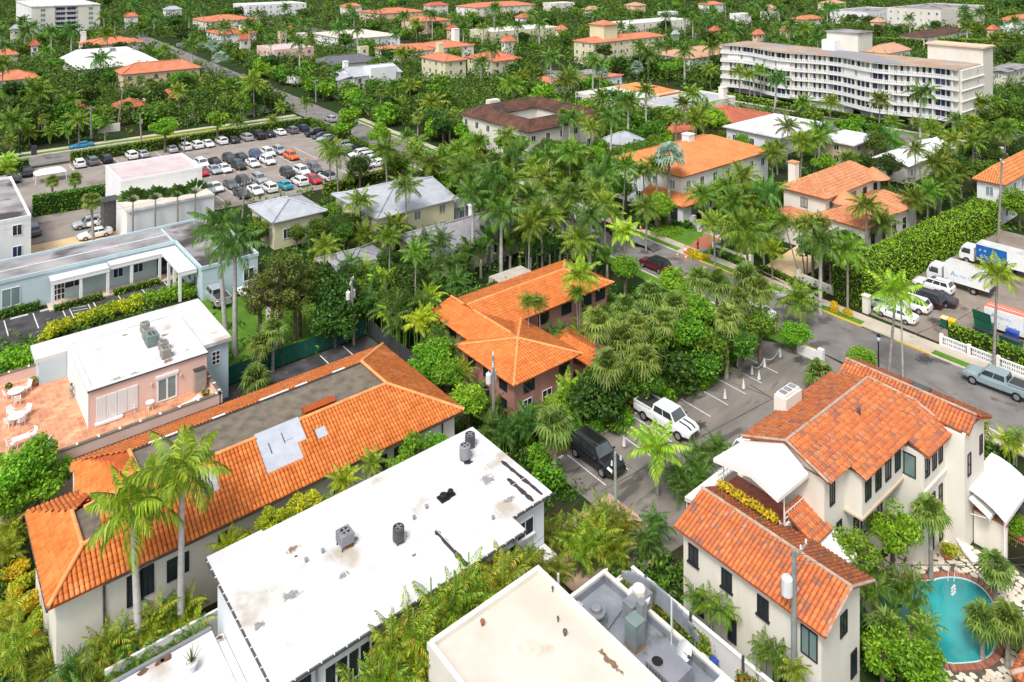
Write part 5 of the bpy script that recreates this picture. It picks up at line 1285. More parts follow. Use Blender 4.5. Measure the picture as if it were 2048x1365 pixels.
for px, py, rz, t in ((15,790,2.0, 'white chair at the back table, on its outer side'),(35,800,2.9, 'white chair at the back table, nearest the viewer'),(54,775,-1.0, 'white chair at the back table, on the facade side'),(22,826,0.4, 'white chair behind the middle table'),
                      (18,845,2.2, 'white chair at the middle table, outer side'),(42,843,3.4, 'white chair at the middle table, nearest the viewer'),(53,824,-0.8, 'white chair at the middle table, facade side'),(22,890,1.8, 'white chair at the outer end of the rectangular table'),(64,870,-1.2, 'white chair at the facade end of the rectangular table'),
                      (120,741,0.3, 'lone white chair by the pink parapet'),(265,815,1.2, 'white chair in front of the shutters'),(302,796,0.1, 'white chair beside the small round table')):
 chair(*at(px, py, tz), rz, t)
lounger(*at(92,895, ZTr + 0.3), ZTr, -0.2, 'white folding lounger near the leafy corner of the terrace')
lounger(*at(378,808, ZTr + 0.3), ZTr, -1.45, 'white lounger along the front parapet of the terrace')
for px, py, t, r, lr in ((17,780, 'terracotta pot with a low plant behind the back table', 0.3,0.28),(67,768, 'terracotta pot with a leafy plant at the pink parapet', 0.33,0.33),(94,757, 'terracotta pot with a sparse bush at the pink parapet', 0.34,0.3),(412,795, 'terracotta pot with a tall plant in the terrace corner', 0.24,0.36),(284,808, 'empty-looking red pot beside the small round table', 0.24,0.1),
                         (2,925, 'terracotta pot at the near end of the terrace', 0.3,0.35)):
 pot(*at(px, py, ZTr + 0.2), ZTr, t, r, 0.45, M_terra, L_tree, lr)
pot(*at(383,1335,3.2), 3.0, 'spiky plant in a white pot on the low mildewed terrace', 0.3,0.5, M_cer, L_olive, 0.5, spiky=True)
T = thing('garden_statue', 'small weathered statue beside the white penthouse wall', 'statue', (*at(143,795, ZTr), ZTr))
b = MB(); b.lathe([(0.2,0),(0.2,0.12),(0.13,0.18),(0.12,0.5),(0.2,0.75),(0.17,0.95),(0.07,1.05)], n=12); link('figure', b.mesh('figure', M_acbeige), T)
b = MB(); b.lathe([(0.05,1.04),(0.1,1.12),(0.1,1.22),(0.04,1.3)], n=10); link('head', b.mesh('head', M_dkmet), T)
# ---------------------------------------------------------------- middle-distance and far buildings
random.seed(21)
def px_rect(L, B, R, h):
 u0, v0 = at(*B, h); v1 = at(*L, h)[1]; u1 = at(*R, h)[0]
 return u0, u1, v0, v1
GLS = [M_glass, M_bluegl, M_glass, M_greengl, mat('curtained_glass', (.3,.3,.28),(.42,.41,.38), 2, rough=.15, spec=.6)]
LAND = []      # landmarks for describing plants: (phrase, u, v, h)
def house(name, label, cat, rc, ze, wm, kind='hip', rm=None, rise=2.0, axis=None, over=0.5, tile=False, base=None, win=True, wf=None, gm=None, storeys=None, hips=(True, True), short=None, ph=0.4, wy=None, sp=3.2):
 u0, u1, v0, v1 = rc
 T = thing(name, label, cat, (u0, v0,0))
 FOOT.append((u0 - 0.3, u1 + 0.3, v0 - 0.3, v1 + 0.3))
 LAND.append((short or label, (u0 + u1) / 2,(v0 + v1) / 2, ze))
 o = over if kind != 'flat' else 0.0
 walls(T, [(u0 + o, u1 - o, v0 + o, v1 - o)], ze - 0.02, wm)
 if kind == 'flat':
  parapet_roof(T, u0, u1, v0, v1, ze, rm or M_whroof, wm, ph, 0.25, over=0.03)
 elif kind == 'slab':
  b = MB(); b.box(u0 - 0.2, u1 + 0.2, v0 - 0.2, v1 + 0.2, ze, ze + 0.25); b.build('roof', rm or M_whroof, T)
 elif kind == 'shed':
  b = MB(); b.slab([(u0, v0, ze),(u1, v0, ze),(u1, v1, ze + rise),(u0, v1, ze + rise)], (0,0,-0.15)); b.build('roof', rm, T)
 else:
  hp = hips if kind == 'hip' else (False, False)
  F, Rr = hip_faces(u0, u1, v0, v1, ze, ze + rise, axis, *hp)
  rf = deck_faces('roof', T, F, base or rm)
  if not (hp[0] and hp[1]):
   ax = axis or ('u' if u1 - u0 >= v1 - v0 else 'v'); g = MB()
   if ax == 'u':
    vm = (v0 + v1) / 2
    for k, uu in enumerate((u0 + o, u1 - o - 0.2)):
     if not hp[k]: g.add([(uu, v0 + o, ze - 0.05),(uu, v1 - o, ze - 0.05),(uu, vm, ze + rise - 0.3),(uu + 0.2, v0 + o, ze - 0.05),(uu + 0.2, v1 - o, ze - 0.05),(uu + 0.2, vm, ze + rise - 0.3)], [(2,1,0),(3,4,5),(0,3,5,2),(2,5,4,1)])
   else:
    um = (u0 + u1) / 2
    for k, vv in enumerate((v0 + o, v1 - o - 0.2)):
     if not hp[k]: g.add([(u0 + o, vv, ze - 0.05),(u1 - o, vv, ze - 0.05),(um, vv, ze + rise - 0.3),(u0 + o, vv + 0.2, ze - 0.05),(u1 - o, vv + 0.2, ze - 0.05),(um, vv + 0.2, ze + rise - 0.3)], [(0,1,2),(5,4,3),(0,2,5,3),(2,1,4,5)])
   g.build('gable', wm, T)
  if tile:
   tl = []
   for f in F: tl += tiles_on(f, 0.36,0.5)
   lay_tiles(rf, tl, rm, 0.36,0.5, seg=3)
  for a, c in Rr: ridge(rf, Vector(a) + Vector((0,0,0.06)), Vector(c) + Vector((0,0,0.06)), base if False else rm, 0.14,1.2)
 if win:
  st = storeys or max(1, round(ze / 3.0)); fh = ze / st
  nu = max(1, int((u1 - u0 - 2 * o - 0.8) / sp)); nv = max(1, int((v1 - v0 - 2 * o - 0.8) / sp))
  for s in range(st):
   z0 = s * fh + fh * 0.3; hh = min(1.5, fh * 0.5)
   for i in range(nu): window(T, 'S', u0 + o + (u1 - u0 - 2 * o) * (i + 0.5) / nu, v0 + o, z0,1.15, hh, 2,1, wf or M_wframe, gm or random.choice(GLS))
   for i in range(nv): window(T, 'W', v0 + o + (v1 - v0 - 2 * o) * (i + 0.5) / nv, u0 + o, z0,1.15, hh, 2,1, wf or M_wframe, gm or random.choice(GLS))
 return T
def chimney(T, u, v, z0, z1, m, s=0.45, cap=None):
 b = MB(); b.box(u - s, u + s, v - s, v + s, z0, z1); c = b.build('chimney', m, T)
 b = MB(); b.box(u - s - 0.1, u + s + 0.1, v - s - 0.1, v + s + 0.1, z1, z1 + 0.2); b.build('cap', cap or m, c)
for nm, ob in (('the white-roofed building', (24,41)),('the long orange-tiled building', (21,57)),('the dusky pink villa', (50,59)),('the tiled corner house', (50,25)),('the pink terrace building', (12,75))):
 LAND.append((nm, ob[0], ob[1], 5))
# ----- pale blue motel
Mo = thing('motel', 'L-shaped pale blue motel with a weathered grey flat roof and white porches', 'building', (-20,96,0))
FOOT.append((-20,37,107,115.5)); FOOT.append((28,37,95.5,115)); LAND.append(('the pale blue motel', 20,108,4))
walls(Mo, [(-20,29.2,107.6,114.6)], 3.9, M_bluewall); walls(Mo, [(29.2,36.2,96.3,114.6)], 3.9, M_bluewall)
for r in ((-20,29.0,107.5,114.7),(29.0,36.3,96.2,114.7)):
 b = MB(); b.box(r[0] + 0.2, r[1] - 0.2, r[2] + 0.2, r[3] - 0.2,3.9,4.0 + (0.01 if r[0] > 0 else 0)); b.build('roof', M_greyroof, Mo)
for r in ((-20,29.0,107.5,107.7),(-20,36.3,114.5,114.75),(29.0,29.2,96.2,107.5),(36.1,36.3,96.2,114.5),(29.2,36.1,96.2,96.4)):
 b = MB(); b.box(*r, 3.88,4.3); b.build('parapet', M_bluewall, Mo)
for u0_, u1_, v0_, v1_, z_ in ((14.2,20.6,105.4,107.45,3.3),(20.7,29.0,105.6,107.45,3.45),(26.8,28.98,97.8,105.55,3.45)):
 b = MB(); b.box(u0_, u1_, v0_, v1_, z_, z_ + 0.22); b.build('porch_roof', M_whroof, Mo)
 b = MB(); b.box(u0_, u1_, v0_, v0_ + 0.15, z_ - 0.3, z_ - 0.002); b.build('porch_beam', M_wframe, Mo)
for u_, v_ in ((14.4,105.6),(17.4,105.6),(20.4,105.6),(23.2,105.8),(26.6,105.8),(27.0,103.0),(27.0,100.4),(27.0,98.0)):
 b = MB(); b.box(u_ - 0.16, u_ + 0.16, v_ - 0.16, v_ + 0.16,0,3.2); b.build('column', M_wframe, Mo)
b = MB(); b.box(14,29,105.2,107.5,0.0,0.16); b.build('porch_floor', M_tanwall, Mo)
window(Mo, 'S', u_at(22,107.6), 107.6,0.9,1.9,2.2,2,1, M_wframe, M_greengl); window(Mo, 'S', u_at(118,107.6), 107.6,0.2,1.3,2.1,3,3, M_wframe, M_glass, name='door')
window(Mo, 'S', u_at(148,107.6), 107.6,1.4,2.2,1.1,2,1, M_wframe, M_glass)
for uu in (22.0,24.4): window(Mo, 'S', uu, 107.6,1.2,1.2,1.2,2,1, M_wframe, M_bluegl)
window(Mo, 'S', 27.6,107.6,0.16,1.8,2.4,1,1, M_frame, M_glass, name='door')
for vv in (104,101.5,99): window(Mo, 'W', vv, 29.2,0.9,1.3,1.5,2,1, M_wframe, M_glass)
window(Mo, 'S', 35.0,96.3,1.0,1.4,1.6,2,1, M_wframe, M_glass)
b = MB(); b.box(-20,28.8,111.2,111.35,4.01,4.1); b.build('roof_seam', M_greywall, Mo)
# ----- white corner building at the far left, mauve-roofed block
u1_, v0_ = at(62,436,6.0); v1_ = at(19,358,6.0)[1]
house('white_block', 'white block with a grey flat roof at the left edge beside the tan court', 'building', (-25, u1_, v0_, v1_), 6.0, M_white, 'flat', M_greyroof, storeys=2, short='the left-edge white block')
u0_, v0_ = at(242,367,7.5); v1_ = at(221,346,7.5)[1]; u1_ = at(396,333,7.5)[0]
T = house('mauve_roof_building', 'white two-level building with a flat mauve roof beside the big car park', 'building', (u0_, u1_, v0_, v1_ + 4), 7.5, M_white, 'flat', M_mauve, win=False, short='the mauve-roofed building')
b = MB(); ub, vb = at(254,425,5.0); b.box(ub, u1_ - 0.3, vb, v0_ - 0.02,0,5.0); b.build('lower_wall', M_white, T)
b = MB(); b.box(ub - 0.05, u1_ - 0.25, vb - 0.05, v0_ - 0.02,5.0,5.12); b.build('lower_roof', M_bgroof, T); FOOT.append((ub, u1_, vb, v0_))
b = MB(); b.box(ub + 0.1, u1_ - 0.3, vb - 0.25, vb - 0.06,4.95,5.3); b.build('parapet', M_white, T)
b = MB(); b.box(u0_ - 2.6, u0_ - 0.05, v0_ + 0.3, v0_ + 3.2,4.8,4.95); b.build('canopy', M_dkgrey, T)
b = MB(); b.box(u0_ - 2.3, u0_ - 0.05, v0_ + 0.5, v0_ + 3.0,0,4.79); b.build('stair_core', M_dkmet, T)
# ----- grey-roofed cottages between motel and tiled villa
house('cottage', 'cream cottage with a grey metal hip roof and a small front gable', 'house', (41.9,50.6,105.8,115.6), 4.2, M_yelwall, 'hip', M_metroof, 1.6, 'v', short='the grey hip-roofed cottage')
T = house('long_cottage', 'long pale yellow two-storey house with a grey metal roof', 'house', (53.1,67.6,95.2,109.7), 5.2, M_yelwall, 'hip', M_metroof, 1.7, 'u', hips=(True, False), wf=M_yelwall, gm=M_greengl, short='the long pale yellow house')
house('porch_annex', 'lower grey-roofed annex at the street end of the pale yellow house', 'house', (67.7,71.5,96.5,103.5), 3.2, M_bluewall, 'hip', M_metroof, 0.9, 'v', short='the grey-roofed annex')
house('shingle_house', 'low house with a pale-ridged grey shingle hip roof beside the lawn', 'house', (42.2,50.5,83.4,92.0), 3.2, M_yelwall, 'hip', M_shing, 1.6, 'v', short='the low shingled house')
T = house('shingle_house', 'broad low house with dark grey shingles and pale ridges behind the banana trees', 'house', (54.5,71.5,82.4,92.3), 3.2, M_yelwall, 'hip', M_shing, 2.0, 'u', short='the broad shingled house')
chimney(T, 66.5,90,4,5.6, M_white)
# ----- brown-roofed courtyard house
rc = px_rect((928,226),(1056,266),(1189,227), 6.5)
u0, u1, v0, v1 = rc
T = house('courtyard_house', 'white two-storey courtyard house with a dark brown tiled roof', 'house', rc, 6.5, M_offw, 'none', short='the brown-roofed courtyard house') if False else thing('courtyard_house', 'white two-storey courtyard house with a dark brown tiled roof', 'house', (u0, v0,0))
FOOT.append(rc); LAND.append(('the brown-roofed courtyard house', (u0 + u1) / 2,(v0 + v1) / 2,6))
w_ = 6.2; zr = 8.2; ze = 6.5
walls(T, [(u0 + .6, u1 - .6, v0 + .6, v0 + w_ - .4),(u0 + .6, u0 + w_ - .4, v0 + w_ - .4, v1 - .6),(u1 - w_ + .4, u1 - .6, v0 + w_ - .4, v1 - .6),(u0 + w_ - .4, u1 - w_ + .4, v1 - w_ + .4, v1 - .6)], ze - .02, M_offw)
m_ = w_ / 2
oc = [(u0, v0),(u1, v0),(u1, v1),(u0, v1)]; mc = [(u0 + m_, v0 + m_),(u1 - m_, v0 + m_),(u1 - m_, v1 - m_),(u0 + m_, v1 - m_)]; ic = [(u0 + w_, v0 + w_),(u1 - w_, v0 + w_),(u1 - w_, v1 - w_),(u0 + w_, v1 - w_)]
F = []
for k in range(4):
 j = (k + 1) % 4
 F.append([(*oc[k], ze),(*oc[j], ze),(*mc[j], zr),(*mc[k], zr)]); F.append([(*ic[j], ze),(*ic[k], ze),(*mc[k], zr),(*mc[j], zr)])
rf = deck_faces('roof', T, F, M_tilebr); tl = []
for f in F: tl += tiles_on(f, 0.4,0.6)
lay_tiles(rf, tl, M_tilebr, 0.4,0.6, seg=3)
for k in range(4):
 j = (k + 1) % 4
 for a, c in (((*oc[k], ze + .1),(*mc[k], zr + .1)),((*mc[k], zr + .1),(*mc[j], zr + .1))): ridge(rf, a, c, M_tilebr, 0.16,1.0)
for s in range(2):
 for i in range(6): window(T, 'S', u0 + 2 + i * (u1 - u0 - 4) / 5, v0 + .6,0.9 + s * 3.1,1.2,1.5,2,1, M_wframe)
 for i in range(6): window(T, 'W', v0 + 2 + i * (v1 - v0 - 4) / 5, u0 + .6,0.9 + s * 3.1,1.2,1.5,2,1, M_wframe)
b = MB(); b.box(u0 + w_ + 1, u0 + w_ + 4, v1 - 2.5, v1 - 0.8,6.4,9.0); b.build('plant_room', M_offw, T)
# ----- villas across the street
rc = px_rect((1302,296),(1364,356),(1545,302), 7.0)
u0, u1, v0, v1 = rc
T = house('white_villa', 'white two-storey villa with a bright orange tile roof and a tiled porch', 'house', rc, 7.0, M_white, 'hip', M_tileO2,2.6, 'u', tile=True, base=M_tilebaseC, win=True, wf=M_wframe, short='the orange-roofed white villa')
chimney(T, (u0 + u1) / 2 - 1,(v0 + v1) / 2 + 0.3,8.5,10.7, M_white, 0.8)
b = MB(); b.slab([(u0 - 2.4, v0 - 2.0,3.2),(u0 + 0.5, v0 - 2.0,3.2),(u0 + 0.5, v0 + 6,4.1),(u0 - 0.1, v0 + 6,4.1)], (0,0,-0.15))
pr = deck_faces('porch_roof', T, [[(u0 - 2.4, v0 + 7,3.2),(u0 - 2.4, v0 - 2.2,3.2),(u0 + 0.4, v0 + 0.4,4.2),(u0 + 0.4, v0 + 7,4.2)], [(u0 - 2.4, v0 - 2.2,3.2),(u0 + 6, v0 - 2.2,3.2),(u0 + 6, v0 + 0.4,4.2),(u0 + 0.4, v0 + 0.4,4.2)]], M_tilebaseC)
tl = tiles_on([(u0 - 2.4, v0 + 7,3.2),(u0 - 2.4, v0 - 2.2,3.2),(u0 + 0.4, v0 + 0.4,4.2),(u0 + 0.4, v0 + 7,4.2)], .36,.5) + tiles_on([(u0 - 2.4, v0 - 2.2,3.2),(u0 + 6, v0 - 2.2,3.2),(u0 + 6, v0 + 0.4,4.2),(u0 + 0.4, v0 + 0.4,4.2)], .36,.5)
lay_tiles(pr, tl, M_tileO2,.36,.5, seg=3)
walls(T, [(u0 - 1.9, u0 + 0.4, v0 - 1.6, v0 + 6.6)], 3.15, M_white, 'porch_wall'); FOOT.append((u0 - 2.5, u0, v0 - 2.3, v0 + 7))
b = MB(); b.box(u0 - 1.92, u0 - 1.86, v0 - 0.6, v0 + 0.9,0,2.6); b.build('doorway', M_glass, T)
for vv in (v0 + 3, v0 + 5): window(T, 'W', vv, u0 - 1.9,0.7,1.2,1.8,2,2, M_wframe)
V1U, V1V = u0, v0
rc = px_rect((1564,373),(1654,400),(1812,362), 6.5)
u0, u1, v0, v1 = rc
T = house('apricot_villa', 'cream two-storey villa with apricot tile roofs, a turret and a long wing', 'house', rc, 6.5, M_cream, 'hip', M_tileV, 2.3, 'u', tile=True, base=M_tilebaseC, wf=M_frame, short='the apricot-roofed villa')
rc2 = px_rect((1638,427),(1733,460),(1866,412), 4.2)
a0, a1, c0, c1 = rc2
F, Rr = hip_faces(a0, a1, c0, min(c1, v0 + 1.5), 4.2,6.0, 'u'); rf = deck_faces('wing_roof', T, F, M_tilebaseC); tl = []
for f in F: tl += tiles_on(f, .36,.5)
lay_tiles(rf, tl, M_tileV, .36,.5, seg=3)
for a, c in Rr: ridge(rf, a, c, M_tileV, .14,1.0)
walls(T, [(a0 + .5, a1 - .5, c0 + .5, min(c1, v0 + 1) - .5)], 4.15, M_cream, 'wing_wall'); FOOT.append((a0, a1, c0, v0))
F, Rr = hip_faces(a0 - 3.5, a0 + 1.5, v0 - 1, v0 + 7,3.6,4.8, 'v'); rf = deck_faces('side_roof', T, F, M_tilebaseC); tl = []
for f in F: tl += tiles_on(f, .36,.5)
lay_tiles(rf, tl, M_tileV, .36,.5, seg=3); walls(T, [(a0 - 3, a0 + 1, v0 - .5, v0 + 6.5)], 3.55, M_cream, 'side_wall'); FOOT.append((a0 - 4, a0, v0 - 1, v0 + 7))
for k in range(4): window(T, 'S', a0 + 3 + k * 3.5, c0 + .5,1.2,1.1,1.6,2,1, M_frame)
for k in range(2): window(T, 'W', c0 + 1.5 + k * 2.4, a0 + .5,1.2,1.1,1.6,2,1, M_frame)
b = MB(); tu, tv = u0 + 4.2, v0 - 0.6; b.lathe([(2.0,0),(2.0,5.6)], tu, tv, 16); b.build('turret', M_cream, T)
b = MB(); b.lathe([(2.4,5.6),(0.05,7.3)], tu, tv, 20); b.build('turret_roof', M_tileV, T)
b = MB(); tu, tv = u1 - 2, v0 + 1.0; b.lathe([(2.6,6.6),(0.05,8.2)], tu, tv, 20); b.build('turret_roof', M_tileV, T)
chimney(T, u0 + 2.2, v1 - 1.2,7,10.3, M_cream, 0.6, M_tileV)
# ----- table of the rest: label, category, L, B, R, eave, wall, kind, roof, rise, options
HS = [
 ('white_cottage', 'white house with an orange tile roof at the right edge beyond the tall hedge', (1958,352),(2010,372),(2160,330), 6.5, M_white, 'hip', M_tileO2,2.2, dict(axis='u', tile=True, base=M_tilebaseC, short='the right-edge white house')),
 ('flat_house', 'low white house with a big plain white flat roof near the apartment block', (1474,248),(1560,278),(1648,247), 4.0, M_white, 'slab', M_whroof, 0, dict(short='the plain white flat roof')),
 ('tan_house', 'tan house with a white flat roof and dark double windows', (1654,273),(1707,293),(1749,273), 4.6, M_tanwall, 'slab', M_whroof, 0, dict(short='the tan house')),
 ('ribbed_roof_house', 'low house with a white ribbed metal gable roof', (1741,316),(1818,334),(1943,300), 3.6, M_offw, 'gable', M_whmet, 1.3, dict(axis='u', short='the white ribbed roof')),
 ('red_roof_house', 'low house with a broad brick-red hip roof', (1412,218),(1471,247),(1542,228), 3.8, M_tanwall, 'hip', M_tilered, 1.6, dict(short='the brick-red roof')),
 ('cream_house', 'cream box house with a flat roof and a small orange hip roof', (1211,178),(1240,206),(1346,182), 5.0, M_cream, 'flat', M_whroof, 0, dict(short='the cream box house')),
 ('studio_house', 'white studio house with a grey flat roof and a square chimney', (1329,196),(1352,220),(1450,192), 4.4, M_cream, 'flat', M_metroof, 0, dict(short='the white studio house')),
 ('grey_gable_house', 'small house with pale grey metal roof hidden in trees', (1205,279),(1240,292),(1281,278), 4.2, M_white, 'hip', M_metroof, 1.7, dict(short='the small grey metal roof')),
 ('rust_roof_cottage', 'rust-red roofed cottage peeking between trees', (1335,258),(1350,268),(1378,254), 3.6, M_tanwall, 'hip', M_tilered, 1.2, dict(short='the rust-roofed cottage')),
 ('yellow_residence', 'long yellow residence with orange roof and a square roof tower', (1162,80),(1187,87),(1312,70), 9.0, M_yelwall, 'hip', M_salmon, 1.6, dict(axis='u', storeys=3, short='the yellow tower residence')),
 ('peach_roof_house', 'house with a broad peach-coloured roof beside the apartment block', (1362,100),(1382,118),(1452,98), 5.0, M_white, 'hip', M_peachroof, 2.5, dict(short='the peach roof')),
 ('flat_tile_house', 'flat-roofed house with an orange tiled edge and grey centre', (1033,160),(1116,170),(1234,148), 4.2, M_white, 'hip', M_salmon, 0.9, dict(axis='u', short='the orange-edged flat house')),
 ('yellow_villa', 'tall pale yellow villa with arched windows and a salmon roof', (862,112),(890,124),(930,118), 8.0, M_yelwall, 'hip', M_salmon, 1.6, dict(storeys=3, short='the tall pale yellow villa')),
 ('gabled_white_house', 'white two-storey house with a grey gable roof and dormer parapet', (676,145),(706,155),(798,142), 6.2, M_white, 'gable', M_metroof, 2.2, dict(axis='u', short='the white gabled house')),
 ('charcoal_roof_house', 'low house with a wide charcoal hip roof', (622,124),(640,133),(740,116), 4.0, M_offw, 'hip', M_dkshing, 2.4, dict(axis='u', short='the charcoal hip roof')),
 ('cream_roof_villa', 'white villa with a cream hip roof and arched porch', (638,66),(690,79),(775,66), 5.5, M_white, 'hip', M_bgroof, 2.4, dict(axis='u', short='the cream-roofed villa')),
 ('pinkish_flat_house', 'pinkish flat-roofed house in two blocks', (532,92),(548,102),(612,92), 6.0, M_pink, 'flat', M_mauve, 0, dict(short='the pinkish flat-roofed house')),
 ('salmon_hip_house', 'low house with linked salmon hip roofs', (759,95),(800,106),(880,92), 4.0, M_cream, 'hip', M_salmon, 1.8, dict(axis='u', short='the linked salmon roofs')),
 ('chimney_house', 'orange-roofed house with a tall white chimney', (842,88),(880,97),(935,88), 5.0, M_cream, 'hip', M_salmon, 2.0, dict(short='the tall-chimney house')),
 ('steep_roof_house', 'house with a steep orange roof behind the yellow villa', (955,112),(985,124),(1012,112), 6.0, M_yelwall, 'hip', M_tilered, 2.6, dict(short='the steep orange roof')),
 ('salmon_estate', 'estate house with a large salmon hip roof near the top edge', (382,38),(412,44),(492,34), 6.0, M_cream, 'hip', M_salmon, 2.6, dict(axis='u', short='the large salmon estate roof')),
 ('twin_chimney_house', 'white house with a red tile roof and two white chimneys', (424,62),(440,70),(500,62), 5.0, M_white, 'hip', M_tilered, 1.8, dict(short='the twin-chimney house')),
 ('estate_wing', 'long villa with a low orange roof and white chimney behind the metal roof', (103,88),(170,92),(280,80), 5.0, M_offw, 'hip', M_salmon, 2.2, dict(axis='u', short='the long low villa')),
 ('orange_estate', 'peach two-storey villa with orange hip roofs beyond the cross street', (210,144),(243,150),(402,135), 6.5, M_peach, 'hip', M_salmon, 2.6, dict(axis='u', tile=False, short='the peach villa')),
 ('salmon_left_house', 'salmon-roofed house cut by the left edge', (-60,158),(-20,164),(74,150), 6.0, M_offw, 'hip', M_salmon, 2.2, dict(axis='u', short='the left-edge salmon roof')),
 ('small_left_house', 'small house with a salmon gable at the upper left edge', (-40,108),(-10,112),(34,105), 5.0, M_offw, 'hip', M_salmon, 2.2, dict(axis='u', short='the small salmon gable')),
 ('brown_villa', 'cream villa with a brown hip roof and an arched window behind the apartment block', (1834,66),(1850,76),(1962,64), 6.0, M_cream, 'hip', M_tilebr, 2.0, dict(axis='u', short='the brown-roofed villa')),
 ('peach_hip_house', 'peach roofs behind the apartment stair tower', (1740,100),(1775,108),(1812,98), 7.0, M_cream, 'hip', M_peachroof, 2.6, dict(short='the stair-tower peach roofs')),
 ('peach_hip_house', 'peach hip roofs behind the end of the apartment block', (1862,120),(1880,124),(2005,112), 5.5, M_cream, 'hip', M_peachroof, 2.4, dict(axis='u', short='the apartment-end peach hips')),
 ('beige_flats', 'beige two-storey flats with a grey roof at the right edge', (1990,135),(2016,146),(2130,138), 6.5, M_offw, 'slab', M_greyroof, 0, dict(short='the beige flats')),
 ('white_office', 'white office building with small dark windows at the top edge', (470,8),(494,12),(630,9), 10.0, M_white, 'flat', M_whroof, 0, dict(storeys=3, sp=4.5, short='the white office building')),
 ('long_hotel', 'long white hotel with rows of small windows at the top right', (1800,14),(1882,22),(2012,14), 12.0, M_offw, 'flat', M_greyroof, 0, dict(storeys=3, sp=4.0, short='the long white hotel')),
 ('hotel_wing', 'white hotel wing with a red tile roof at the right edge', (2008,38),(2030,42),(2140,36), 9.0, M_white, 'hip', M_salmon, 2.0, dict(axis='u', storeys=3, short='the red-roofed hotel wing')),
 ('white_clubhouse', 'low white club building behind the palms at the top right', (1700,18),(1735,26),(1796,18), 8.0, M_white, 'flat', M_greyroof, 0, dict(storeys=2, sp=5, short='the white club building')),
 ('salmon_terrace', 'row of salmon-roofed houses near the top edge', (735,22),(760,28),(830,20), 6.0, M_peach, 'hip', M_salmon, 2.4, dict(axis='u', short='the salmon-roofed row')),
 ('peach_mansion', 'peach mansion with a salmon roof half hidden by palms', (815,38),(842,44),(885,38), 7.0, M_peach, 'hip', M_salmon, 2.4, dict(short='the peach mansion')),
 ('wide_mansion', 'wide mansion with a pale salmon roof at the top edge', (920,12),(950,16),(1080,10), 7.0, M_cream, 'hip', M_salmon, 2.6, dict(axis='u', sp=6, short='the wide mansion')),
 ('yellow_flat_house', 'pale yellow house with a white flat roof between tall palms', (968,58),(985,66),(1090,52), 6.0, M_yelwall, 'flat', M_whroof, 0, dict(sp=5, short='the yellow flat-roofed house')),
 ('white_flat_villa', 'white flat villa among the palms above the yellow residence', (1230,44),(1255,50),(1390,40), 6.0, M_cream, 'flat', M_whroof, 0, dict(sp=5, short='the white flat villa')),
 ('orange_cottage', 'orange-roofed cottage beyond the apartment block', (1600,36),(1612,40),(1640,36), 5.0, M_cream, 'hip', M_salmon, 2.0, dict(short='the orange-roofed cottage')),
]
for row in HS:
 nm, lab, L_, B_, Rr_, ze, wm, kd, rm, rise, opt = row
 rc = px_rect(L_, B_, Rr_, ze)
 far = rc[0] + rc[2] > 420
 opt.setdefault('sp', 3.4 if not far else 6.0)
 T = house(nm, lab, 'house', rc, ze, wm, kd, rm, rise, **opt)
 u0, u1, v0, v1 = rc
 if nm == 'yellow_residence':
  uu, vv = at(1207,70,11); b = MB(); b.box(uu - 4, uu + 4, vv - 4, vv + 4,9,15.5); tw = b.build('tower', M_yelwall, T)
  F, _r = hip_faces(uu - 4.6, uu + 4.6, vv - 4.6, vv + 4.6,15.5,17.2); deck_faces('tower_roof', T, F, M_salmon)
 if nm == 'cream_house':
  F, _r = hip_faces(u1 - 9, u1 + 0.5, v0 - 0.5, v1 + 0.5,5.1,6.6); deck_faces('hip_roof', T, F, M_tileO2)
 if nm == 'studio_house': chimney(T, u1 - 3, v0 + 2,4,7.2, M_cream, 0.8)
 if nm == 'chimney_house': chimney(T, u1 - 4,(v0 + v1) / 2,5,11.5, M_white, 1.3)
 if nm in ('estate_wing',): chimney(T, u0 + 2, v1 - 2,5,9.5, M_white, 1.0)
 if nm == 'yellow_villa': chimney(T, u1 - 3, v1 - 3,8,12.5, M_yelwall, 1.0)
 if nm == 'gabled_white_house':
  um = u0 + (u1 - u0) * 0.6; b = MB(); b.box(um - 5, um + 4, v0 - 1.0, v0 + 3.5,0,8.6); b.build('dormer_block', M_white, T); chimney(T, u0 + 1.5, v1 - 4,7,10, M_white, 0.7)
  b = MB(); b.box(u0 - 4.5, u0 + 0.4, v0 + 1, v1 - 1,0,5.6); b.build('porch', M_white, T); b = MB(); b.slab([(u0 - 5, v0 + .5,5.6),(u0 + .4, v0 + .5,6.6),(u0 + .4, v1 - .5,6.6),(u0 - 5, v1 - .5,5.6)], (0,0,-.15)); b.build('porch_roof', M_metroof, T)
  for k in range(4): window(T, 'W', v0 + 2 + k * (v1 - v0 - 4) / 3, u0 - 4.5,3.4,1.6,1.6,2,1, M_wframe)
 if nm == 'twin_chimney_house':
  for du in (3,12): chimney(T, u0 + du, v0 + 4,5,8.5, M_white, 1.0)
 if nm == 'flat_tile_house':
  b = MB(); b.box(u0 + 5, u1 - 5, v0 + 4, v1 - 4,4.6,5.3); b.build('flat_top', M_greyroof, T)
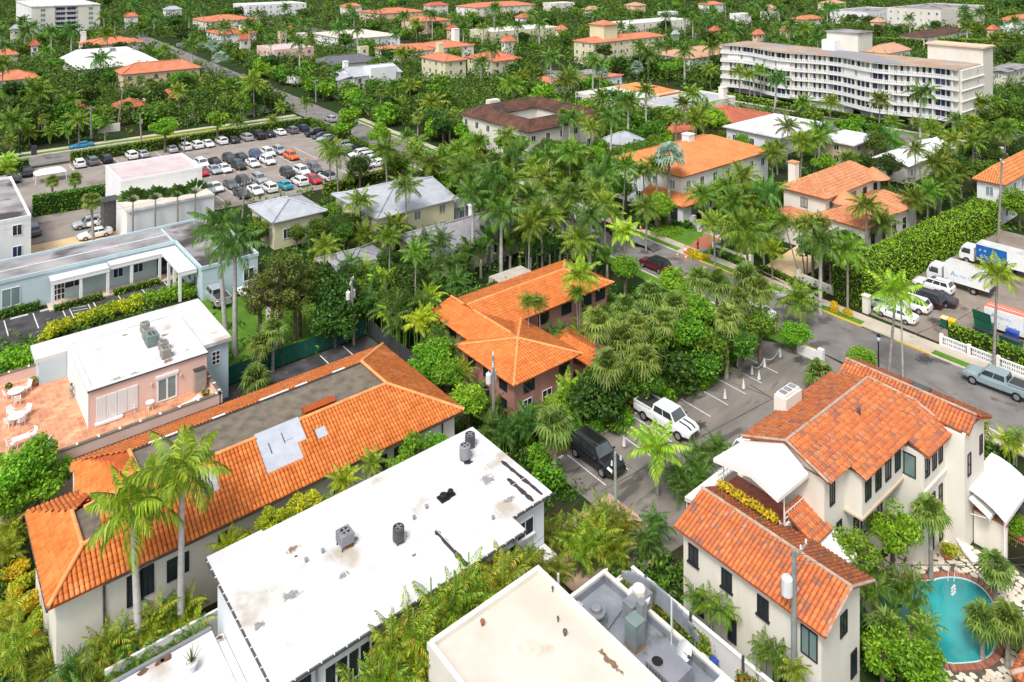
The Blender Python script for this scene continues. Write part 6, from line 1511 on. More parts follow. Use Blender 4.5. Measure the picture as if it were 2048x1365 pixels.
# more roofs towards the horizon, told apart by what they stand beside
rb = random.Random(12); BG = []
spots = [(1110,8,60),(1180,20,46),(1270,12,52),(1330,26,40),(1420,10,50),(1480,30,40),(1540,18,44),(1570,62,26),(1665,8,60),(690,14,44),(860,12,50),(900,60,32),(1010,84,30),(1090,98,26),(330,20,40),(250,34,34),(300,60,26),(560,60,34),(590,70,28),(720,96,22),(1430,62,28),(1350,70,24),(1515,70,26),(1935,45,40),(1990,60,30),(1760,45,34),(20,60,30),(60,92,22),(480,80,26),(1120,60,30),(1045,36,40),(1250,95,22)]
for i, (x, y, wpx) in enumerate(spots):
 ze = rb.uniform(5,8); u, v = at(x, y, ze); s_ = wpx * (CAM_H - ze) / (y - HORIZON) * .75; rc = (u, u + s_ * rb.uniform(.9,1.4), v, v + s_ * rb.uniform(.6,.9))
 if any(not (rc[1] < a or rc[0] > b_ or rc[3] < c or rc[2] > d) for a, b_, c, d in FOOT): continue
 k = rb.randrange(5); tx, rm, kd = (('salmon-roofed', M_salmon, 'hip'),('white flat-roofed', M_whroof, 'flat'),('terracotta-roofed', M_tilered, 'hip'),('peach-roofed', M_peachroof, 'hip'),('grey-roofed', M_metroof, 'hip'))[k]
 near = min(LAND[5:], key=lambda l: (l[1] - u) ** 2 + (l[2] - v) ** 2)[0]
 BG.append((house('distant_house', '', 'house', rc, ze, rb.choice([M_white, M_cream, M_peach, M_offw, M_yelwall]), kd, rm, 2.2, sp=6, short='a distant %s house' % tx), tx, near, x)); LAND.pop()
grp = {}
for T, tx, near, x in BG: grp.setdefault((tx, near), []).append((x, T))
for (tx, near), L_ in grp.items():
 L_.sort(key=lambda t: t[0])
 for i, (x, T) in enumerate(L_): T['label'] = 'distant %s house near %s%s' % (tx, near, '' if len(L_) == 1 else ', %s from left' % ['first', 'second', 'third', 'fourth'][i]); T['group'] = 'distant houses'
# metal mansard hall
rc = px_rect((120,116),(156,140),(310,119), 4.0); u0, u1, v0, v1 = rc
T = thing('hall', 'pale hall with a sloping metal skirt and a bright white flat roof with vents', 'building', (u0, v0,0)); FOOT.append(rc); LAND.append(('the white-topped hall', (u0 + u1) / 2,(v0 + v1) / 2,6))
walls(T, [(u0 + 1, u1 - 1, v0 + 1, v1 - 1)], 3.95, M_offw); i = 5
F = [[(u0, v0,4),(u1, v0,4),(u1 - i, v0 + i, 7.2),(u0 + i, v0 + i, 7.2)], [(u1, v0,4),(u1, v1,4),(u1 - i, v1 - i, 7.2),(u1 - i, v0 + i, 7.2)], [(u1, v1,4),(u0, v1,4),(u0 + i, v1 - i, 7.2),(u1 - i, v1 - i, 7.2)], [(u0, v1,4),(u0, v0,4),(u0 + i, v0 + i, 7.2),(u0 + i, v1 - i, 7.2)]]
deck_faces('metal_skirt', T, F, mat('pale_metal_skirt', (0.5,0.55,0.5),(0.58,0.62,0.56), .4,3, rough=.6))
b = MB(); b.box(u0 + i, u1 - i, v0 + i, v1 - i, 7.0,7.22); b.build('flat_top', M_whroof, T)
for k in range(5):
 b = MB(); x = u0 + 14 + k * 8; b.box(x, x + 1.8,(v0 + v1) / 2,(v0 + v1) / 2 + 1.8,7.23,8.4); b.build('roof_unit', M_greymet, T)
# garden pavilions beyond the cross street
for L_, B_, Rr_, t in (((120,222),(140,226),(178,217), 'red-tiled garden pavilion, the leftmost and most hidden of three'),((216,215),(236,219),(297,210), 'red-tiled garden pavilion on pale columns, middle of three'),((308,197),(330,200),(362,195), 'red-tiled garden pavilion at the end of the pergola')):
 rc = px_rect(L_, B_, Rr_, 3.2); u0, u1, v0, v1 = rc; v1 = v0 + min(9, v1 - v0 + 4)
 T = thing('garden_pavilion', t, 'pavilion', (u0, v0,0)); FOOT.append((u0, u1, v0, v1))
 F, Rr = hip_faces(u0, u1, v0, v1,3.2,5.0); rf = deck_faces('roof', T, F, M_tilered); tl = []
 for f in F: tl += tiles_on(f, .5,.7)
 lay_tiles(rf, tl, M_tilered, .5,.7, seg=3)
 for uu in (u0 + .6,(u0 + u1) / 2, u1 - .6):
  for vv in (v0 + .6, v1 - .6): b = MB(); b.cyl(uu, vv, 0,3.2,.28,10); b.build('column', M_offw, T)
T = thing('pergola', 'pale pergola with climbing greenery linking the garden pavilions', 'pergola', (*at(320,215), 0))
uu, vv = at(322,222)
for k in range(4):
 b = MB(); b.cyl(uu - 5 + k * 3.2, vv, 0,3.2,.28,10); b.build('column', M_offw, T)
b = MB(); b.box(uu - 6, uu + 6, vv - .2, vv + .2,3.2,3.5)
for k in range(9): b.box(uu - 5.6 + k * 1.4, uu - 5.4 + k * 1.4, vv - 1, vv + 3,3.51,3.65)
b.build('beams', M_offw, T)
# estate walls beyond the cross street
for pa, pb, t in ((at(178,270), at(240,262), 'pale estate wall beside the tall dark hedge'),(at(345,252), at(400,243), 'pale estate wall with an oval plaque behind the car park trees'),(at(488,232), at(560,222), 'pale estate wall near the junction')):
 b = MB(); d = Vector((pb[0] - pa[0], pb[1] - pa[1], 0)); n = Vector((-d.y, d.x, 0)).normalized() * .15
 b.prism([(pa[0] + n.x, pa[1] + n.y),(pb[0] + n.x, pb[1] + n.y),(pb[0] - n.x, pb[1] - n.y),(pa[0] - n.x, pa[1] - n.y)], 0,2.0); b.build('estate_wall', M_offw, None, label=t, cat='wall')
# ----- slab block at the top left
u0, v0 = at(63,15,16.5); v1 = at(41,3,16.5)[1]; u1 = at(200,10,16.5)[0]
T = thing('apartment_slab', 'white and beige six-storey apartment slab with recessed balconies at the top left', 'building', (u0, v0,0)); FOOT.append((u0, u1, v0, v1)); LAND.append(('the top-left apartment slab', (u0 + u1) / 2,(v0 + v1) / 2,8))
walls(T, [(u0, u1, v0 + 1.8, v1)], 16.4, M_white)
b = MB(); b.box(u0 - .3, u1 + .3, v0 - .3, v1 + .3,16.42,17.0); b.build('roof', M_whroof, T)
W6 = u1 - u0
for a, c, m in ((0.0,0.33, M_offw),(0.67,1.0, M_offw)):
 b = MB(); b.box(u0 + W6 * a, u0 + W6 * c, v0, v0 + 1.78,0,16.4); b.build('end_bay', m, T)
for s in range(6):
 z0 = 0.6 + s * 2.65
 for k in range(2): window(T, 'S', u0 + W6 * (.42 + .16 * k), v0 + 1.8, z0, W6 * .13,1.9,4,1, M_wframe, M_bluegl)
 b = MB(); b.box(u0 + W6 * .33, u0 + W6 * .67, v0 + .1, v0 + 1.78, z0 - .5, z0 - .35); b.build('balcony_floor', M_white, T)
 b = MB(); b.box(u0 + W6 * .33, u0 + W6 * .67, v0 + .05, v0 + .15, z0 + .3, z0 + .5); b.build('balcony_rail', M_white, T)
 for a in (.16,.86): window(T, 'S', u0 + W6 * a, v0, z0, W6 * .07,1.7,2,1, M_wframe, M_greengl)
 for k in range(2): window(T, 'W', v0 + 5 + k * 7, u0, z0,1.4,1.3,1,1, M_wframe, M_glass)
# ----- curved five-storey apartment block
T = thing('curved_apartment_block', 'long white apartment block with wavy balconies and a brown flat roof', 'building', (200,71,0))
FOOT.append((197.5,224,70,142)); LAND.append(('the curved apartment block', 208,105,10))
def fu(v): return 199.6 + 1.9 * math.sin((v - 71) / 66.0 * 2 * PI * 2.35 + 0.5) + (v - 71) * 0.02
VS = np.linspace(71,139.5,70)
def wave(off, back): return [(fu(v) + off, v) for v in VS] + [(back, 139.5),(back, 71)]
fl = 2.62; zb = 2.35
for s in range(6):
 b = MB(); b.prism(wave(-0.35 if s < 5 else -0.5,215.8), zb + s * fl - 0.22, zb + s * fl); b.build('floor_slab' if s < 5 else 'roof', M_white if s < 5 else mat('brown_grey_roofing', (0.36,0.22,0.13),(0.4,0.33,0.27), .22,6, rough=.9, stain=(0.25,0.25,0.28), sscale=.06, sthr=.5), T)
b = MB(); b.prism(wave(-0.55,215.9), zb + 5 * fl - .3, zb + 5 * fl - .221); b.build('fascia', M_white, T)
for s in range(5):
 b = MB(); b.prism(wave(.55,215.7), zb + s * fl + 0.001, zb + (s + 1) * fl - 0.302); b.build('wall', M_offw, T)
 b = MB()
 for i in range(len(VS) - 1):
  p, q = VS[i], VS[i + 1]
  for z0, z1 in ((0.02,.12),(.72,.84)):
   b.slab([(fu(p) - .3, p, zb + s * fl + z0),(fu(q) - .3, q, zb + s * fl + z0),(fu(q) - .3, q, zb + s * fl + z1),(fu(p) - .3, p, zb + s * fl + z1)], (.1,0,0))
  for k in range(2):
   v_ = p + (q - p) * (k + .5) / 2; b.box(fu(v_) - .3, fu(v_) - .2, v_ - .15, v_ + .15, zb + s * fl + .12, zb + s * fl + .72)
 b.build('balustrade', M_white, T)
bays = np.linspace(72.5,138,15)
rnd = random.Random(4)
for s in range(5):
 for i in range(len(bays) - 1):
  a, c = bays[i] + .32, bays[i + 1] - .32; mid = (a + c) / 2; zz = zb + s * fl
  if s == 3 and i in (4,5,9,10,11,12,13):
   b = MB(); b.slab([(fu(a) + .25, a, zz + .02),(fu(c) + .25, c, zz + .02),(fu(c) + .25, c, zz + fl - .32),(fu(a) + .25, a, zz + fl - .32)], (-.08,0,0)); b.build('storm_shutter', M_shut, T); continue
  nw = 3; wd = (c - a) / nw
  for k in range(nw):
   vv = a + (k + .5) * wd
   window(T, 'W', vv, fu(vv) + .53, zz + .25, wd * .97,2.0,1,1, M_wframe, rnd.choice([M_bluegl, M_glass, M_bluegl, M_greengl, M_glass]), bar=.06)
  b = MB(); vv = bays[i]; b.box(fu(vv) - .1, fu(vv) + .54, vv - .2, vv + .2, zz + .001, zz + fl - .31); b.build('pier', M_offw, T)
b = MB(); b.box(206,215.5,75,138,0, zb - .23); b.build('ground_floor', M_offw, T)
for v in bays[::2]:
 b = MB(); b.box(fu(v) + .5, fu(v) + 1.1, v - .3, v + .3,0, zb - .23); b.build('column', M_cream, T)
for a, c in ((86,96),(98,112)): b = MB(); b.box(202.5,202.8, a, c, 0, zb - .25); b.build('ground_wall', M_greywall, T)
b = MB(); b.box(201.5,215.8,70.4,70.95, zb, zb + 5 * fl - .3); b.build('end_wall', M_offw, T)
for s in range(5):
 b = MB(); b.box(201,215.8,70.1,70.39, zb + s * fl - .2, zb + s * fl); b.build('string_course', M_white, T)
 window(T, 'S', 211.5,70.4, zb + s * fl + 1.0,1.0,.7,1,1, M_wframe, M_bluegl)
b = MB(); b.box(215.9,223,70.6,84,0,19.4); b.build('stair_tower', M_offw, T)
b = MB(); b.box(215.4,223.5,70.1,84.5,19.4,19.8); b.build('tower_cap', M_tanwall, T)
pu, pv = at(1716,103,15.5); zt = zb + 5 * fl
b = MB(); b.box(pu - 1, pu + 8, pv - .5, pv + 9, zt, zt + 5.2); b.build('plant_room', M_offw, T); b = MB(); b.box(pu - 1.4, pu + 8.4, pv - .9, pv + 9.4, zt + 5.2, zt + 5.5); b.build('plant_room_roof', M_greyroof, T)
b = MB(); b.box(pu - 4, pu - 1.02, pv + 5, pv + 9, zt, zt + 3); b.build('stair_head', M_white, T)
# ---------------------------------------------------------------- vehicles (front towards +Y in their own frame)
def paint(name, c, metal=0.0): return mat('paint_' + name, c, (c[0] * 0.9, c[1] * 0.9, c[2] * 0.9), 3,2, rough=0.32, spec=0.5, metal=metal, coat=0.5)
PAINT = {'white': paint('white', (0.78,0.79,0.8)), 'silver': paint('silver', (0.46,0.48,0.52), .3), 'grey': paint('grey', (0.16,0.17,0.19), .3), 'black': paint('black', (0.012,0.012,0.014)), 'dark blue': paint('dark_blue', (0.02,0.035,0.09), .2),
         'blue': paint('blue', (0.06,0.1,0.24), .2), 'bright blue': paint('bright_blue', (0.02,0.22,0.42)), 'teal': paint('teal', (0.01,0.3,0.42)), 'red': paint('red', (0.45,0.02,0.03)), 'dark red': paint('dark_red', (0.1,0.006,0.01)),
         'orange': paint('orange', (0.78,0.13,0.01)), 'dark green': paint('dark_green', (0.03,0.05,0.045), .2), 'charcoal': paint('charcoal', (0.045,0.048,0.055), .2), 'blue grey': paint('blue_grey', (0.27,0.35,0.38), .1)}
# body stations: y, half width, bottom, top ; cabin: base front/rear, top front/rear, half widths, belt, roof
SPEC = {
 'saloon': dict(L=4.75, W=.91, st=[(-2.37,.72,.42,.9),(-2.2,.86,.3,1.0),(-1.6,.91,.24,1.03),(0,.92,.22,.98),(1.2,.91,.24,.95),(1.95,.87,.26,.84),(2.3,.74,.34,.7),(2.37,.62,.4,.6)], cab=(1.05,-1.75,.35,-1.05,.84,.62,.96,1.42), wb=(1.42,-1.35), wr=.33, doors=2),
 'suv': dict(L=4.7, W=.95, st=[(-2.35,.8,.45,1.0),(-2.25,.92,.34,1.12),(-1.4,.95,.28,1.12),(0,.96,.27,1.08),(1.1,.95,.28,1.06),(1.9,.91,.3,.98),(2.25,.8,.36,.84),(2.35,.68,.45,.7)], cab=(1.05,-2.2,.45,-1.85,.88,.7,1.05,1.68), wb=(1.42,-1.38), wr=.37, doors=3),
 'pickup': dict(L=5.85, W=1.0, st=[(-2.92,.94,.55,1.28),(-2.85,.97,.5,1.32),(-1.0,.98,.42,1.32),(0.4,1.0,.4,1.25),(1.5,1.0,.42,1.22),(2.4,.97,.45,1.16),(2.8,.88,.5,1.0),(2.92,.8,.55,.8)], cab=(1.55,-.95,.95,-.8,.92,.74,1.22,1.9), wb=(1.95,-1.75), wr=.42, doors=2),
 'van': dict(L=5.4, W=1.0, st=[(-2.7,.92,.4,1.2),(-2.6,.98,.32,1.3),(0,1.0,.3,1.25),(1.6,.98,.32,1.18),(2.3,.92,.34,1.0),(2.7,.75,.42,.75)], cab=(1.9,-2.62,1.1,-2.5,.95,.85,1.2,2.15), wb=(1.65,-1.6), wr=.36, doors=2),
}
CARME = {}
def car_meshes(kind):
 if kind in CARME: return CARME[kind]
 S = SPEC[kind]; d = {}
 b = MB(); secs = []
 for y, w_, z0, z1 in S['st']:
  secs.append([(-w_ * .88, y, z0),(-w_, y, z0 + .14),(-w_, y, z1 - .26),(-w_ * .95, y, z1 - .1),(-w_ * .8, y, z1),(w_ * .8, y, z1),(w_ * .95, y, z1 - .1),(w_, y, z1 - .26),(w_, y, z0 + .14),(w_ * .88, y, z0)])
 n = 10; vv = [p for s in secs for p in s]; ff = []
 for i in range(len(secs) - 1):
  for k in range(n): ff.append((i * n + k, (i + 1) * n + k, (i + 1) * n + (k + 1) % n, i * n + (k + 1) % n))
 ff.append(tuple(range(n))); ff.append(tuple(range((len(secs) - 1) * n, len(secs) * n))[::-1])
 b.add(vv, ff)
 if kind == 'pickup':
  pass
 d['body'] = b.mesh('body', PAINT['white'])
 bf, br, tf, tr, wb, wt, zb, zr = S['cab']
 zb -= .04
 G = [(-wb, br, zb),(wb, br, zb),(wb, bf, zb),(-wb, bf, zb),(-wt, tr, zr - .05),(wt, tr, zr - .05),(wt, tf, zr - .05),(-wt, tf, zr - .05),
         (-wt * .85, tr + .08, zr),(wt * .85, tr + .08, zr),(wt * .85, tf - .1, zr),(-wt * .85, tf - .1, zr)]
 b = MB(); b.add(G, [(0,1,5,4),(1,2,6,5),(2,3,7,6),(3,0,4,7),(4,5,9,8),(5,6,10,9),(6,7,11,10),(7,4,8,11),(8,9,10,11)])
 d['cabin'] = b.mesh('cabin', PAINT['white'])
 def pane(q, s0, s1, t0, t1):
  A, B_, C_, D_ = [Vector(p) for p in q]; nrm = (B_ - A).cross(D_ - A).normalized()
  P = [(A.lerp(B_, s).lerp(D_.lerp(C_, s), t)) + nrm * .012 for s, t in ((s0, t0),(s1, t0),(s1, t1),(s0, t1))]
  m = MB(); m.slab(P, -nrm * .01); return m
 d['windshield'] = pane([G[2], G[3], G[7], G[6]], .06,.94,.1,.95).mesh('windshield', mat('windscreen_glass', (.06,.075,.08),(.09,.105,.11), .8,2, rough=.05, spec=.8))  # windscreen base colour lightened to stand in for the sky's reflection
 d['rear_window'] = pane([G[0], G[1], G[5], G[4]], .08,.92,.18 if kind != 'saloon' else .08,.92).mesh('rear_window', M_cargl)
 side = []
 nd = S['doors']
 if kind == 'van': rng_ = [(.04,.22)]
 else: rng_ = [(.05 + .9 * k / nd, .05 + .9 * (k + 1) / nd - .03) for k in range(nd)]
 for a, c in rng_:
  side.append(pane([G[3], G[0], G[4], G[7]], a, c, .2,.88).mesh('side_window', M_cargl)); side.append(pane([G[1], G[2], G[6], G[5]], 1 - c, 1 - a, .2,.88).mesh('side_window', M_cargl))
 d['side'] = side
 r = S['wr']; m = MB(); m.tube([(-.12,0,0),(.12,0,0)], r, 14); d['wheel'] = m.mesh('tyre', M_black)
 m = MB(); m.tube([(-.13,0,0),(.13,0,0)], r * .6,10); d['rim'] = m.mesh('rim', M_rim)
 yf, wf_, z0f, z1f = S['st'][-2]; yr, wr_, z0r, z1r = S['st'][1]
 m = MB(); m.box(-.14,.14,-.08,.03,-.07,.07); d['headlight'] = m.mesh('headlight', M_cond)
 m = MB(); m.box(-.1,.1,-.03,.1,-.1,.1); d['taillight'] = m.mesh('taillight', M_tail)
 d['hl'] = (wf_ * .78, yf, z1f - .14); d['tl'] = (wr_ * .88, yr - .08, z1r - .2)
 m = MB(); m.box(-wf_ * .5, wf_ * .5, yf + .02, S['st'][-1][0] + .03, z0f + .1, z1f - .22); d['grille'] = m.mesh('grille', M_dkgrey)
 m = MB(); m.box(-.09,.09,-.05,.06,-.05,.07); d['mirror'] = m.mesh('mirror', M_dkgrey)
 if kind == 'pickup':
  m = MB(); m.box(-.82,.82,-2.8,-1.02,1.325,1.345); d['bed'] = m.mesh('bed', M_dkgrey)
  m = MB(); m.box(-.97,-.84,-2.86,-1.0,1.3,1.42); m.box(.84,.97,-2.86,-1.0,1.3,1.42); m.box(-.84,.84,-2.9,-2.8,1.3,1.42); d['bed_side'] = m.mesh('bed_side', PAINT['white'])
 if kind == 'suv':
  m = MB(); m.box(-.62,-.58,-1.6,.2,1.68,1.73); m.box(.58,.62,-1.6,.2,1.68,1.73); d['roof_rail'] = m.mesh('roof_rail', M_dkgrey)
 CARME[kind] = d
 return d
def recolor(o, m):
 o.material_slots[0].link = 'OBJECT'; o.material_slots[0].material = m
def car(kind, color, u, v, rz, label, group=None, cat=None, top=None, sunroof=False, z=0.01, scale=1.0):
 d = car_meshes(kind)
 T = thing({'saloon': 'parked_car', 'suv': 'parked_suv', 'pickup': 'pickup_truck', 'van': 'parked_van'}[kind], label, cat or {'saloon': 'car', 'suv': 'suv', 'pickup': 'pickup truck', 'van': 'van'}[kind], (u, v, z), rz, group)
 T.scale = (scale,) * 3
 P = PAINT[color]
 o = link('body', d['body'], T); recolor(o, P)
 c = link('cabin', d['cabin'], T); recolor(c, PAINT[top] if top else P)
 link('windshield', d['windshield'], T); link('rear_window', d['rear_window'], T)
 for s in d['side']: link('side_window', s, T)
 S = SPEC[kind]
 for y in S['wb']:
  for s in (-1,1):
   w_ = link('wheel', d['wheel'], T, (s * (S['W'] - .1), y, S['wr'])); link('rim', d['rim'], w_)
 for s in (-1,1):
  link('headlight', d['headlight'], T, (s * d['hl'][0], d['hl'][1], d['hl'][2])); link('taillight', d['taillight'], T, (s * d['tl'][0], d['tl'][1], d['tl'][2]))
  link('mirror', d['mirror'], T, (s * (S['W'] + .08), S['cab'][0] - .25, S['cab'][6] + .06))
 link('grille', d['grille'], T)
 if kind == 'pickup':
  link('bed', d['bed'], T); o = link('bed_side', d['bed_side'], T); recolor(o, P)
 if kind == 'suv': link('roof_rail', d['roof_rail'], T)
 if sunroof:
  b = MB(); tf, tr, zr = S['cab'][2], S['cab'][3], S['cab'][7]; b.box(-.4,.4, tf - .75, tf - .2, zr, zr + .012); link('sunroof', b.mesh('sunroof', M_cargl), T)
 return T
ORD = ['first', 'second', 'third', 'fourth', 'fifth', 'sixth', 'seventh', 'eighth', 'ninth', 'tenth', 'eleventh', 'twelfth', 'thirteenth', 'fourteenth', 'fifteenth', 'sixteenth', 'seventeenth', 'eighteenth', 'nineteenth', 'twentieth']
def row(cars, vfix, rz, where, frm, group, axis='u'):
 for i, (kind, color, px, py, *o) in enumerate(cars):
  u, v = at(px, py, .7)
  if axis == 'u': v = vfix + random.uniform(-.3,.3)
  else: u = vfix + random.uniform(-.3,.3)
  fl_ = o[0] if o else False
  kn = {'saloon': 'car', 'suv': 'SUV', 'pickup': 'pickup truck', 'van': 'van'}[kind]
  car(kind, color, u, v, rz + (PI if fl_ else 0) + random.uniform(-.03,.03), '%s %s parked %s in %s' % (color, kn, ORD[i] + ' from ' + frm, where), group, top=o[1] if len(o) > 1 else None)
random.seed(31)
row([('suv', 'white', 160,328),('suv', 'grey', 190,328),('suv', 'black', 217,322),('suv', 'white', 267,314),('saloon', 'silver', 292,312),('saloon', 'silver', 352,303),('suv', 'white', 377,298),('suv', 'white', 401,295),('saloon', 'white', 427,293, True),('suv', 'white', 452,287),
     ('saloon', 'charcoal', 476,284),('suv', 'silver', 503,280),('pickup', 'black', 527,276),('saloon', 'dark blue', 550,273),('saloon', 'white', 571,269),('suv', 'grey', 594,265),('suv', 'dark blue', 617,262)], 174.6,0, 'the row along the street hedge', 'the cross-street gap', 'cars along the street hedge')
row([('saloon', 'white', 381,328),('suv', 'white', 404,327),('saloon', 'black', 436,327),('suv', 'charcoal', 461,319),('saloon', 'black', 487,316),('suv', 'blue', 515,311),('suv', 'white', 540,307),('suv', 'silver', 563,303)], 158.0, PI, 'the back middle row', 'the mauve roof', 'cars in the back middle row')
row([('saloon', 'red', 396,338),('saloon', 'silver', 425,336),('saloon', 'white', 454,339),('suv', 'dark green', 481,333),('saloon', 'white', 508,327),('suv', 'white', 538,322),('suv', 'orange', 585,313)], 152.0, PI, 'the front middle row', 'the mauve roof', 'cars in the front middle row')
row([('pickup', 'silver', 419,383),('saloon', 'white', 438,378),('saloon', 'grey', 467,371),('suv', 'charcoal', 496,369),('suv', 'silver', 528,363),('suv', 'black', 586,352),('suv', 'white', 612,346),('suv', 'grey', 637,341)], 140.3, PI, 'the second row from the cottages', 'the mauve-roofed building', 'cars in the second row from the cottages')
row([('saloon', 'charcoal', 492,392),('saloon', 'white', 516,383),('suv', 'white', 545,379, True),('saloon', 'teal', 575,373, True),('suv', 'white', 608,367, True),('saloon', 'red', 634,361),('suv', 'white', 663,357, True, 'black')], 133.9, PI, 'the row nearest the cottages', 'the mauve-roofed building', 'cars in the row nearest the cottages')
rr = [('pickup', 'black', 641,281),('saloon', 'charcoal', 648,289),('saloon', 'silver', 653,295),('saloon', 'black', 664,301),('saloon', 'red', 682,304),('suv', 'silver', 692,311),('saloon', 'silver', 698,317),('suv', 'black', 715,320),('suv', 'white', 728,325),('suv', 'white', 745,331),('suv', 'white', 760,339),('saloon', 'white', 766,347)]
for i, (kind, color, px, py) in enumerate(rr):
 v = 168.0 - i * 2.95
 car(kind, color, 75.6 + (v - 130) * .05, v, PI / 2 + random.uniform(-.04,.04), '%s %s %s down the row along the tall trimmed hedge' % (color, {'saloon': 'car', 'suv': 'SUV', 'pickup': 'pickup truck'}[kind], ORD[i]), 'cars along the tall trimmed hedge')
car('suv', 'silver', *at(661,238,.7), 0, 'silver SUV driving on the upper street'); car('saloon', 'black', *at(780,303,.7), 0, 'black car on the street, farther of two beside the hedge end'); car('saloon', 'black', *at(811,316,.7), 0, 'black car on the street, nearer of two beside the hedge end')
car('van', 'white', *at(722,214,.9), .2, 'white van on the upper street under the trees'); car('saloon', 'bright blue', *at(163,291,.6), PI / 2, 'bright blue car on the cross street behind the hedge')
car('suv', 'black', *at(54,344,.7), PI, 'black vehicle beside the short hedge at the left edge'); car('saloon', 'charcoal', *at(28,356,.7), PI, 'charcoal car half hidden by the yellow palm at the left edge')
car('suv', 'grey', *at(66,458,.8), 0, 'grey vehicle squeezed beside the white block wall')
car('suv', 'silver', *at(178,444,.8), PI / 2, 'silver vehicle on the tan court under the fan palm'); car('suv', 'white', *at(205,440,.8), PI / 2, 'white vehicle behind the fan palm on the tan court'); car('saloon', 'white', *at(190,466,.7), PI / 2, 'white car nearest the motel on the tan court')
car('pickup', 'silver', *at(433,590,.8), 0, 'silver pickup truck beside the motel end wall'); car('saloon', 'white', *at(500,585,.6), .2, 'white car glimpsed through the olive tree')
# near vehicles
T = car('pickup', 'white', 54.3,43.6, PI + .03, 'white pickup truck with black hood stripes in the palm-shaded car park', scale=1.05)
b = MB()
for x in (-.36,.2): b.slab([(x, 1.58,1.24),(x + .15,1.58,1.24),(x + .15,2.42,1.185),(x, 2.42,1.185)], (0,0,-.03)); b.slab([(x, 2.42,1.185),(x + .15,2.42,1.185),(x + .15,2.8,1.03),(x, 2.8,1.03)], (0,0,-.03))
link('hood_stripe', b.mesh('hood_stripe', M_black), T)
b = MB(); b.box(-.35,.1,-2.5,-2.0,1.346,1.6); link('cargo_box', b.mesh('cargo_box', M_dkgrey), T)
T = car('suv', 'black', 45.8,44.2, PI - .02, 'black vehicle with white cone tops on its hood in the palm-shaded car park', scale=1.12)
for s in (-.5,.45):
 b = MB(); b.lathe([(.1,1.02),(.07,1.28),(.03,1.38)], s, 2.0,10); link('bottle', b.mesh('bottle', M_cer), T)
car('pickup', 'blue grey', sx(84.9,27), 26.2,.02, 'pale blue-grey pickup truck parked by the pierced white wall', scale=1.03)
car('saloon', 'white', sx(78.9,50), 50.2,.03, 'white sports car at the kerb half hidden by the round shrub'); car('suv', 'silver', sx(85.1,49), 48.4,0, 'silver vehicle with its tail to us below the palm on the street')
car('suv', 'dark red', sx(79.2,66), 66.5,.02, 'dark red vehicle with a black soft top on the street', top='black'); car('saloon', 'white', sx(83,88), 88,.1, 'white car glimpsed behind the dump truck')
for px, py, kd, cl, t in ((1867,568, 'suv', 'white', 'white vehicle with a sunroof beside the box trucks'),(1872,592, 'saloon', 'black', 'black sedan second from the trucks in the yard'),(1846,594, 'suv', 'black', 'black vehicle between the sedan and the white crossover in the yard'),(1819,604, 'suv', 'white', 'white crossover behind the street palm in the yard'),(1792,624, 'saloon', 'white', 'small white car nearest the street in the yard'),(1762,604, 'saloon', 'silver', 'silver car in the hedge corner of the yard')):
 u, v = at(px, py, .8); car(kd, cl, u, v, .05, t, 'vehicles nosed into the yard hedge', sunroof='sunroof' in t)
car('suv', 'white', *at(1492,900,.9), PI / 2, 'white vehicle half hidden behind the terrace awning'); car('suv', 'grey', *at(2052,1005,.9), 0, 'grey vehicle cut by the right edge on the brick patio')
car('saloon', 'silver', *at(2040,255,.7), PI / 2, 'silver car at the right edge behind the apartment block'); car('saloon', 'grey', *at(2030,275,.7), PI / 2, 'grey car at the right edge below the apartment hedge')
car('saloon', 'white', *at(1075,362,.6), PI / 2, 'white car among the palms behind the statue')
def text(parent, s, size, loc, rot, m, name='lettering', ext=.004):
 cu = bpy.data.curves.new(name, 'FONT'); cu.body = s; cu.size = size; cu.extrude = ext; cu.materials.append(m)
 t_ = bpy.data.objects.new('t', cu); me = bpy.data.meshes.new_from_object(t_); bpy.data.objects.remove(t_); me.materials.clear(); me.materials.append(m)
 o = link(name, me, parent, loc); o.rotation_euler = rot; return o
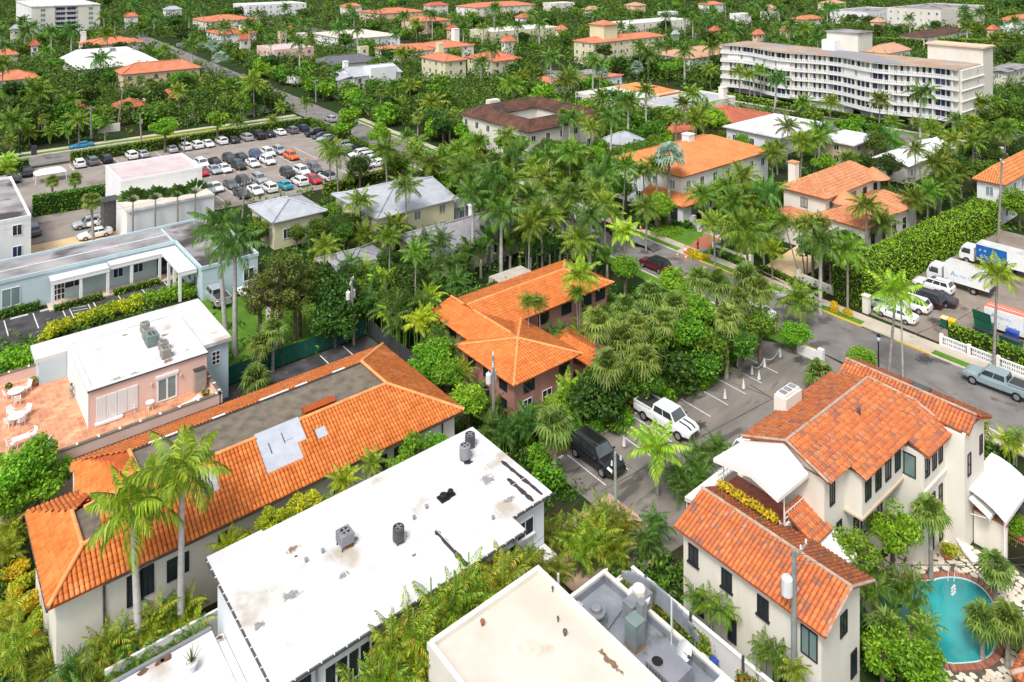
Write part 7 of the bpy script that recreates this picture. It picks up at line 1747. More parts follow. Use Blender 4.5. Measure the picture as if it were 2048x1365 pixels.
def box_truck(u, v, rz, label, panel=None, words=True, L=5.6, name='box_truck'):
 T = thing(name, label, 'truck', (u, v, .01), rz, 'white box trucks')
 W_ = PAINT['white']
 b = MB(); b.add([(-1.0,2.3,.5),(1.0,2.3,.5),(1.0,4.1,.5),(-1.0,4.1,.5),(-1.0,2.3,2.35),(1.0,2.3,2.35),(1.0,3.75,2.35),(-1.0,3.75,2.35),(-1.0,4.15,1.35),(1.0,4.15,1.35)], [(0,3,2,1),(4,5,6,7),(0,1,5,4),(1,2,9,6,5),(3,0,4,7,8),(2,3,8,9),(9,8,7,6)])
 link('cab', b.mesh('cab', W_), T)
 g = MB(); g.add([(-.88,4.155,1.42),(.88,4.155,1.42),(.88,3.8,2.27),(-.88,3.8,2.27)], [(0,1,2,3)]); link('windshield', g.mesh('windshield', M_cargl), T)
 for s in (-1,1):
  g = MB(); g.slab([(s * 1.005,2.75,1.4),(s * 1.005,3.75,1.4),(s * 1.005,3.6,2.1),(s * 1.005,2.75,2.1)], (s * .008,0,0)); link('side_window', g.mesh('side_window', M_cargl), T)
  g = MB(); g.box(-.15 + s * .7,.15 + s * .7,4.1,4.18,.75,.95); link('headlight', g.mesh('headlight', M_cond), T)
  g = MB(); g.box(s * 1.05 - .05, s * 1.05 + .1,3.7,3.8,1.5,1.95); link('mirror', g.mesh('mirror', M_dkgrey), T)
 b = MB(); b.box(-1.15,1.15,2.0 - L, 2.0,.95,3.15); bx_ = link('cargo_box', b.mesh('cargo_box', W_), T)
 b = MB(); b.box(-1.1,1.1,2.05 - L, 1.95,3.151,3.19); link('box_roof', b.mesh('box_roof', mat('truck_roof', (.42,.42,.4),(.56,.56,.54), .8,5, rough=.7)), T)
 b = MB(); b.box(-.4,.4,2.0 - L, 4.0,.55,.93); link('chassis', b.mesh('chassis', M_black), T)
 b = MB(); b.box(-1.0,1.0,1.9 - L, 2.0 - L - .002,.6,1.2); link('tail_lift', b.mesh('tail_lift', M_dkgrey), T)
 for y in (3.2,2.9 - L + .9):
  for s in (-1,1):
   w_ = MB(); w_.tube([(s * .78, y, .42),(s * 1.08, y, .42)], .42,14); wh = link('wheel', w_.mesh('wheel', M_black), T)
   w_ = MB(); w_.tube([(s * .9, y, .42),(s * 1.09, y, .42)], .24,10); link('rim', w_.mesh('rim', M_rim), wh)
 if panel:
  for s in (-1,1):
   p = MB(); p.box(s * 1.151, s * 1.158,1.98 - L * .62,1.98,1.0,3.1); link('side_panel', p.mesh('side_panel', panel), T)
  text(T, 'e  o', .55,(-1.16,1.6,2.3),(PI / 2,0,-PI / 2), W_)
  text(T, 'G R', .6,(-1.16,1.5,1.4),(PI / 2,0,-PI / 2), M_cond)
 if words:
  m1 = mat('logo_blue', (.02,.22,.5)); m2 = mat('logo_grey_blue', (.18,.3,.48))
  text(T, 'A', .85,(-1.153,1.2,1.75),(PI / 2,0,-PI / 2), m1, 'logo')
  text(T, 'ir Net Co', .5,(-1.153,.58,1.75),(PI / 2,0,-PI / 2), m2)
 return T
box_truck(*at(1928,560,1.2), .02, 'white box truck with a blue letter logo on its side', L=5.2)
M_bluep = mat('blue_livery', (.01,.09,.34),(.015,.14,.42), .8,3, rough=.4)
box_truck(*at(1990,520,1.2), .02, 'white box truck with a blue side panel behind the logo truck', M_bluep, False, L=6.0)
box_truck(*at(585,163,1.5), .1, 'white box truck parked on the upper street by the white gabled house', None, False)
# service van with ladders
u, v = at(2022,668,0)
T = thing('service_van', 'white service van with orange ladders on its roof beside the green skips', 'van', (u, v, .01), PI + .05)
W_ = PAINT['white']
b = MB(); b.box(-1.0,1.0,-2.4,1.4,.45,2.55); link('cargo_body', b.mesh('cargo_body', W_), T)
b = MB(); b.add([(-.95,1.42,.45),(.95,1.42,.45),(.95,3.2,.45),(-.95,3.2,.45),(-.9,1.42,2.0),(.9,1.42,2.0),(.85,1.9,1.95),(-.85,1.9,1.95),(-.95,2.5,1.15),(.95,2.5,1.15),(-.9,3.2,1.0),(.9,3.2,1.0)], [(0,3,2,1),(4,5,6,7),(0,1,5,4),(1,2,11,9,6,5),(3,0,4,7,8,10),(7,6,9,8),(8,9,11,10),(2,3,10,11)]); link('cab', b.mesh('cab', W_), T)
for s in (-1,1):
 g = MB(); g.slab([(s * .955,1.55,1.2),(s * .955,2.35,1.2),(s * .91,1.9,1.85),(s * .91,1.55,1.85)], (s * .008,0,0)); link('side_window', g.mesh('side_window', M_cargl), T)
 for y in (2.5,-1.5): w_ = MB(); w_.tube([(s * .8, y, .38),(s * 1.02, y, .38)], .38,14); link('wheel', w_.mesh('wheel', M_black), T)
 for k in range(3): g = MB(); g.box(s * 1.003, s * 1.012,-1.0 + k * .8,-.88 + k * .8,1.1,1.16); link('latch', g.mesh('latch', M_black), T)
g = MB(); g.add([(-.85,2.48,1.17),(.85,2.48,1.17),(.78,1.93,1.92),(-.78,1.93,1.92)], [(0,1,2,3)]); link('windshield', g.mesh('windshield', M_cargl), T)
for x in (-.7,-.25,.3,.7):
 l = MB(); l.box(x - .03, x + .03,-2.5,1.8,2.62,2.7); link('ladder_rail', l.mesh('ladder_rail', M_orange), T)
l = MB()
for k in range(12): l.box(-.7,-.25,-2.3 + k * .34,-2.26 + k * .34,2.64,2.68); l.box(.3,.7,-2.3 + k * .34,-2.26 + k * .34,2.64,2.68)
link('ladder_rung', l.mesh('ladder_rung', M_orange), T)
text(T, 'rNet Co', .42,(1.006,-1.2,1.7),(PI / 2,0, PI / 2), mat('logo_grey_blue', (.18,.3,.48)))
text(T, 'A', .6,(1.006,-1.75,1.7),(PI / 2,0, PI / 2), mat('logo_blue', (.02,.22,.5)), 'logo')
# dump truck with a trailer on the street
T = thing('dump_truck', 'dump truck with a dusty load bed stopped on the street', 'truck', (sx(84.0,79), 79.5,.01), .04)
b = MB(); b.add([(-1.1,-2.6,1.1),(1.1,-2.6,1.1),(1.1,1.4,1.1),(-1.1,1.4,1.1),(-1.2,-2.7,2.0),(1.2,-2.7,2.0),(1.2,1.5,2.0),(-1.2,1.5,2.0)], [(0,3,2,1),(0,1,5,4),(1,2,6,5),(2,3,7,6),(3,0,4,7)]); link('load_bed', b.mesh('load_bed', M_dkgrey), T)
b = MB(); b.box(-1.1,1.1,-2.6,1.4,1.85,1.98); link('load', b.mesh('load', mat('sandy_load', (.5,.38,.24),(.62,.5,.34), 2,5, rough=1)), T)
b = MB(); b.add([(-1,1.7,.6),(1,1.7,.6),(1,3.6,.6),(-1,3.6,.6),(-1,1.7,2.2),(1,1.7,2.2),(1,3.2,2.2),(-1,3.2,2.2),(1,3.6,1.3),(-1,3.6,1.3)], [(4,5,6,7),(0,1,5,4),(1,2,8,6,5),(3,0,4,7,9),(2,3,9,8),(8,9,7,6)]); link('cab', b.mesh('cab', PAINT['silver']), T)
g = MB(); g.add([(-.85,3.57,1.4),(.85,3.57,1.4),(.85,3.24,2.1),(-.85,3.24,2.1)], [(0,1,2,3)]); link('windshield', g.mesh('windshield', M_cargl), T)
b = MB(); b.box(-.4,.4,-2.5,3.4,.5,1.08); link('chassis', b.mesh('chassis', M_black), T)
for y in (2.7,-.9,-2.0):
 for s in (-1,1): w_ = MB(); w_.tube([(s * .8, y, .5),(s * 1.08, y, .5)], .5,14); link('wheel', w_.mesh('wheel', M_black), T)
T = thing('flatbed_trailer', 'low silver flatbed trailer with a ramp behind the dump truck', 'trailer', (sx(83.9,73), 73.6,.01), .04)
b = MB(); b.box(-1.0,1.0,-2.2,2.2,.5,.62); link('deck', b.mesh('deck', M_steel), T)
b = MB(); b.slab([(-.9,-2.2,.55),(.9,-2.2,.55),(.9,-3.3,.05),(-.9,-3.3,.05)], (0,0,.05)); link('ramp', b.mesh('ramp', M_dkmet), T)
for s in (-1,1):
 w_ = MB(); w_.tube([(s * .85,-.3,.3),(s * 1.05,-.3,.3)], .3,12); link('wheel', w_.mesh('wheel', M_black), T)
# skips in the yard
def skip(u, v, rz, label, m, lid, open_=False):
 T = thing('skip_container', label, 'skip', (u, v, .01), rz, 'skips in the yard')
 b = MB(); b.add([(-.9,-.6,.15),(.9,-.6,.15),(.9,.5,.15),(-.9,.5,.15),(-.95,-.75,1.1),(.95,-.75,1.1),(.95,.65,1.45),(-.95,.65,1.45)], [(0,3,2,1),(0,1,5,4),(1,2,6,5),(2,3,7,6),(3,0,4,7)]); link('body', b.mesh('body', m), T)
 b = MB()
 if open_: b.slab([(-.95,.68,1.45),(.95,.68,1.45),(.95,1.0,2.5),(-.95,1.0,2.5)], (0,.05,0))
 else: b.slab([(-1.0,-.8,1.13),(1.0,-.8,1.13),(1.0,.7,1.5),(-1.0,.7,1.5)], (0,0,.06))
 link('lid', b.mesh('lid', lid), T)
 for x in (-.7,.7): w_ = MB(); w_.tube([(x - .05,.3,.1),(x + .05,.3,.1)], .1,8); link('caster', w_.mesh('caster', M_black), T)
skip(*at(1970,652,.6), 1.5, 'open green skip beside the service van', M_bingreen, M_bingreen, True); skip(*at(1970,672,.8), 1.5, 'green skip with a black lid behind the pierced wall', M_bingreen, M_dkgrey); skip(*at(2022,688,.8), 1.5, 'dark-lidded skip at the edge beside the blue bins', M_bingreen, M_dkgrey)
for px, py, m, lid, t in ((1889,643, M_bingreen, M_bincream, 'green bin with a cream lid at the yard hedge'),(1905,648, M_binyel, M_binyel, 'yellow slatted bin at the yard hedge'),(2020,668, M_binblue, None, 'blue bin behind the dark-lidded skip, the farther one'),(2030,672, M_binblue, None, 'blue bin behind the dark-lidded skip, the nearer one')):
 u, v = at(px, py, .7); bin_(u, v, m, t, 1.6, lid, 1.15)
# person walking on the pavement
u, v = at(1396,505)
P = thing('person', 'person in a maroon top and dark trousers walking on the pavement by the cones', 'person', (u, v, .12), rad(25))
me = bpy.data.meshes.new('body'); J = [((0,0,.95), .13),((0,0,1.12), .13),((0,.02,1.36), .15),((0,.03,1.5), .06),((.17,.02,1.4), .065),((.23,-.06,1.14), .05),((.22,.06,.9), .04),((-.17,.02,1.4), .065),((-.23,.1,1.16), .05),((-.22,.2,.95), .04),
                                     ((.09,0,.88), .09),((.1,.14,.5), .065),((.1,.12,.08), .05),((.1,.26,.04), .04),((-.09,0,.88), .09),((-.1,-.1,.5), .065),((-.1,-.3,.14), .05),((-.1,-.2,.05), .04),((.23,.12,.82), .032),((-.22,.27,.88), .032)]
E_ = [(0,1),(1,2),(2,3),(2,4),(4,5),(5,6),(2,7),(7,8),(8,9),(0,10),(10,11),(11,12),(12,13),(0,14),(14,15),(15,16),(16,17),(6,18),(9,19)]
me.from_pydata([j[0] for j in J], E_, [])
o = link('body', me, P); sk_ = o.modifiers.new('skin', 'SKIN')
for i, j in enumerate(J): me.skin_vertices[0].data[i].radius = (j[1], j[1])
me.skin_vertices[0].data[0].use_root = True
ss = o.modifiers.new('sub', 'SUBSURF'); ss.levels = 1; ss.render_levels = 1
def cloth(name):
 m = bpy.data.materials.new(name); m.use_nodes = True; N, L = m.node_tree.nodes, m.node_tree.links
 tc = N.new('ShaderNodeTexCoord'); sp = N.new('ShaderNodeSeparateXYZ'); L.new(tc.outputs['Object'], sp.inputs[0])
 rp = N.new('ShaderNodeValToRGB'); rp.color_ramp.interpolation = 'CONSTANT'; e = rp.color_ramp.elements
 e[0].color = (.015,.013,.012,1); e[1].position = .06; e[1].color = (.02,.022,.03,1); k = e.new(.5); k.color = (.12,.012,.02,1)
 dv = N.new('ShaderNodeMath'); dv.operation = 'DIVIDE'; dv.inputs[1].default_value = 1.9; L.new(sp.outputs[2], dv.inputs[0]); L.new(dv.outputs[0], rp.inputs[0]); L.new(rp.outputs[0], N['Principled BSDF'].inputs['Base Color']); N['Principled BSDF'].inputs['Roughness'].default_value = .9
 return m
me.materials.append(cloth('maroon_and_dark_cloth'))
M_skin = mat('skin', (.32,.17,.11), rough=.6)
b = MB(); b.lathe([(.05,1.5),(.075,1.55),(.09,1.64),(.088,1.7),(.06,1.76)], n=12); b.box(-.015,.015,.085,.11,1.6,1.64); b.box(-.105,-.085,-.02,.03,1.6,1.67); b.box(.085,.105,-.02,.03,1.6,1.67); link('head', b.mesh('head', M_skin, smooth=True), P, (0,.03,0))
b = MB(); b.lathe([(.094,1.66),(.098,1.71),(.07,1.78),(.02,1.8)], n=12); link('hair', b.mesh('hair', M_black, smooth=True), P, (0,.02,0))
# traffic cones
def cone(u, v, label, m, h_=.7, group='traffic cones', z=.014):
 T = thing('traffic_cone', label, 'cone', (u, v, z), random.random(), group)
 b = MB(); b.lathe([(.14 * h_ / .7,.04),(.1 * h_ / .7,.25 * h_ / .7),(.03, h_)], n=12); link('body', b.mesh('body', m), T)
 b = MB(); b.box(-.19,.19,-.19,.19,0,.04); link('base', b.mesh('base', M_black if m is M_cer else m), T)
 if m is M_orange:
  b = MB(); b.lathe([(.108 * h_ / .7,.28 * h_ / .7),(.078 * h_ / .7,.45 * h_ / .7)], n=12); link('stripe', b.mesh('stripe', M_wframe), T)
 return T
wc = [(1476,733, 'white cone standing beside the green bin'),(1504,750, 'white cone holding one end of the chain'),(1518,760, 'white cone in front of the chain'),(1529,735, 'white cone in the middle of the chain'),(1560,715, 'white cone at the far end of the chain'),(1487,778, 'white cone at the end of a stall line, third from the chain'),(1450,798, 'white cone nearest the white pickup truck'),(1248,893, 'white cone beside the black vehicle')]
for px, py, t in wc: cone(*at(px, py), t, M_cer, .95, 'white cones in the car park')
ch_ = MB(); p = [at(1504,750), at(1529,735), at(1560,715)]
for (a, c) in ((p[0], p[1]),(p[1], p[2])):
 q = []
 for k in range(9):
  t = k / 8; q.append((a[0] + (c[0] - a[0]) * t, a[1] + (c[1] - a[1]) * t, .92 - .55 * math.sin(PI * t)))
 ch_.tube(q, .03,6)
ch_.build('barrier_chain', M_cer, None, label='white plastic chain sagging between white cones', cat='chain')
for px, py, t, h_ in ((1355,514, 'short orange cone in the street by the yellow kerb', .75),(1372,520, 'orange cone in the street under the tall marker', .85),(1371,509, 'tall slim orange marker beside the yellow kerb', 1.5),(1281,468, 'orange cone on the trailer deck', .8),(583,322, 'orange cone in front of the orange vehicle', .8),(611,320, 'red-orange cone right of the orange vehicle', .6),(533,331, 'orange cone in front of the white vehicle', .9),(479,343, 'orange cone in front of the dark green vehicle', .9),(141,326, 'orange cone at the hedge gap of the big car park', .7),(1958,585, 'orange cone behind the logo truck', .9),(1938,582, 'small orange cone near the white sunroof vehicle', .5)):
 cone(*at(px, py), t, M_orange, h_, 'orange cones', .63 if 'trailer' in t else .014)
# ---------------------------------------------------------------- plants
def frond(rng, L, el, bend, n, ll, lw, droop, az, taper=.35, dead=False):
 """One feather frond: leaflet quads along an arching rachis. Returns vertices and quads."""
 m = 10; ts = np.linspace(0,1, m + 1)
 ang = el - bend * ts ** 1.3
 r = np.concatenate([[0], np.cumsum(np.cos(ang[:-1]) * L / m)]); z = np.concatenate([[0], np.cumsum(np.sin(ang[:-1]) * L / m)])
 ca, sa = math.cos(az), math.sin(az)
 P = np.stack([r * ca, r * sa, z], 1)
 t = np.linspace(.1,1.0, n); t = np.concatenate([t, t]); sgn = np.concatenate([np.ones(n), -np.ones(n)])
 idx = t * m; i0 = np.minimum(idx.astype(int), m - 1); fr = (idx - i0)[:, None]
 B = P[i0] * (1 - fr) + P[i0 + 1] * fr
 T = P[i0 + 1] - P[i0]; T /= np.linalg.norm(T, axis=1)[:, None]
 S = np.array([-sa, ca, 0.0])[None] * sgn[:, None]
 ph = .35 + .75 * t + rng.normal(0,.08,2 * n)
 D = S * np.cos(ph)[:, None] + T * np.sin(ph)[:, None]
 prof = np.sin(np.pi * np.clip(.16 + .78 * t, 0,1)) * (1 - taper * t) + .12
 ln = ll * prof * rng.uniform(.85,1.15,2 * n)
 dn = np.array([0,0,-1.0])
 mid = B + D * (ln * .5)[:, None] + dn * (ln * droop * .22)[:, None] + np.array([0,0,.06])
 tip = B + D * (ln * (1 - .25 * droop))[:, None] + dn * (ln * droop * rng.uniform(.6,1.2,2 * n))[:, None]
 hw = T * (lw * .5)
 V = np.stack([B, mid - hw, tip, mid + hw], 1).reshape(-1,3); Q = np.arange(len(V)).reshape(-1,4)
 wv = np.array([-sa, ca, 0]) * .035; R = []; RQ = []
 for k in range(m):
  w0, w1 = (1 - .8 * k / m),(1 - .8 * (k + 1) / m); o = len(R); R += [P[k] - wv * w0, P[k] + wv * w0, P[k + 1] + wv * w1, P[k + 1] - wv * w1]; RQ.append((o, o + 1, o + 2, o + 3))
 V2 = np.concatenate([V, np.array(R)]); Q2 = np.concatenate([Q, np.array(RQ) + len(V)])
 return V2, Q2
def join(parts):
 V, Q, o = [], [], 0
 for v, q in parts: V.append(v); Q.append(q + o); o += len(v)
 return np.concatenate(V), np.concatenate(Q)
GA = 2.399963
def feather_crown(seed, n, L, ll, lw, nl, el0=1.35, el1=-.45, bend0=.5, bend1=1.15, droop=.5):
 rng = np.random.default_rng(seed); parts = []
 for i in range(n):
  k = i / (n - 1); el = el0 + (el1 - el0) * k ** .85 + rng.normal(0,.1); be = bend0 + (bend1 - bend0) * k + rng.normal(0,.1)
  parts.append(frond(rng, L * rng.uniform(.85,1.1) * (.75 + .25 * min(1, k * 3)), el, be, nl, ll, lw, droop * rng.uniform(.7,1.3), i * GA + rng.normal(0,.15)))
 return join(parts)
def fan_crown(seed, n, rad_, pet, seg=13, el0=1.4, el1=-.9):
 rng = np.random.default_rng(seed); V, Q = [], []
 for i in range(n):
  k = i / (n - 1); el = el0 + (el1 - el0) * k + rng.normal(0,.12); az = i * GA + rng.normal(0,.2)
  d = np.array([math.cos(az) * math.cos(el), math.sin(az) * math.cos(el), math.sin(el)]); s = np.array([-math.sin(az), math.cos(az), 0]); u = np.cross(d, s); u = u if u[2] > 0 else -u
  hub = d * pet * rng.uniform(.75,1.15)
  for j in range(seg):
   a = (j / (seg - 1) - .5) * 2 * 2.3; rr = rad_ * rng.uniform(.85,1.1) * (1 - .12 * abs(a))
   dd = d * math.cos(a) * .95 + s * math.sin(a); ddr = dd - u * .1
   mid = hub + ddr * rr * .5 + u * .06; tip = hub + ddr * rr + np.array([0,0,-rr * rng.uniform(.2,.5)])
   hw = np.cross(dd, u); hw /= np.linalg.norm(hw) + 1e-9; hw = hw * rr * .09
   o = len(V); V += [hub, mid - hw, tip, mid + hw]; Q.append((o, o + 1, o + 2, o + 3))
  o = len(V); w2 = s * .03; V += [-w2, w2, hub + w2, hub - w2]; Q.append((o, o + 1, o + 2, o + 3))
 return np.array(V), np.array(Q)
def paddle_crown(seed, n, L, plane=False, wid=.28, el0=1.5, el1=.35):
 """Big undivided paddle leaves on stalks: bananas and traveller's palms."""
 rng = np.random.default_rng(seed); V, Q = [], []
 for i in range(n):
  if plane: th = (i / (n - 1) - .5) * 2.5; d = np.array([math.sin(th), rng.normal(0,.06), math.cos(th)]); s = np.array([0,1.0,0]) * .6 + np.array([math.cos(th), 0,-math.sin(th)]) * .8
  else:
   el = el0 + (el1 - el0) * i / n + rng.normal(0,.1); az = i * GA; d = np.array([math.cos(az) * math.cos(el), math.sin(az) * math.cos(el), math.sin(el)]); s = np.array([-math.sin(az), math.cos(az), 0])
  s /= np.linalg.norm(s); l = L * rng.uniform(.8,1.1); pts = [d * l * .0, d * l * .4, d * l * .6 + np.array([0,0,-.0]), d * l * .82 + np.array([0,0,-.05 * l]), d * l + np.array([0,0,-.16 * l])]; ws = [.03,.06, wid, wid * .9,.05]
  for k in range(4):
   o = len(V); V += [pts[k] - s * ws[k], pts[k] + s * ws[k], pts[k + 1] + s * ws[k + 1], pts[k + 1] - s * ws[k + 1]]; Q.append((o, o + 1, o + 2, o + 3))
 return np.array(V), np.array(Q)
def clump(seed, stems, L, ll, lw, nl, per=6, spread=.45, hmin=.8, hmax=2.2, el0=1.35, el1=.15):
 rng = np.random.default_rng(seed); parts = []; st = []
 for s in range(stems):
  a, r = rng.uniform(0,2 * PI), spread * math.sqrt(rng.random()); h = rng.uniform(hmin, hmax); b0 = np.array([r * math.cos(a), r * math.sin(a), 0]); tp = b0 * 1.6 + np.array([0,0, h]); st.append((b0, tp))
  for i in range(per):
   k = i / max(1, per - 1); v, q = frond(rng, L * rng.uniform(.8,1.1), el0 + (el1 - el0) * k + rng.normal(0,.1), .8 + .7 * k, nl, ll, lw, .55, i * GA + s * 1.3); parts.append((v + tp, q))
 V, Q = join(parts); b = MB()
 for b0, tp in st: b.tube([tuple(b0), tuple((b0 + tp) / 2 * np.array([1,1,1])), tuple(tp)], [.06,.05,.04], 6)
 return (V, Q), b
def blobs(rng, R, H, n, sub):
 """Lumps of a crown: a ragged outline of overlapping ellipsoids."""
 out = []
 for i in range(n):
  d = rng.normal(size=3); d /= np.linalg.norm(d); d[2] = d[2] * .8 + .15; k = rng.uniform(.35,.8); r = sub * rng.uniform(.7,1.25); out.append((d[0] * R * k, d[1] * R * k, d[2] * H * k, r, r, r * .8))
 return out
def tree_crown(seed, R, H, nb, sub, leaves, size):
 rng = np.random.default_rng(seed); return leaf_cloud(rng, blobs(rng, R, H, nb, sub), leaves, size)
def limb_mesh(seed, R, h0=1.0):
 """Tapered trunk with forking limbs; unit trunk height below the crown centre."""
 rng = np.random.default_rng(seed); b = MB(); b.tube([(0,0,-h0),(.04 * R, 0,-h0 * .5),(0,.03 * R, -.15 * R)], [.085 * R, .065 * R, .055 * R], 8)
 for k in range(6):
  a = k * 1.05 + rng.uniform(0,.6); e = rng.uniform(.35,1.0); l = R * rng.uniform(.55,.8); q = Vector((math.cos(a) * math.cos(e) * l, math.sin(a) * math.cos(e) * l, math.sin(e) * l * .8)); b.tube([(0,0,-.2 * R), tuple(q * .5 + Vector((0,0,.02))), tuple(q)], [.045 * R, .03 * R, .012 * R], 6)
 return b
CR = {}
def reg(k, V, Q, m): CR.setdefault(k, []).append(npmesh('crown', V, Q, m))
for s in range(4): reg('coco', *feather_crown(100 + s, 24,3.3,1.05,.15,26), L_coco)
for s in range(3): reg('cocof', *feather_crown(130 + s, 22,3.4,1.2,.32,12), L_coco)
for s in range(3): reg('yellow', *feather_crown(110 + s, 19,2.9,1.0,.16,22, el1=-.3), L_limey)
for s in range(3): reg('royal', *feather_crown(120 + s, 17,3.3,1.1,.16,28, el0=1.4, el1=-.55, bend0=.7, bend1=1.3, droop=.75), L_royal)
for s in range(3): reg('royalf', *feather_crown(140 + s, 18,3.4,1.25,.34,12, el0=1.4, el1=-.5, bend0=.7, bend1=1.25, droop=.6), L_royal)
for s in range(4): reg('fan', *fan_crown(200 + s, 44,.95,.85), L_sabal)
for s in range(2): reg('silver', *fan_crown(210 + s, 34,1.25,1.2,13,1.3,-.5), L_silver)
for s in range(2): reg('travel', *paddle_crown(220 + s, 23,2.8, True, .24), L_royal)
for s in range(3): reg('banana', *paddle_crown(230 + s, 12,2.6, False, .3), L_dark if s == 2 else L_royal)
STEMS = {}
for nm, m, sd in (('areca', L_areca, 300),('arecag', L_royal, 310),('arecay', L_limey, 320)):
 for s in range(3):
  (V, Q), b = clump(sd + s, 6,1.75,.55,.085,17,6); reg(nm, V, Q, m); STEMS.setdefault(nm, []).append(b.mesh('stems', M_shaft))
for s in range(3):
 (V, Q), b = clump(330 + s, 3,1.5,.5,.08,16,7,.25,1.6,2.6,1.3,-.3); reg('slim', V, Q, L_coco); STEMS.setdefault('slim', []).append(b.mesh('stems', M_trunk))
for nm, m, sd, R, H, nb, sub, lv, sz in (('shade', L_tree, 400,2.6,2.2,16,1.15,3400,.22),('bright', L_bright, 420,2.6,2.3,18,1.0,3600,.2),('olive', L_olive, 440,2.7,3.4,22,.85,3200,.17),('dark', L_dark, 460,2.8,2.4,16,1.2,3400,.22),('lime', L_lime, 480,2.4,1.8,14,.9,2600,.2),('shadef', L_tree, 500,2.7,2.1,14,1.25,1100,.42),('brightf', L_bright, 520,2.7,2.1,14,1.25,1100,.42),('darkf', L_dark, 540,2.8,2.1,14,1.25,1100,.42)):
 for s in range(3): reg(nm, *tree_crown(sd + s, R, H, nb, sub, lv, sz), m)
for nm, m in (('shrub', L_tree),('shrubb', L_bright),('shrubl', L_lime),('shrubo', L_croton),('shrubv', L_flower)):
 for s in range(2):
  rng = np.random.default_rng(600 + s + len(nm) * 7 + ord(nm[-1])); reg(nm, *leaf_cloud(rng, [(rng.uniform(-.5,.5), rng.uniform(-.5,.5), .55 + rng.uniform(-.15,.25), .6,.6,.5) for k in range(7)], 900,.13), m)
for s in range(2):
 rng = np.random.default_rng(640 + s); V, Q = [], []
 for k in range(420):
  a = rng.uniform(0,2 * PI); el = rng.uniform(.25,1.4); l = rng.uniform(.9,1.7); d = np.array([math.cos(a) * math.cos(el), math.sin(a) * math.cos(el), math.sin(el)]); sv = np.array([-math.sin(a), math.cos(a), 0]) * .03; b0 = np.array([rng.normal(0,.12), rng.normal(0,.12), 0]); mm = b0 + d * l * .6; tt = b0 + d * l + np.array([0,0,-.3 * l])
  o = len(V); V += [b0 - sv, b0 + sv, mm + sv, mm - sv, tt + sv * .2, tt - sv * .2]; Q += [(o, o + 1, o + 2, o + 3),(o + 3, o + 2, o + 4, o + 5)]
 reg('tuft', np.array(V), np.array(Q), leafmat('tuft_leaf%d' % s, (.05,.1,.02),(.1,.18,.035),(.2,.27,.07)))
TR = {}
def trunk_mesh(key, r0, r1, bow, m, rings=0, base=1.35, bulge=0.0):
 b = MB(); pts, rs = [], []
 for i in range(9):
  t = i / 8; pts.append((bow * math.sin(PI * t), 0, t)); rs.append((r0 + (r1 - r0) * t) * (1 + (base - 1) * max(0,1 - t * 8)) * (1 + bulge * math.sin(PI * min(1, t * 1.6)) if bulge else 1))
 b.tube(pts, rs, 8); TR.setdefault(key, []).append(b.mesh('trunk', m, smooth=True))
for bw in (.02,.045,-.03): trunk_mesh('coco', .17,.11, bw, M_trunk)
trunk_mesh('royal', .24,.17,.005, M_royal, bulge=.12); trunk_mesh('fan', .19,.17,.01, M_trunk); trunk_mesh('fan', .2,.17,-.015, M_trunk)
shaft = MB(); shaft.tube([(0,0,-1.3),(0,0,-.8),(0,0,0),(0,0,.25)], [.17,.19,.13,.06], 8); SHAFT = shaft.mesh('crownshaft', M_shaft, smooth=True)
LIMB = [limb_mesh(700 + s, 2.6,1.0) for s in range(3)]
LIMBM = [b.mesh('trunk', M_bark) for b in LIMB]
KIND = {  # name, category, wording, group
 'coco': ('coconut_palm', 'palm', 'coconut palm', 'coconut palms'), 'yellow': ('coconut_palm', 'palm', 'yellow-green coconut palm', 'yellowish coconut palms'), 'royal': ('royal_palm', 'palm', 'royal palm', 'royal palms'), 'fan': ('fan_palm', 'palm', 'shaggy fan palm', 'fan palms'),
 'silver': ('silver_palm', 'palm', 'silver-blue fan palm', 'silver palms'), 'travel': ('traveller_palm', 'palm', 'traveller palm', 'traveller palms'), 'banana': ('banana_plant', 'plant', 'big-leaved banana-like plant', 'banana-like plants'),
 'areca': ('areca_palm', 'palm clump', 'orange-tinged areca clump', 'areca clumps'), 'arecag': ('areca_palm', 'palm clump', 'deep green areca clump', 'areca clumps'), 'arecay': ('areca_palm', 'palm clump', 'lime green areca clump', 'areca clumps'), 'slim': ('cluster_palm', 'palm clump', 'slim multi-stemmed palm', 'slim cluster palms'),
 'shade': ('shade_tree', 'tree', 'leafy green tree', 'shade trees'), 'bright': ('leafy_tree', 'tree', 'bright green dense tree', 'bright green trees'), 'olive': ('olive_tree', 'tree', 'airy olive-green tree', 'olive-green trees'), 'dark': ('evergreen_tree', 'tree', 'dark dense tree', 'dark trees'), 'lime': ('lime_tree', 'tree', 'lime-coloured bushy tree', 'lime-coloured trees'),
 'shrub': ('shrub', 'shrub', 'rounded green shrub', 'shrubs'), 'shrubb': ('shrub', 'shrub', 'bright green shrub', 'shrubs'), 'shrubl': ('shrub', 'shrub', 'lime yellow shrub', 'shrubs'), 'shrubo': ('croton', 'shrub', 'orange and yellow croton', 'crotons'), 'shrubv': ('flowering_shrub', 'shrub', 'red-flowered shrub', 'flowering shrubs'), 'tuft': ('grass_tuft', 'plant', 'long arching grass tuft', 'grass tufts')}
PLANTS = []
prnd = random.Random(77)
def depth_(u, v): return CG * u + SG * v
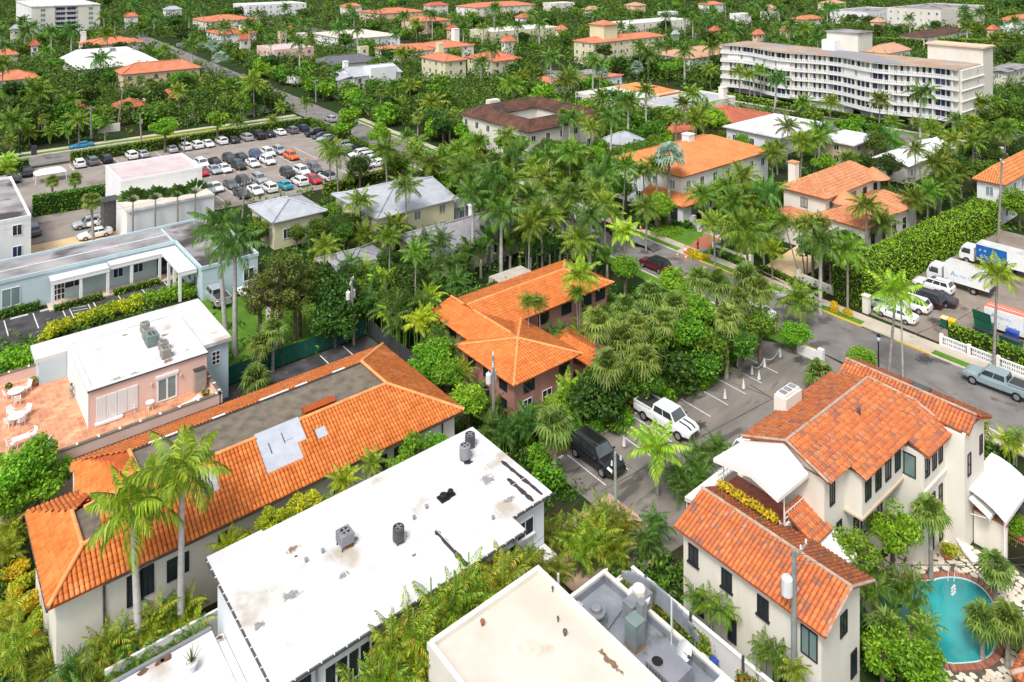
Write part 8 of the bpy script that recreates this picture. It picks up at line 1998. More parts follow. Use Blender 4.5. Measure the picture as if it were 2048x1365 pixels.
def plant(kind, u, v, h=0.0, s=1.0, top=None, label=None):
 """Trunked plants: h is the height of the crown; clumps stand on the ground. top: plan position of the crown."""
 nm, cat, word, grp = KIND[kind]; far = depth_(u, v) > 165
 key = {'coco': 'cocof', 'royal': 'royalf', 'shade': 'shadef', 'bright': 'brightf', 'dark': 'darkf'}.get(kind, kind) if far else kind
 T = thing(nm, label or '', cat, (u, v, 0), 0, grp)
 me = prnd.choice(CR[key]); rz = prnd.uniform(0,2 * PI)
 if kind in ('coco', 'yellow', 'royal', 'fan', 'silver', 'travel', 'banana'):
  tp = Vector((top[0] - u, top[1] - v, h)) if top else Vector((prnd.uniform(-.06,.06) * h, prnd.uniform(-.06,.06) * h, h))
  if kind in ('royal', 'fan', 'silver', 'travel') and not top: tp = Vector((tp.x * .35, tp.y * .35, h))
  tk = {'yellow': 'coco', 'silver': 'fan', 'travel': 'coco', 'banana': 'coco'}.get(kind, kind)
  t = link('trunk', prnd.choice(TR[tk]), T); q = tp.to_track_quat('Z', 'Y'); t.rotation_mode = 'QUATERNION'; t.rotation_quaternion = q; t.scale = (s, s, tp.length)
  c = link('crown', me, T, tuple(tp)); c.rotation_euler = (prnd.uniform(-.1,.1), prnd.uniform(-.1,.1), rz if kind != 'travel' else prnd.uniform(-.5,.1)); k = s * prnd.uniform(.92,1.08); c.scale = (k, k, k * prnd.uniform(.9,1.1))
  if kind == 'royal': x = link('crownshaft', SHAFT, T, tuple(tp)); x.scale = (s, s, s)
 elif kind in ('shade', 'bright', 'olive', 'dark', 'lime'):
  t = link('trunk', prnd.choice(LIMBM), T, (0,0, h), rz); t.scale = (s, s, max(h, .5)) if False else (s, s, s)
  if h > 1.0 * s:
   b = MB(); b.tube([(0,0,0),(0,0, h - .9 * s)], [.24 * s, .2 * s], 8); link('lower_trunk', b.mesh('lower_trunk', M_bark), T)
  c = link('crown', me, T, (0,0, h), rz); c.scale = (s * prnd.uniform(.9,1.12), s * prnd.uniform(.9,1.12), s * prnd.uniform(.85,1.1))
 elif kind in STEMS:
  i = CR[kind].index(me); t = link('stems', STEMS[kind][i], T, (0,0,0), rz); c = link('fronds', me, T, (0,0,0), rz); zz = max(.6,(h or 1.5) / 1.5); t.scale = (s, s, s * zz); c.scale = (s, s, s)
  c.location.z = 1.5 * s * (zz - 1)
 else:
  c = link('foliage', me, T, (0,0,0), rz); c.scale = (s * prnd.uniform(.85,1.15), s * prnd.uniform(.85,1.15), s * prnd.uniform(.85,1.2)); c.location.z = h
 PLANTS.append((T, kind, u, v, h)); return T
def pl(kind, pts, h, s=1.0, jit=.1):
 for p in pts:
  if len(p) == 4:
   xb, yb, xt, yt = p; u, v = at(xb, yb); k = 0
   while in_building(u, v) and k < 30: yb += 5; k += 1; u, v = at(xb, yb)
   hh = (yb - yt) / (yb - HORIZON) * CAM_H; plant(kind, u, v, hh, s, at(xt, yt, hh))
  else:
   hh = (p[2] if len(p) > 2 else h) * prnd.uniform(1 - jit, 1 + jit); u, v = at(p[0], p[1], hh); k = 0
   while in_building(u, v) and k < 24: hh += .3; k += 1; u, v = at(p[0], p[1], hh)
   plant(kind, u, v, hh, s * prnd.uniform(1 - jit, 1 + jit))
def ps(kind, pts, h, s=1.0):       # ground plants seen at mid-height
 for x, y in pts:
  zc = h * .5; u, v = at(x, y, zc); k = 0
  while kind in STEMS and in_building(u, v) and k < 20: zc += .25; k += 1; u, v = at(x, y, zc)
  plant(kind, u, v, h + zc - h * .5 if kind in STEMS else zc - h * .5, s * prnd.uniform(.85,1.15))
# --- near, placed one by one
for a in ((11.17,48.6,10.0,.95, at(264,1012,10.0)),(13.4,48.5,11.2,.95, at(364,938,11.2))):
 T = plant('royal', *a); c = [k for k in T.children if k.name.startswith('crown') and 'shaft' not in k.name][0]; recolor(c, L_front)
pl('royal', [(451,660,435,452),(470,710,470,487)], 0,1.12)
pl('yellow', [(1776,760,1792,585),(1987,741,1995,550)], 0,.95)
pl('coco', [(1695,632,1695,497),(1600,655,1597,598),(1731,491,1733,412),(1761,485,1766,445),(1831,466,1831,398),(1855,445,1857,380),(1160,570,1160,478),(1210,519,1210,409),(1292,504,1294,414),(1430,537,1428,448),(1528,532,1528,473),(1405,470,1405,389),
   (815,437,811,373),(723,452,720,402),(879,414,877,366),(792,498,791,452),(735,520,728,470),(1905,420,1895,355),(1925,400,1915,345),(1880,440,1884,372)], 0,.9)
pl('yellow', [(1253,591,1248,463),(1316,990,1313,895),(1160,622,1160,550)], 0,.85)
pl('coco', [(1600,556,1568,444),(1610,551,1597,452),(1614,556,1616,444),(1625,558,1640,446)], 0,.55)
pl('silver', [(1338,448,1338,312),(1275,160,1275,136),(1203,168,1203,146),(425,150,425,92),(442,155,440,116)], 0,1.35)
vt = at(254,425,5.0)[1] - .7
for x, y in ((266,405),(311,400),(355,395),(391,388)):
 u = u_at(x, vt); hh = z_at(y, u, vt); plant('travel', u, vt, hh, .95,(u, vt))
fan_pts = [(1197,645,6),(1251,617,6),(1328,643,6),(1302,591,6.5),(1400,558,7),(1432,566,7),(1494,553,7),(1520,578,7),(1453,635,6),(1246,681,5.5),(1215,731,5.5),(1289,718,5),(1478,600,6.5),(1350,610,7),(1275,650,6)]
pl('fan', fan_pts, 6,1.12,.06)
pl('fan', [(1110,968,1110,848),(188,492,182,400)], 0,1.05)
pl('fan', [(1992,1135,3.2),(2015,1240,3),(1965,1240,2.6),(1778,1262,2.2),(1862,1025,3)], 3,.75)
pl('fan', [(510,757,1.5),(545,660,4),(1640,748,1.6),(105,362,3.5),(150,358,3.5),(460,190,6),(385,198,5),(215,228,4),(255,212,5),(88,238,5),(300,165,7),(280,160,6),(310,172,6),(1125,228,9),(1690,130,9),(520,690,3)], 4,1.0)
pl('bright', [(843,731,4),(895,747,4),(936,800,4),(872,702,4),(1250,535,4.5),(1353,560,6),(1405,620,6),(1372,660,5),(1785,1058,4.5),(1590,668,2.4),(45,935,3.2),(95,960,3.2),(25,990,2.8),(75,905,3.5)], 4,.78)
pl('bright', [(1723,716,3.4),(1713,1100,2.2),(1800,1295,2.2),(1840,1325,2.2),(1765,1310,2),(1360,590,6)], 3,.6)
pl('olive', [(560,545,8),(520,590,6.5),(590,595,6),(545,610,5),(600,560,6)], 6,1.0)
pl('bright', [(330,255,5.5),(435,240,5.5),(700,232,6.5),(757,265,6),(690,255,4),(1255,205,5),(1235,225,4),(1275,235,4)], 5,1.08,.05)
pl('shade', [(1330,690,3.5),(1420,690,3.5),(1395,720,2.5),(1300,760,2.5),(1480,680,4),(1520,650,4),(1250,760,2.5)], 5,.85)
pl('dark', [(60,185,8),(20,210,7),(110,200,7),(85,225,6),(30,175,9),(680,600,4),(640,570,5),(1195,790,2.5),(1345,735,2),(670,640,3)], 6,1.1)
ps('shrubl', [(110,655),(135,645),(160,637),(190,628),(215,622),(245,615),(270,608),(95,668)], 1.6,1.25)
ps('shrubb', [(300,595),(325,590),(350,585),(375,580),(45,705),(25,712),(60,722),(15,725),(1085,925),(1095,955),(1075,915)], 1.6,1.35)
for k in range(8): plant('areca' if k % 3 else 'arecag', 7.9 + k * .82,48.9 - .3 * (k % 2), 2.2 + .35 * (k % 3), .8); plant('areca' if k % 2 else 'arecag', 8.2 + k * .8,47.0 + .3 * (k % 2), 1.5 + .2 * (k % 2), .8)
for x, vv, hh in ((735,34.6,3.6),(775,34.2,4.2),(800,34.9,4.6),(832,34.4,4.8),(860,34.0,4.4),(888,34.8,5.0),(915,34.2,5.0),(948,34.7,5.0),(985,34.3,4.6),(1015,34.8,4.4),(815,33.6,3.6),(900,33.6,4.0)): plant('areca', u_at(x, vv), vv, hh + .5,1.05)
ps('areca', [(1095,1105),(1130,1085),(1168,1068),(1208,1058),(1240,1085),(1065,1135),(1112,1135),(1160,1125),(1200,1115),(1232,1112),(1075,1090),(1185,1090),(1045,1160)], 1.7,.82)
ps('arecag', [(1385,945),(1352,965),(1405,920),(1435,905),(1368,985),(1395,965),(1310,1065),(1290,1095)], 1.8,.72)
ps('arecay', [(1140,800),(1170,790)], 2.0,.8); ps('arecag', [(985,880),(1040,865),(1015,885),(1180,810),(1155,830),(1060,870)], 2.4,.85)
for x, y in ((1392,1175),(1423,1190),(1448,1205),(1525,1285),(1555,1280),(1588,1310)): v = v_at(x, 38.6); plant('slim', 38.6, v, max(1.6, z_at(y, 38.6, v)), .7)
for uu, vv, hh in ((50.6,58.6,7.0),(52.2,58.4,6.6),(57.5,58.2,6.2)): plant('coco', uu, vv, hh, .4)
ps('slim', [(1715,1215),(1760,1190),(1795,1210),(1830,1225),(1745,1235),(1850,1295)], 2.8,.8); ps('arecag', [(1735,1265),(1790,1240),(2040,1275)], 1.8,.6)
ps('arecag', [(785,620),(830,640),(800,680),(842,662),(762,585),(700,565),(722,605),(870,625),(690,625),(640,620),(905,560),(880,520),(930,530),(845,535),(815,600),(770,650),(740,640),(850,590),(870,560),(915,590)], 3.2,1.15)
ps('arecay', [(800,620),(830,600),(780,660),(815,655),(850,640),(838,690),(770,610),(860,680),(735,580)], 3.6,1.1)
pl('banana', [(980,492,3),(1010,480,3),(1050,470,3),(1090,480,3),(1120,495,3),(1020,512,2.6),(1060,516,2.6),(962,520,2.6),(1040,495,3),(1000,503,2.6),(1075,498,3),(1100,508,2.6),(945,508,2.6),(1135,505,2.6),(1190,515,2.4),(1170,522,2.4),(930,545,2),(1215,530,2.4)], 3,1.2)
ps('shrubo', [(30,1185),(42,1130),(22,1240),(52,1270),(18,1150),(60,1205),(1382,505),(1390,510),(1402,513),(1412,511),(1668,615),(1695,625)], 1.0,.8); ps('shrubl', [(48,1165),(15,1210),(70,1235),(35,1290),(15,1320),(1905,1100)], 1.2,.8)
ps('areca', [(12,1120),(25,1075),(30,1330),(10,1270)], 1.6,.8); ps('tuft', [(125,1300),(170,1268),(100,1335),(60,1330),(145,1335),(195,1250),(150,1280),(110,1265)], 1.4,1.1)
for k in range(15): plant('shrubv', 37.45 + .1 * (k % 2), 33.0 - k * .98 - (2.2 if k > 6 else 0), .75,.95)
ps('shrubv', [(2015,1055),(1975,1040),(1990,1025)], 2.2,.75)
ps('shrubb', [(1960,1000),(1945,1020),(1980,990),(2030,1040),(1330,790),(1290,810),(1250,830),(1200,840),(1225,800),(1440,735),(1420,750),(1400,760)], 1.6,1.0); ps('shrub', [(1265,795),(1310,800),(1350,770),(1375,765),(1230,845),(1185,850),(1170,870),(1150,860),(1395,745),(1430,715),(1340,780),(1280,780),(1455,712),(1470,700)], 1.6,1.1)
ps('slim', [(1960,905),(2030,900)], 2.6,.9); ps('arecay', [(2025,905)], 2.0,.8)
pl('coco', [(700,352,2.5),(58,265,3),(100,262,3.2),(138,258,3.2),(158,240,5),(210,243,4.5),(20,282,4),(480,203,6),(565,213,5),(612,205,6),(815,270,5),(836,285,5),(475,243,3),(545,240,3)], 4,.7)
pl('yellow', [(20,318,4),(12,335,4),(835,310,5),(868,345,3.5)], 4,.8)
# tall palms in front of the apartment block and along the far street
pl('royal', [(1548,228,1555,158),(1840,275,1842,185),(1775,330,1778,276),(1637,330,1640,262)], 0,1.25)
pl('coco', [(1660,240,1662,205),(1758,262,1760,200),(1963,255,1962,205),(1605,232,1607,205),(1480,190,1478,142),(1500,195,1498,150),(1522,200,1520,140),(1940,280,1938,245),(1870,290,1872,262),(1555,350,1553,300)], 0,1.0)
# belt of palms between the tiled villa and the white villas
belt = [(1010,270),(1035,300),(960,283),(905,303),(930,342),(985,352),(1022,362),(1052,392),(1080,352),(1102,312),(1140,302),(1160,342),(1190,382),(1215,332),(1245,332),(1290,342),(1312,332),(1180,432),(1132,422),(1085,432),(1052,442),(1002,422),(1455,372),(1480,352),(1500,392),(1532,382),(1500,462),(960,330),(885,320),(945,385),(975,400),(1110,380),(1150,390),(1205,350),(920,300),(1130,340),(1460,400),(1640,480),(1015,330),(1065,330)]
pl('coco', belt[::2], 8,1.0,.2); pl('royal', belt[1::4], 8.5,.95,.15); pl('coco', belt[3::4], 7,1.0,.2)
pl('yellow', [(940,310,6),(1060,420,5),(1110,430,6),(1545,500,4),(1225,425,6)], 6,.8)
# --- scatter: gardens of the middle distance and the canopy towards the horizon
srnd = random.Random(2024)
def scatter(n, box, kinds, hr, sc_, mind=1.5):
 """Plants spread over the gardens seen in this part of the view, off the buildings and streets."""
 x0, x1, y0, y1 = box; k = 0; tries = 0
 while k < n and tries < n * 30:
  tries += 1; kd = srnd.choices([a for a, _ in kinds], [b for _, b in kinds])[0]; hh = srnd.uniform(*hr.get(kd, (2,4)))
  u, v = at(srnd.uniform(x0, x1), srnd.uniform(y0, y1), hh)
  if occupied(u, v, mind) or any((u - a) ** 2 + (v - c) ** 2 < (mind * 1.3) ** 2 for _, _, a, c, _ in PLANTS[-160:]): continue
  plant(kd, u, v, hh, srnd.uniform(*sc_) * (.9 if kd in ('coco', 'royal', 'yellow') else 1.0)); k += 1
HR = {'coco': (6,10), 'royal': (8,13), 'yellow': (5,8), 'fan': (4,7), 'shade': (3,5), 'bright': (2.5,4.5), 'dark': (3,5.5), 'lime': (2,3)}
G1 = [('shade', 4),('bright', 3),('dark', 3),('coco', 3),('fan', 1.5)]
scatter(40,(640,900,150,330), G1, HR, (.9,1.3)); scatter(75,(840,1320,230,450), [('shade', 4),('bright', 4),('dark', 2),('coco', 1)], HR, (.8,1.15)); scatter(50,(1330,1980,230,330), [('shade', 3),('bright', 4),('dark', 1),('coco', 3)], HR, (.7,1.05))
scatter(34,(1420,1700,380,560), [('shade', 3),('bright', 4),('dark', 1)], HR, (.6,.9)); scatter(50,(0,480,150,262), [('shade', 4),('bright', 4),('dark', 2),('fan', 2),('coco', 2)], HR, (.9,1.5)); scatter(34,(480,700,120,230), G1, HR, (.9,1.5))
scatter(52,(1000,1480,120,240), [('shade', 4),('bright', 4),('dark', 1),('coco', 2),('royal', 2)], HR, (1.0,1.6)); scatter(18,(1960,2048,190,480), G1, HR, (.8,1.2))
scatter(24,(640,830,430,620), [('dark', 3),('shade', 2),('coco', 1)], HR, (.6,.9))
HF = {'coco': (8,12), 'royal': (9,15), 'shade': (3,6), 'bright': (3,5), 'dark': (4,7), 'fan': (6,10)}
scatter(130,(-20,2068,50,130), [('shade', 4),('bright', 2),('dark', 4),('coco', 2),('royal', 4)], HF, (1.0,1.5), 2.2)
scatter(150,(-20,2068,2,62), [('shade', 4),('bright', 1),('dark', 4),('coco', 2),('royal', 6)], HF, (1.1,1.8), 2.5)
for x, kd, hh, s_ in ((462, 'yellow', 4.6,.5),(508, 'lime', 4.2,.45),(540, 'lime', 5.2,.42),(575, 'lime', 4.4,.55),(612, 'lime', 5.0,.5),(652, 'bright', 4.0,.45),(690, 'yellow', 5.6,.45),(720, 'arecag', 3.0,.7),(745, 'coco', 5.6,.4),(795, 'bright', 4.2,.5),(830, 'bright', 4.8,.55),(865, 'bright', 4.4,.48),(590, 'arecag', 2.4,.7),(640, 'arecag', 2.4,.7),(700, 'arecag', 2.2,.7),(770, 'arecag', 2.4,.7),(530, 'arecag', 2.2,.7)): plant(kd, u_at(x, 48.9), 48.9, hh, s_)
for uu, vv, hh in ((43.5,49.6,2.0),(46.3,49.4,1.8),(49.2,49.5,2.0),(52.4,50.4,2.2),(55,51.5,2.4),(40.6,55,2.4),(40.8,60.5,2.6)): plant('bright' if uu < 50 else 'shade', uu, vv, hh, .5)
ps('slim', [(1795,1210),(1830,1240),(1852,1280)], 2.4,.7)
# planting close round the dusky pink villa
for uu, vv, kd, hh, s_ in ((41.6,53, 'arecag', 2.2,.8),(41.4,56, 'arecag', 2.4,.9),(41.8,59, 'arecay', 2.6,.9),(43.2,62, 'arecag', 2.6,1.0),(43.6,65.5, 'arecag', 2.8,1.0),(44.5,50.6, 'arecag', 1.8,.75),(46.4,50.4, 'arecay', 1.7,.7),(48.4,50.5, 'arecag', 1.9,.75),(50.6,50.3, 'arecag', 2.2,.8),
                           (51.8,59.6, 'arecag', 1.8,.8),(54.0,59.4, 'arecag', 2.0,.85),(56.2,59.6, 'arecag', 1.8,.8),(58.6,59.4, 'arecay', 1.8,.8),(61,59.7, 'arecag', 2.0,.85),(63.5,59.5, 'arecag', 1.8,.8),(52.8,58, 'arecag', 2.2,.85),(55.5,57.6, 'arecag', 1.9,.8),(59.8,58, 'arecag', 1.7,.75)): plant(kd, uu, vv, hh, s_)
for uu, vv, s_ in ((40.9,51.8,1.1),(41.0,54.6,1.2),(41.1,57.6,1.2),(43.4,50.2,1.0),(45.5,50.1,1.0),(47.4,50.0,1.0),(49.4,50.0,1.1),(65.4,61,1.3),(65.6,64,1.3)): plant('shrub', uu, vv, 0, s_)
# trees between the grey-roofed cottages
for uu, vv, kd, hh, s_ in ((45,104.4, 'shade', 2.2,.6),(48,104, 'dark', 2.4,.6),(51.6,107, 'shade', 3,.8),(51.8,102, 'dark', 3,.8),(51.5,98, 'shade', 2.6,.7),(55,93.6, 'shade', 2.2,.6),(58,93.4, 'dark', 2.2,.6),(40.6,108, 'shade', 2.6,.7),(40.4,112, 'dark', 2.6,.7),(62,93.6, 'bright', 2,.5)): plant(kd, uu, vv, hh, s_)
# --- hedges
def hedge(pts, w_, h_, label, m=None, size=None, dens=None, z=0.0):
 """Clipped hedge along a line: a dark twiggy core clothed in leaves."""
 m = m or L_hedge; rng = np.random.default_rng(int(abs(pts[0][0] * 13 + pts[0][1] * 7)) + len(pts))
 T = thing('hedge', label, 'hedge', (pts[0][0], pts[0][1], z)); org = np.array([pts[0][0], pts[0][1], 0.0]); Vs, Qs, o = [], [], 0; core = MB()
 for (a, c) in zip(pts[:-1], pts[1:]):
  a, c = np.array(a, float), np.array(c, float); d = c - a; L_ = np.linalg.norm(d); d /= L_; n = np.array([-d[1], d[0]]); dp = depth_(*a)
  sz = size or max(.11,.0013 * dp + .04); N = int((L_ * (w_ + 2 * h_) + 2 * w_ * h_) * (dens or 2.6) / (sz * sz * 4))
  t = rng.random(N) * L_; f = rng.random(N) * (w_ + 2 * h_); top = f < w_
  x = np.where(top, f - w_ / 2, np.where(rng.random(N) < .5,-w_ / 2, w_ / 2)) + rng.normal(0,.05, N); zz = np.where(top, h_, rng.random(N) * h_) + rng.normal(0,.06, N)
  e = rng.random(N) < (w_ / (L_ + 2 * w_)); t = np.where(e, np.where(rng.random(N) < .5,0, L_), t); x = np.where(e, (rng.random(N) - .5) * w_, x); zz = np.where(e, rng.random(N) * h_, zz)
  C_ = np.stack([a[0] + d[0] * t + n[0] * x, a[1] + d[1] * t + n[1] * x, zz], 1) - org
  nr = rng.normal(size=(N, 3)); nr[:, 2] += .5; nr /= np.linalg.norm(nr, axis=1)[:, None]; aa = np.cross(nr, rng.normal(size=(N, 3))); aa /= np.linalg.norm(aa, axis=1)[:, None]; bb = np.cross(nr, aa); s = sz * rng.uniform(.6,1.3, N)[:, None]
  Vs.append(np.stack([C_ - aa * s, C_ - bb * s * .5, C_ + aa * s, C_ + bb * s * .5], 1).reshape(-1,3)); Qs.append(np.arange(4 * N).reshape(N, 4) + o); o += 4 * N
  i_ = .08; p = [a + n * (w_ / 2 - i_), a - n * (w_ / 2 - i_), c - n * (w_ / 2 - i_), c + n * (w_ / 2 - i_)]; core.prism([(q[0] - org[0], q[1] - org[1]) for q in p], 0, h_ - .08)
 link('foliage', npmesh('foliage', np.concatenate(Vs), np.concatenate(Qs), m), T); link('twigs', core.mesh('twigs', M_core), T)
 T.location.z = z; return T
hedge([(27.5,178.1),(81.0,178.1)], 1.3,2.3, 'long clipped hedge between the big car park and the cross street')
hedge([(12.5,177.5),(20.0,177.3)], 1.4,2.4, 'short clipped hedge at the left entrance of the big car park')
hedge([(77.9,129.5),(78.6,143)], 1.4,2.4, 'bright clipped hedge at the near end of the tall car park hedge', L_bright); hedge([(78.7,144.5),(80.4,176.5)], 1.4,2.3, 'long trimmed hedge along the street side of the big car park')
a_, c_ = at(48,292), at(176,272); hedge([a_, c_], 1.6,2.9, 'tall dark hedge along the cross street by the old trees', L_dark)
hedge([at(66,432), at(150,418), at(236,402)], 2.0,3.2, 'tall leafy hedge behind the tan court'); hedge([(14.5,104.9),(19.6,104.9)], .8,.7, 'low clipped hedge in front of the motel porch'); hedge([(21,105.0),(26.4,105.0)], .8,.7, 'low clipped hedge before the inner motel porch'); hedge([(2,106.9),(13.2,106.9)], .9,.9, 'low hedge under the square motel window')
hedge([(195.0,139),(194.6,112)], 1.8,1.6, 'clipped hedge before the far half of the apartment block', L_bright); hedge([(194.4,108),(193.6,86)], 1.8,1.6, 'clipped hedge before the near half of the apartment block', L_bright)
hedge([(90.5,44.6),(108,44.2),(134,43.0)], 3.6,4.3, 'tall wild hedge between the yard and the apricot villa', L_bright, .17); hedge([(90.7,21.5),(91.0,33.0)], 1.4,1.7, 'bushy hedge behind the pierced white wall', L_bright, .16)
hedge([(24.2,76.6),(40.8,76.2)], 1.0,1.3, 'overgrown hedge on the green fence of the small black lot', L_areca, .14); hedge([(90.2,47.4),(91.6,57)], .9,.6, 'low hedge along the garden wall of the apricot villa'); hedge([(91.2,59.6),(91.4,64.6)], 1.6,.8, 'leafy bed beside the sandy forecourt')
hedge([at(1985,218), at(2048,240)], 6,4.5, 'large hedge behind the apartment block end'); hedge([at(1905,275), at(2060,262)], 3,1.8, 'hedge beside the cars at the right edge', L_bright); hedge([(58.0,70.9),(46.5,70.4)], 1.6,3.4, 'dark clipped hedge behind the dusky pink villa')
hedge([at(1575,52), at(1660,42)], 8,4, 'clipped hedge beyond the apartment roof'); hedge([at(1700,95), at(1850,100)], 7,5, 'bright hedge mass behind the apartment roof', L_bright); hedge([at(1880,98), at(1990,102)], 7,5, 'bright hedge mass near the apartment end', L_bright)
hedge([at(800,350), at(650,390)], 1.6,1.8, 'ragged hedge between the big car park and the grey roofs', L_areca); hedge([(66.5,56.0),(74.0,51.5)], 1.5,1.2, 'clipped garden hedge at the end of the dusky pink villa', L_bright)
# clipped rings in front of the white villa
T = thing('clipped_mound', 'round clipped green mound around a palm before the white villa', 'hedge', (*at(1332,462,.3), 0)); rng = np.random.default_rng(9)
V, Q = leaf_cloud(rng, [(0,0,.15,3.0,2.4,.7)], 2600,.14,.8); link('foliage', npmesh('foliage', V, Q, L_bright), T)
for rr_, zz_ in ((3.6,.6),(4.3,.9)):
 u, v = at(1332,458,.3); hedge([(u + rr_ * math.cos(a), v + rr_ * math.sin(a)) for a in np.linspace(-.5,2.4,9)], .5, zz_, 'curved clipped hedge, the %s ring before the white villa' % ('inner' if rr_ < 4 else 'outer'))
# --- undergrowth: the low green mass nobody could count
rng = np.random.default_rng(88); Vs, Qs, o = [], [], 0
U_, N_ = [], 0
for _ in range(9000):
 px, py = rng.uniform(-40,2090), rng.uniform(-12,1375); u, v = at(px, py); dp = depth_(u, v)
 r = .45 + dp * .0055
 if occupied(u, v, r * .7 if dp < 120 else r * .5): continue
 if 26 < u < 47 and 79 < v < 97 and rng.random() < .75: continue
 if 89 < u < 98 and 58 < v < 76 and rng.random() < .8: continue
 U_.append((u, v, r, dp))
for u, v, r, dp in U_:
 n = 30; hh = r * rng.uniform(.5,1.3); V, Q = leaf_cloud(rng, [(u, v, hh * .4, r, r, hh),(u + rng.normal(0, r * .5), v + rng.normal(0, r * .5), hh * .7, r * .6, r * .6, hh * .7)], n, .1 + dp * .0016); Vs.append(V); Qs.append(Q + o); o += len(V)
link('undergrowth', npmesh('undergrowth', np.concatenate(Vs), np.concatenate(Qs), leafmat('undergrowth_leaf', (.02,.055,.008),(.045,.11,.014),(.1,.185,.025),(.3,.26,.05), .04)), None, kind='stuff', label='mixed low green undergrowth filling the gardens')
rng = np.random.default_rng(99); Vs, Qs, o = [], [], 0
for _ in range(11000):
 px, py = rng.uniform(-40,2090), rng.uniform(-14,235); u, v = at(px, py, 2.5); dp = depth_(u, v); r = 1.2 + dp * .0042
 if dp < 175 or occupied(u, v, r * .75): continue
 hh = rng.uniform(2.2,5.5) * (1 + dp * .0006); rr = r * rng.uniform(.6,1.2)
 V, Q = leaf_cloud(rng, [(u, v, hh * .55, rr, rr, hh * .5),(u + rng.normal(0, r * .4), v + rng.normal(0, r * .4), hh * .8, rr * .6, rr * .6, hh * .35)], 44,.16 + dp * .0014,.5); Vs.append(V); Qs.append(Q + o); o += len(V)
link('far_woodland', npmesh('far_woodland', np.concatenate(Vs), np.concatenate(Qs), leafmat('far_canopy_leaf', (.016,.045,.008),(.036,.09,.014),(.08,.155,.024),(.15,.19,.03), .08)), None, kind='stuff', label='far green canopy of gardens towards the horizon')
# ---------------------------------------------------------------- street furniture and wires
def pole(xb, yb, xt, yt, label, m, r0=.17, r1=.11, arm=None, trans=0, base=None, h=None):
 u, v = base or at(xb, yb); hh = h or (yb - yt) / (yb - HORIZON) * CAM_H; tu, tv = at(xt, yt, hh) if not base else base
 T = thing('utility_pole', label, 'pole', (u, v, 0)); tp = Vector((tu - u, tv - v, hh))
 b = MB(); b.tube([(0,0,0), tuple(tp * .5), tuple(tp)], [r0,(r0 + r1) / 2, r1], 10); link('shaft', b.mesh('shaft', m), T)
 if arm:
  a, l, *one = arm; d = Vector((math.cos(a), math.sin(a), 0)) * l; c = tp * (1 - .5 / hh); b = MB(); b.tube([tuple(c if one else c - d), tuple(c + d)], .08 if one else .06,6); cr = link('crossarm', b.mesh('crossarm', M_wood), T)
  for k in ((.15,.55,.97) if one else (-.95,-.5,.5,.95)):
   b = MB(); q = c + d * k; b.lathe([(.05, q.z + .05),(.08, q.z + .12),(.05, q.z + .2),(.07, q.z + .26),(.03, q.z + .32)], q.x, q.y, 8); link('insulator', b.mesh('insulator', M_cer), T)
 for k in range(trans):
  a = (2.6 if base else .8) + k * 1.9; q = tp * (1 - 1.9 / hh) + Vector((math.cos(a), math.sin(a), 0)) * .42; b = MB(); w_ = 1.25 if base else 1.0; b.lathe([(.2 * w_, q.z - .5 * w_),(.25 * w_, q.z - .45 * w_),(.25 * w_, q.z + .35),(.2 * w_, q.z + .42),(.06, q.z + .46),(.05, q.z + .6)], q.x, q.y, 12); link('transformer', b.mesh('transformer', M_cer), T)
  b = MB(); b.tube([tuple(tp * (1 - 1.9 / hh)), tuple(q)], .05,6); link('bracket', b.mesh('bracket', M_steel), T)
 return T, Vector((u, v, 0)) + tp
_, p1 = pole(988,890,986,712, 'weathered wooden utility pole with two transformers beside the dusky pink villa', M_wood, .16,.11,(.9,1.1), 2)
_, p2 = pole(0,0,0,0, 'grey concrete utility pole with a transformer in front of the tiled corner house', M_concpole, .2,.13,(.06,1.5,1), 1, base=at(1588,1440), h=9.6)
_, p3 = pole(1232,1045,1230,905, 'green-stained concrete pole at the near end of the car park', M_greenpole, .13,.1)
_, p4 = pole(1806,770,1802,600, 'thin green-stained pole beside the street palm', M_greenpole, .1,.08)
pole(183,277,182,213, 'pale concrete utility pole beside the estate wall', M_concpole, .25,.2,(0,.8)); pole(235,260,246,178, 'leaning pale utility pole by the garden pavilion', M_wood, .22,.15,(1.2,1.0)); pole(283,287,280,228, 'dark wooden utility pole with a transformer behind the car park hedge', M_wood, .2,.15, None, 1); pole(366,318,371,272, 'wooden pole at the edge of the big car park', M_wood, .18,.13,(.4,1.0))
_, p5 = pole(484,445,490,362, 'wooden pole with a transformer in front of the parked cars', M_wood, .16,.12,(.3,1.2), 1); pole(632,205,631,160, 'pale utility pole near the upper street junction', M_concpole, .25,.18,(.5,1.2), 1); _, p6 = pole(708,690,703,556, 'utility pole with transformers lost among the palms', M_wood, .16,.12,(.9,.9), 2)
pole(1505,285,1505,250, 'dark T-shaped pole beside the plain white flat roof', M_wood, .18,.14,(.2,1.4)); _, p7 = pole(1996,492,2004,318, 'tall dark pole at the back of the yard', M_wood, .18,.13,(.5,1.0)); pole(950,168,949,118, 'pale pole with several arms near the yellow villa', M_concpole, .25,.2,(.3,1.4)); pole(1392,100,1391,66, 'pale pole beside the yellow residence', M_concpole, .3,.2,(.3,1.4))
pole(1452,45,1450,8, 'tall thin pole among the far palms', M_concpole, .4,.3)
def wire(a, c, sag, t, r=.012):
 b = MB(); q = []
 for k in range(17):
  s = k / 16; p = a.lerp(c, s); q.append((p.x, p.y, p.z - sag * 4 * s * (1 - s)))
 b.tube(q, r, 4); b.build('overhead_wire', M_dkmet, None, label=t, cat='wire', group='overhead wires')
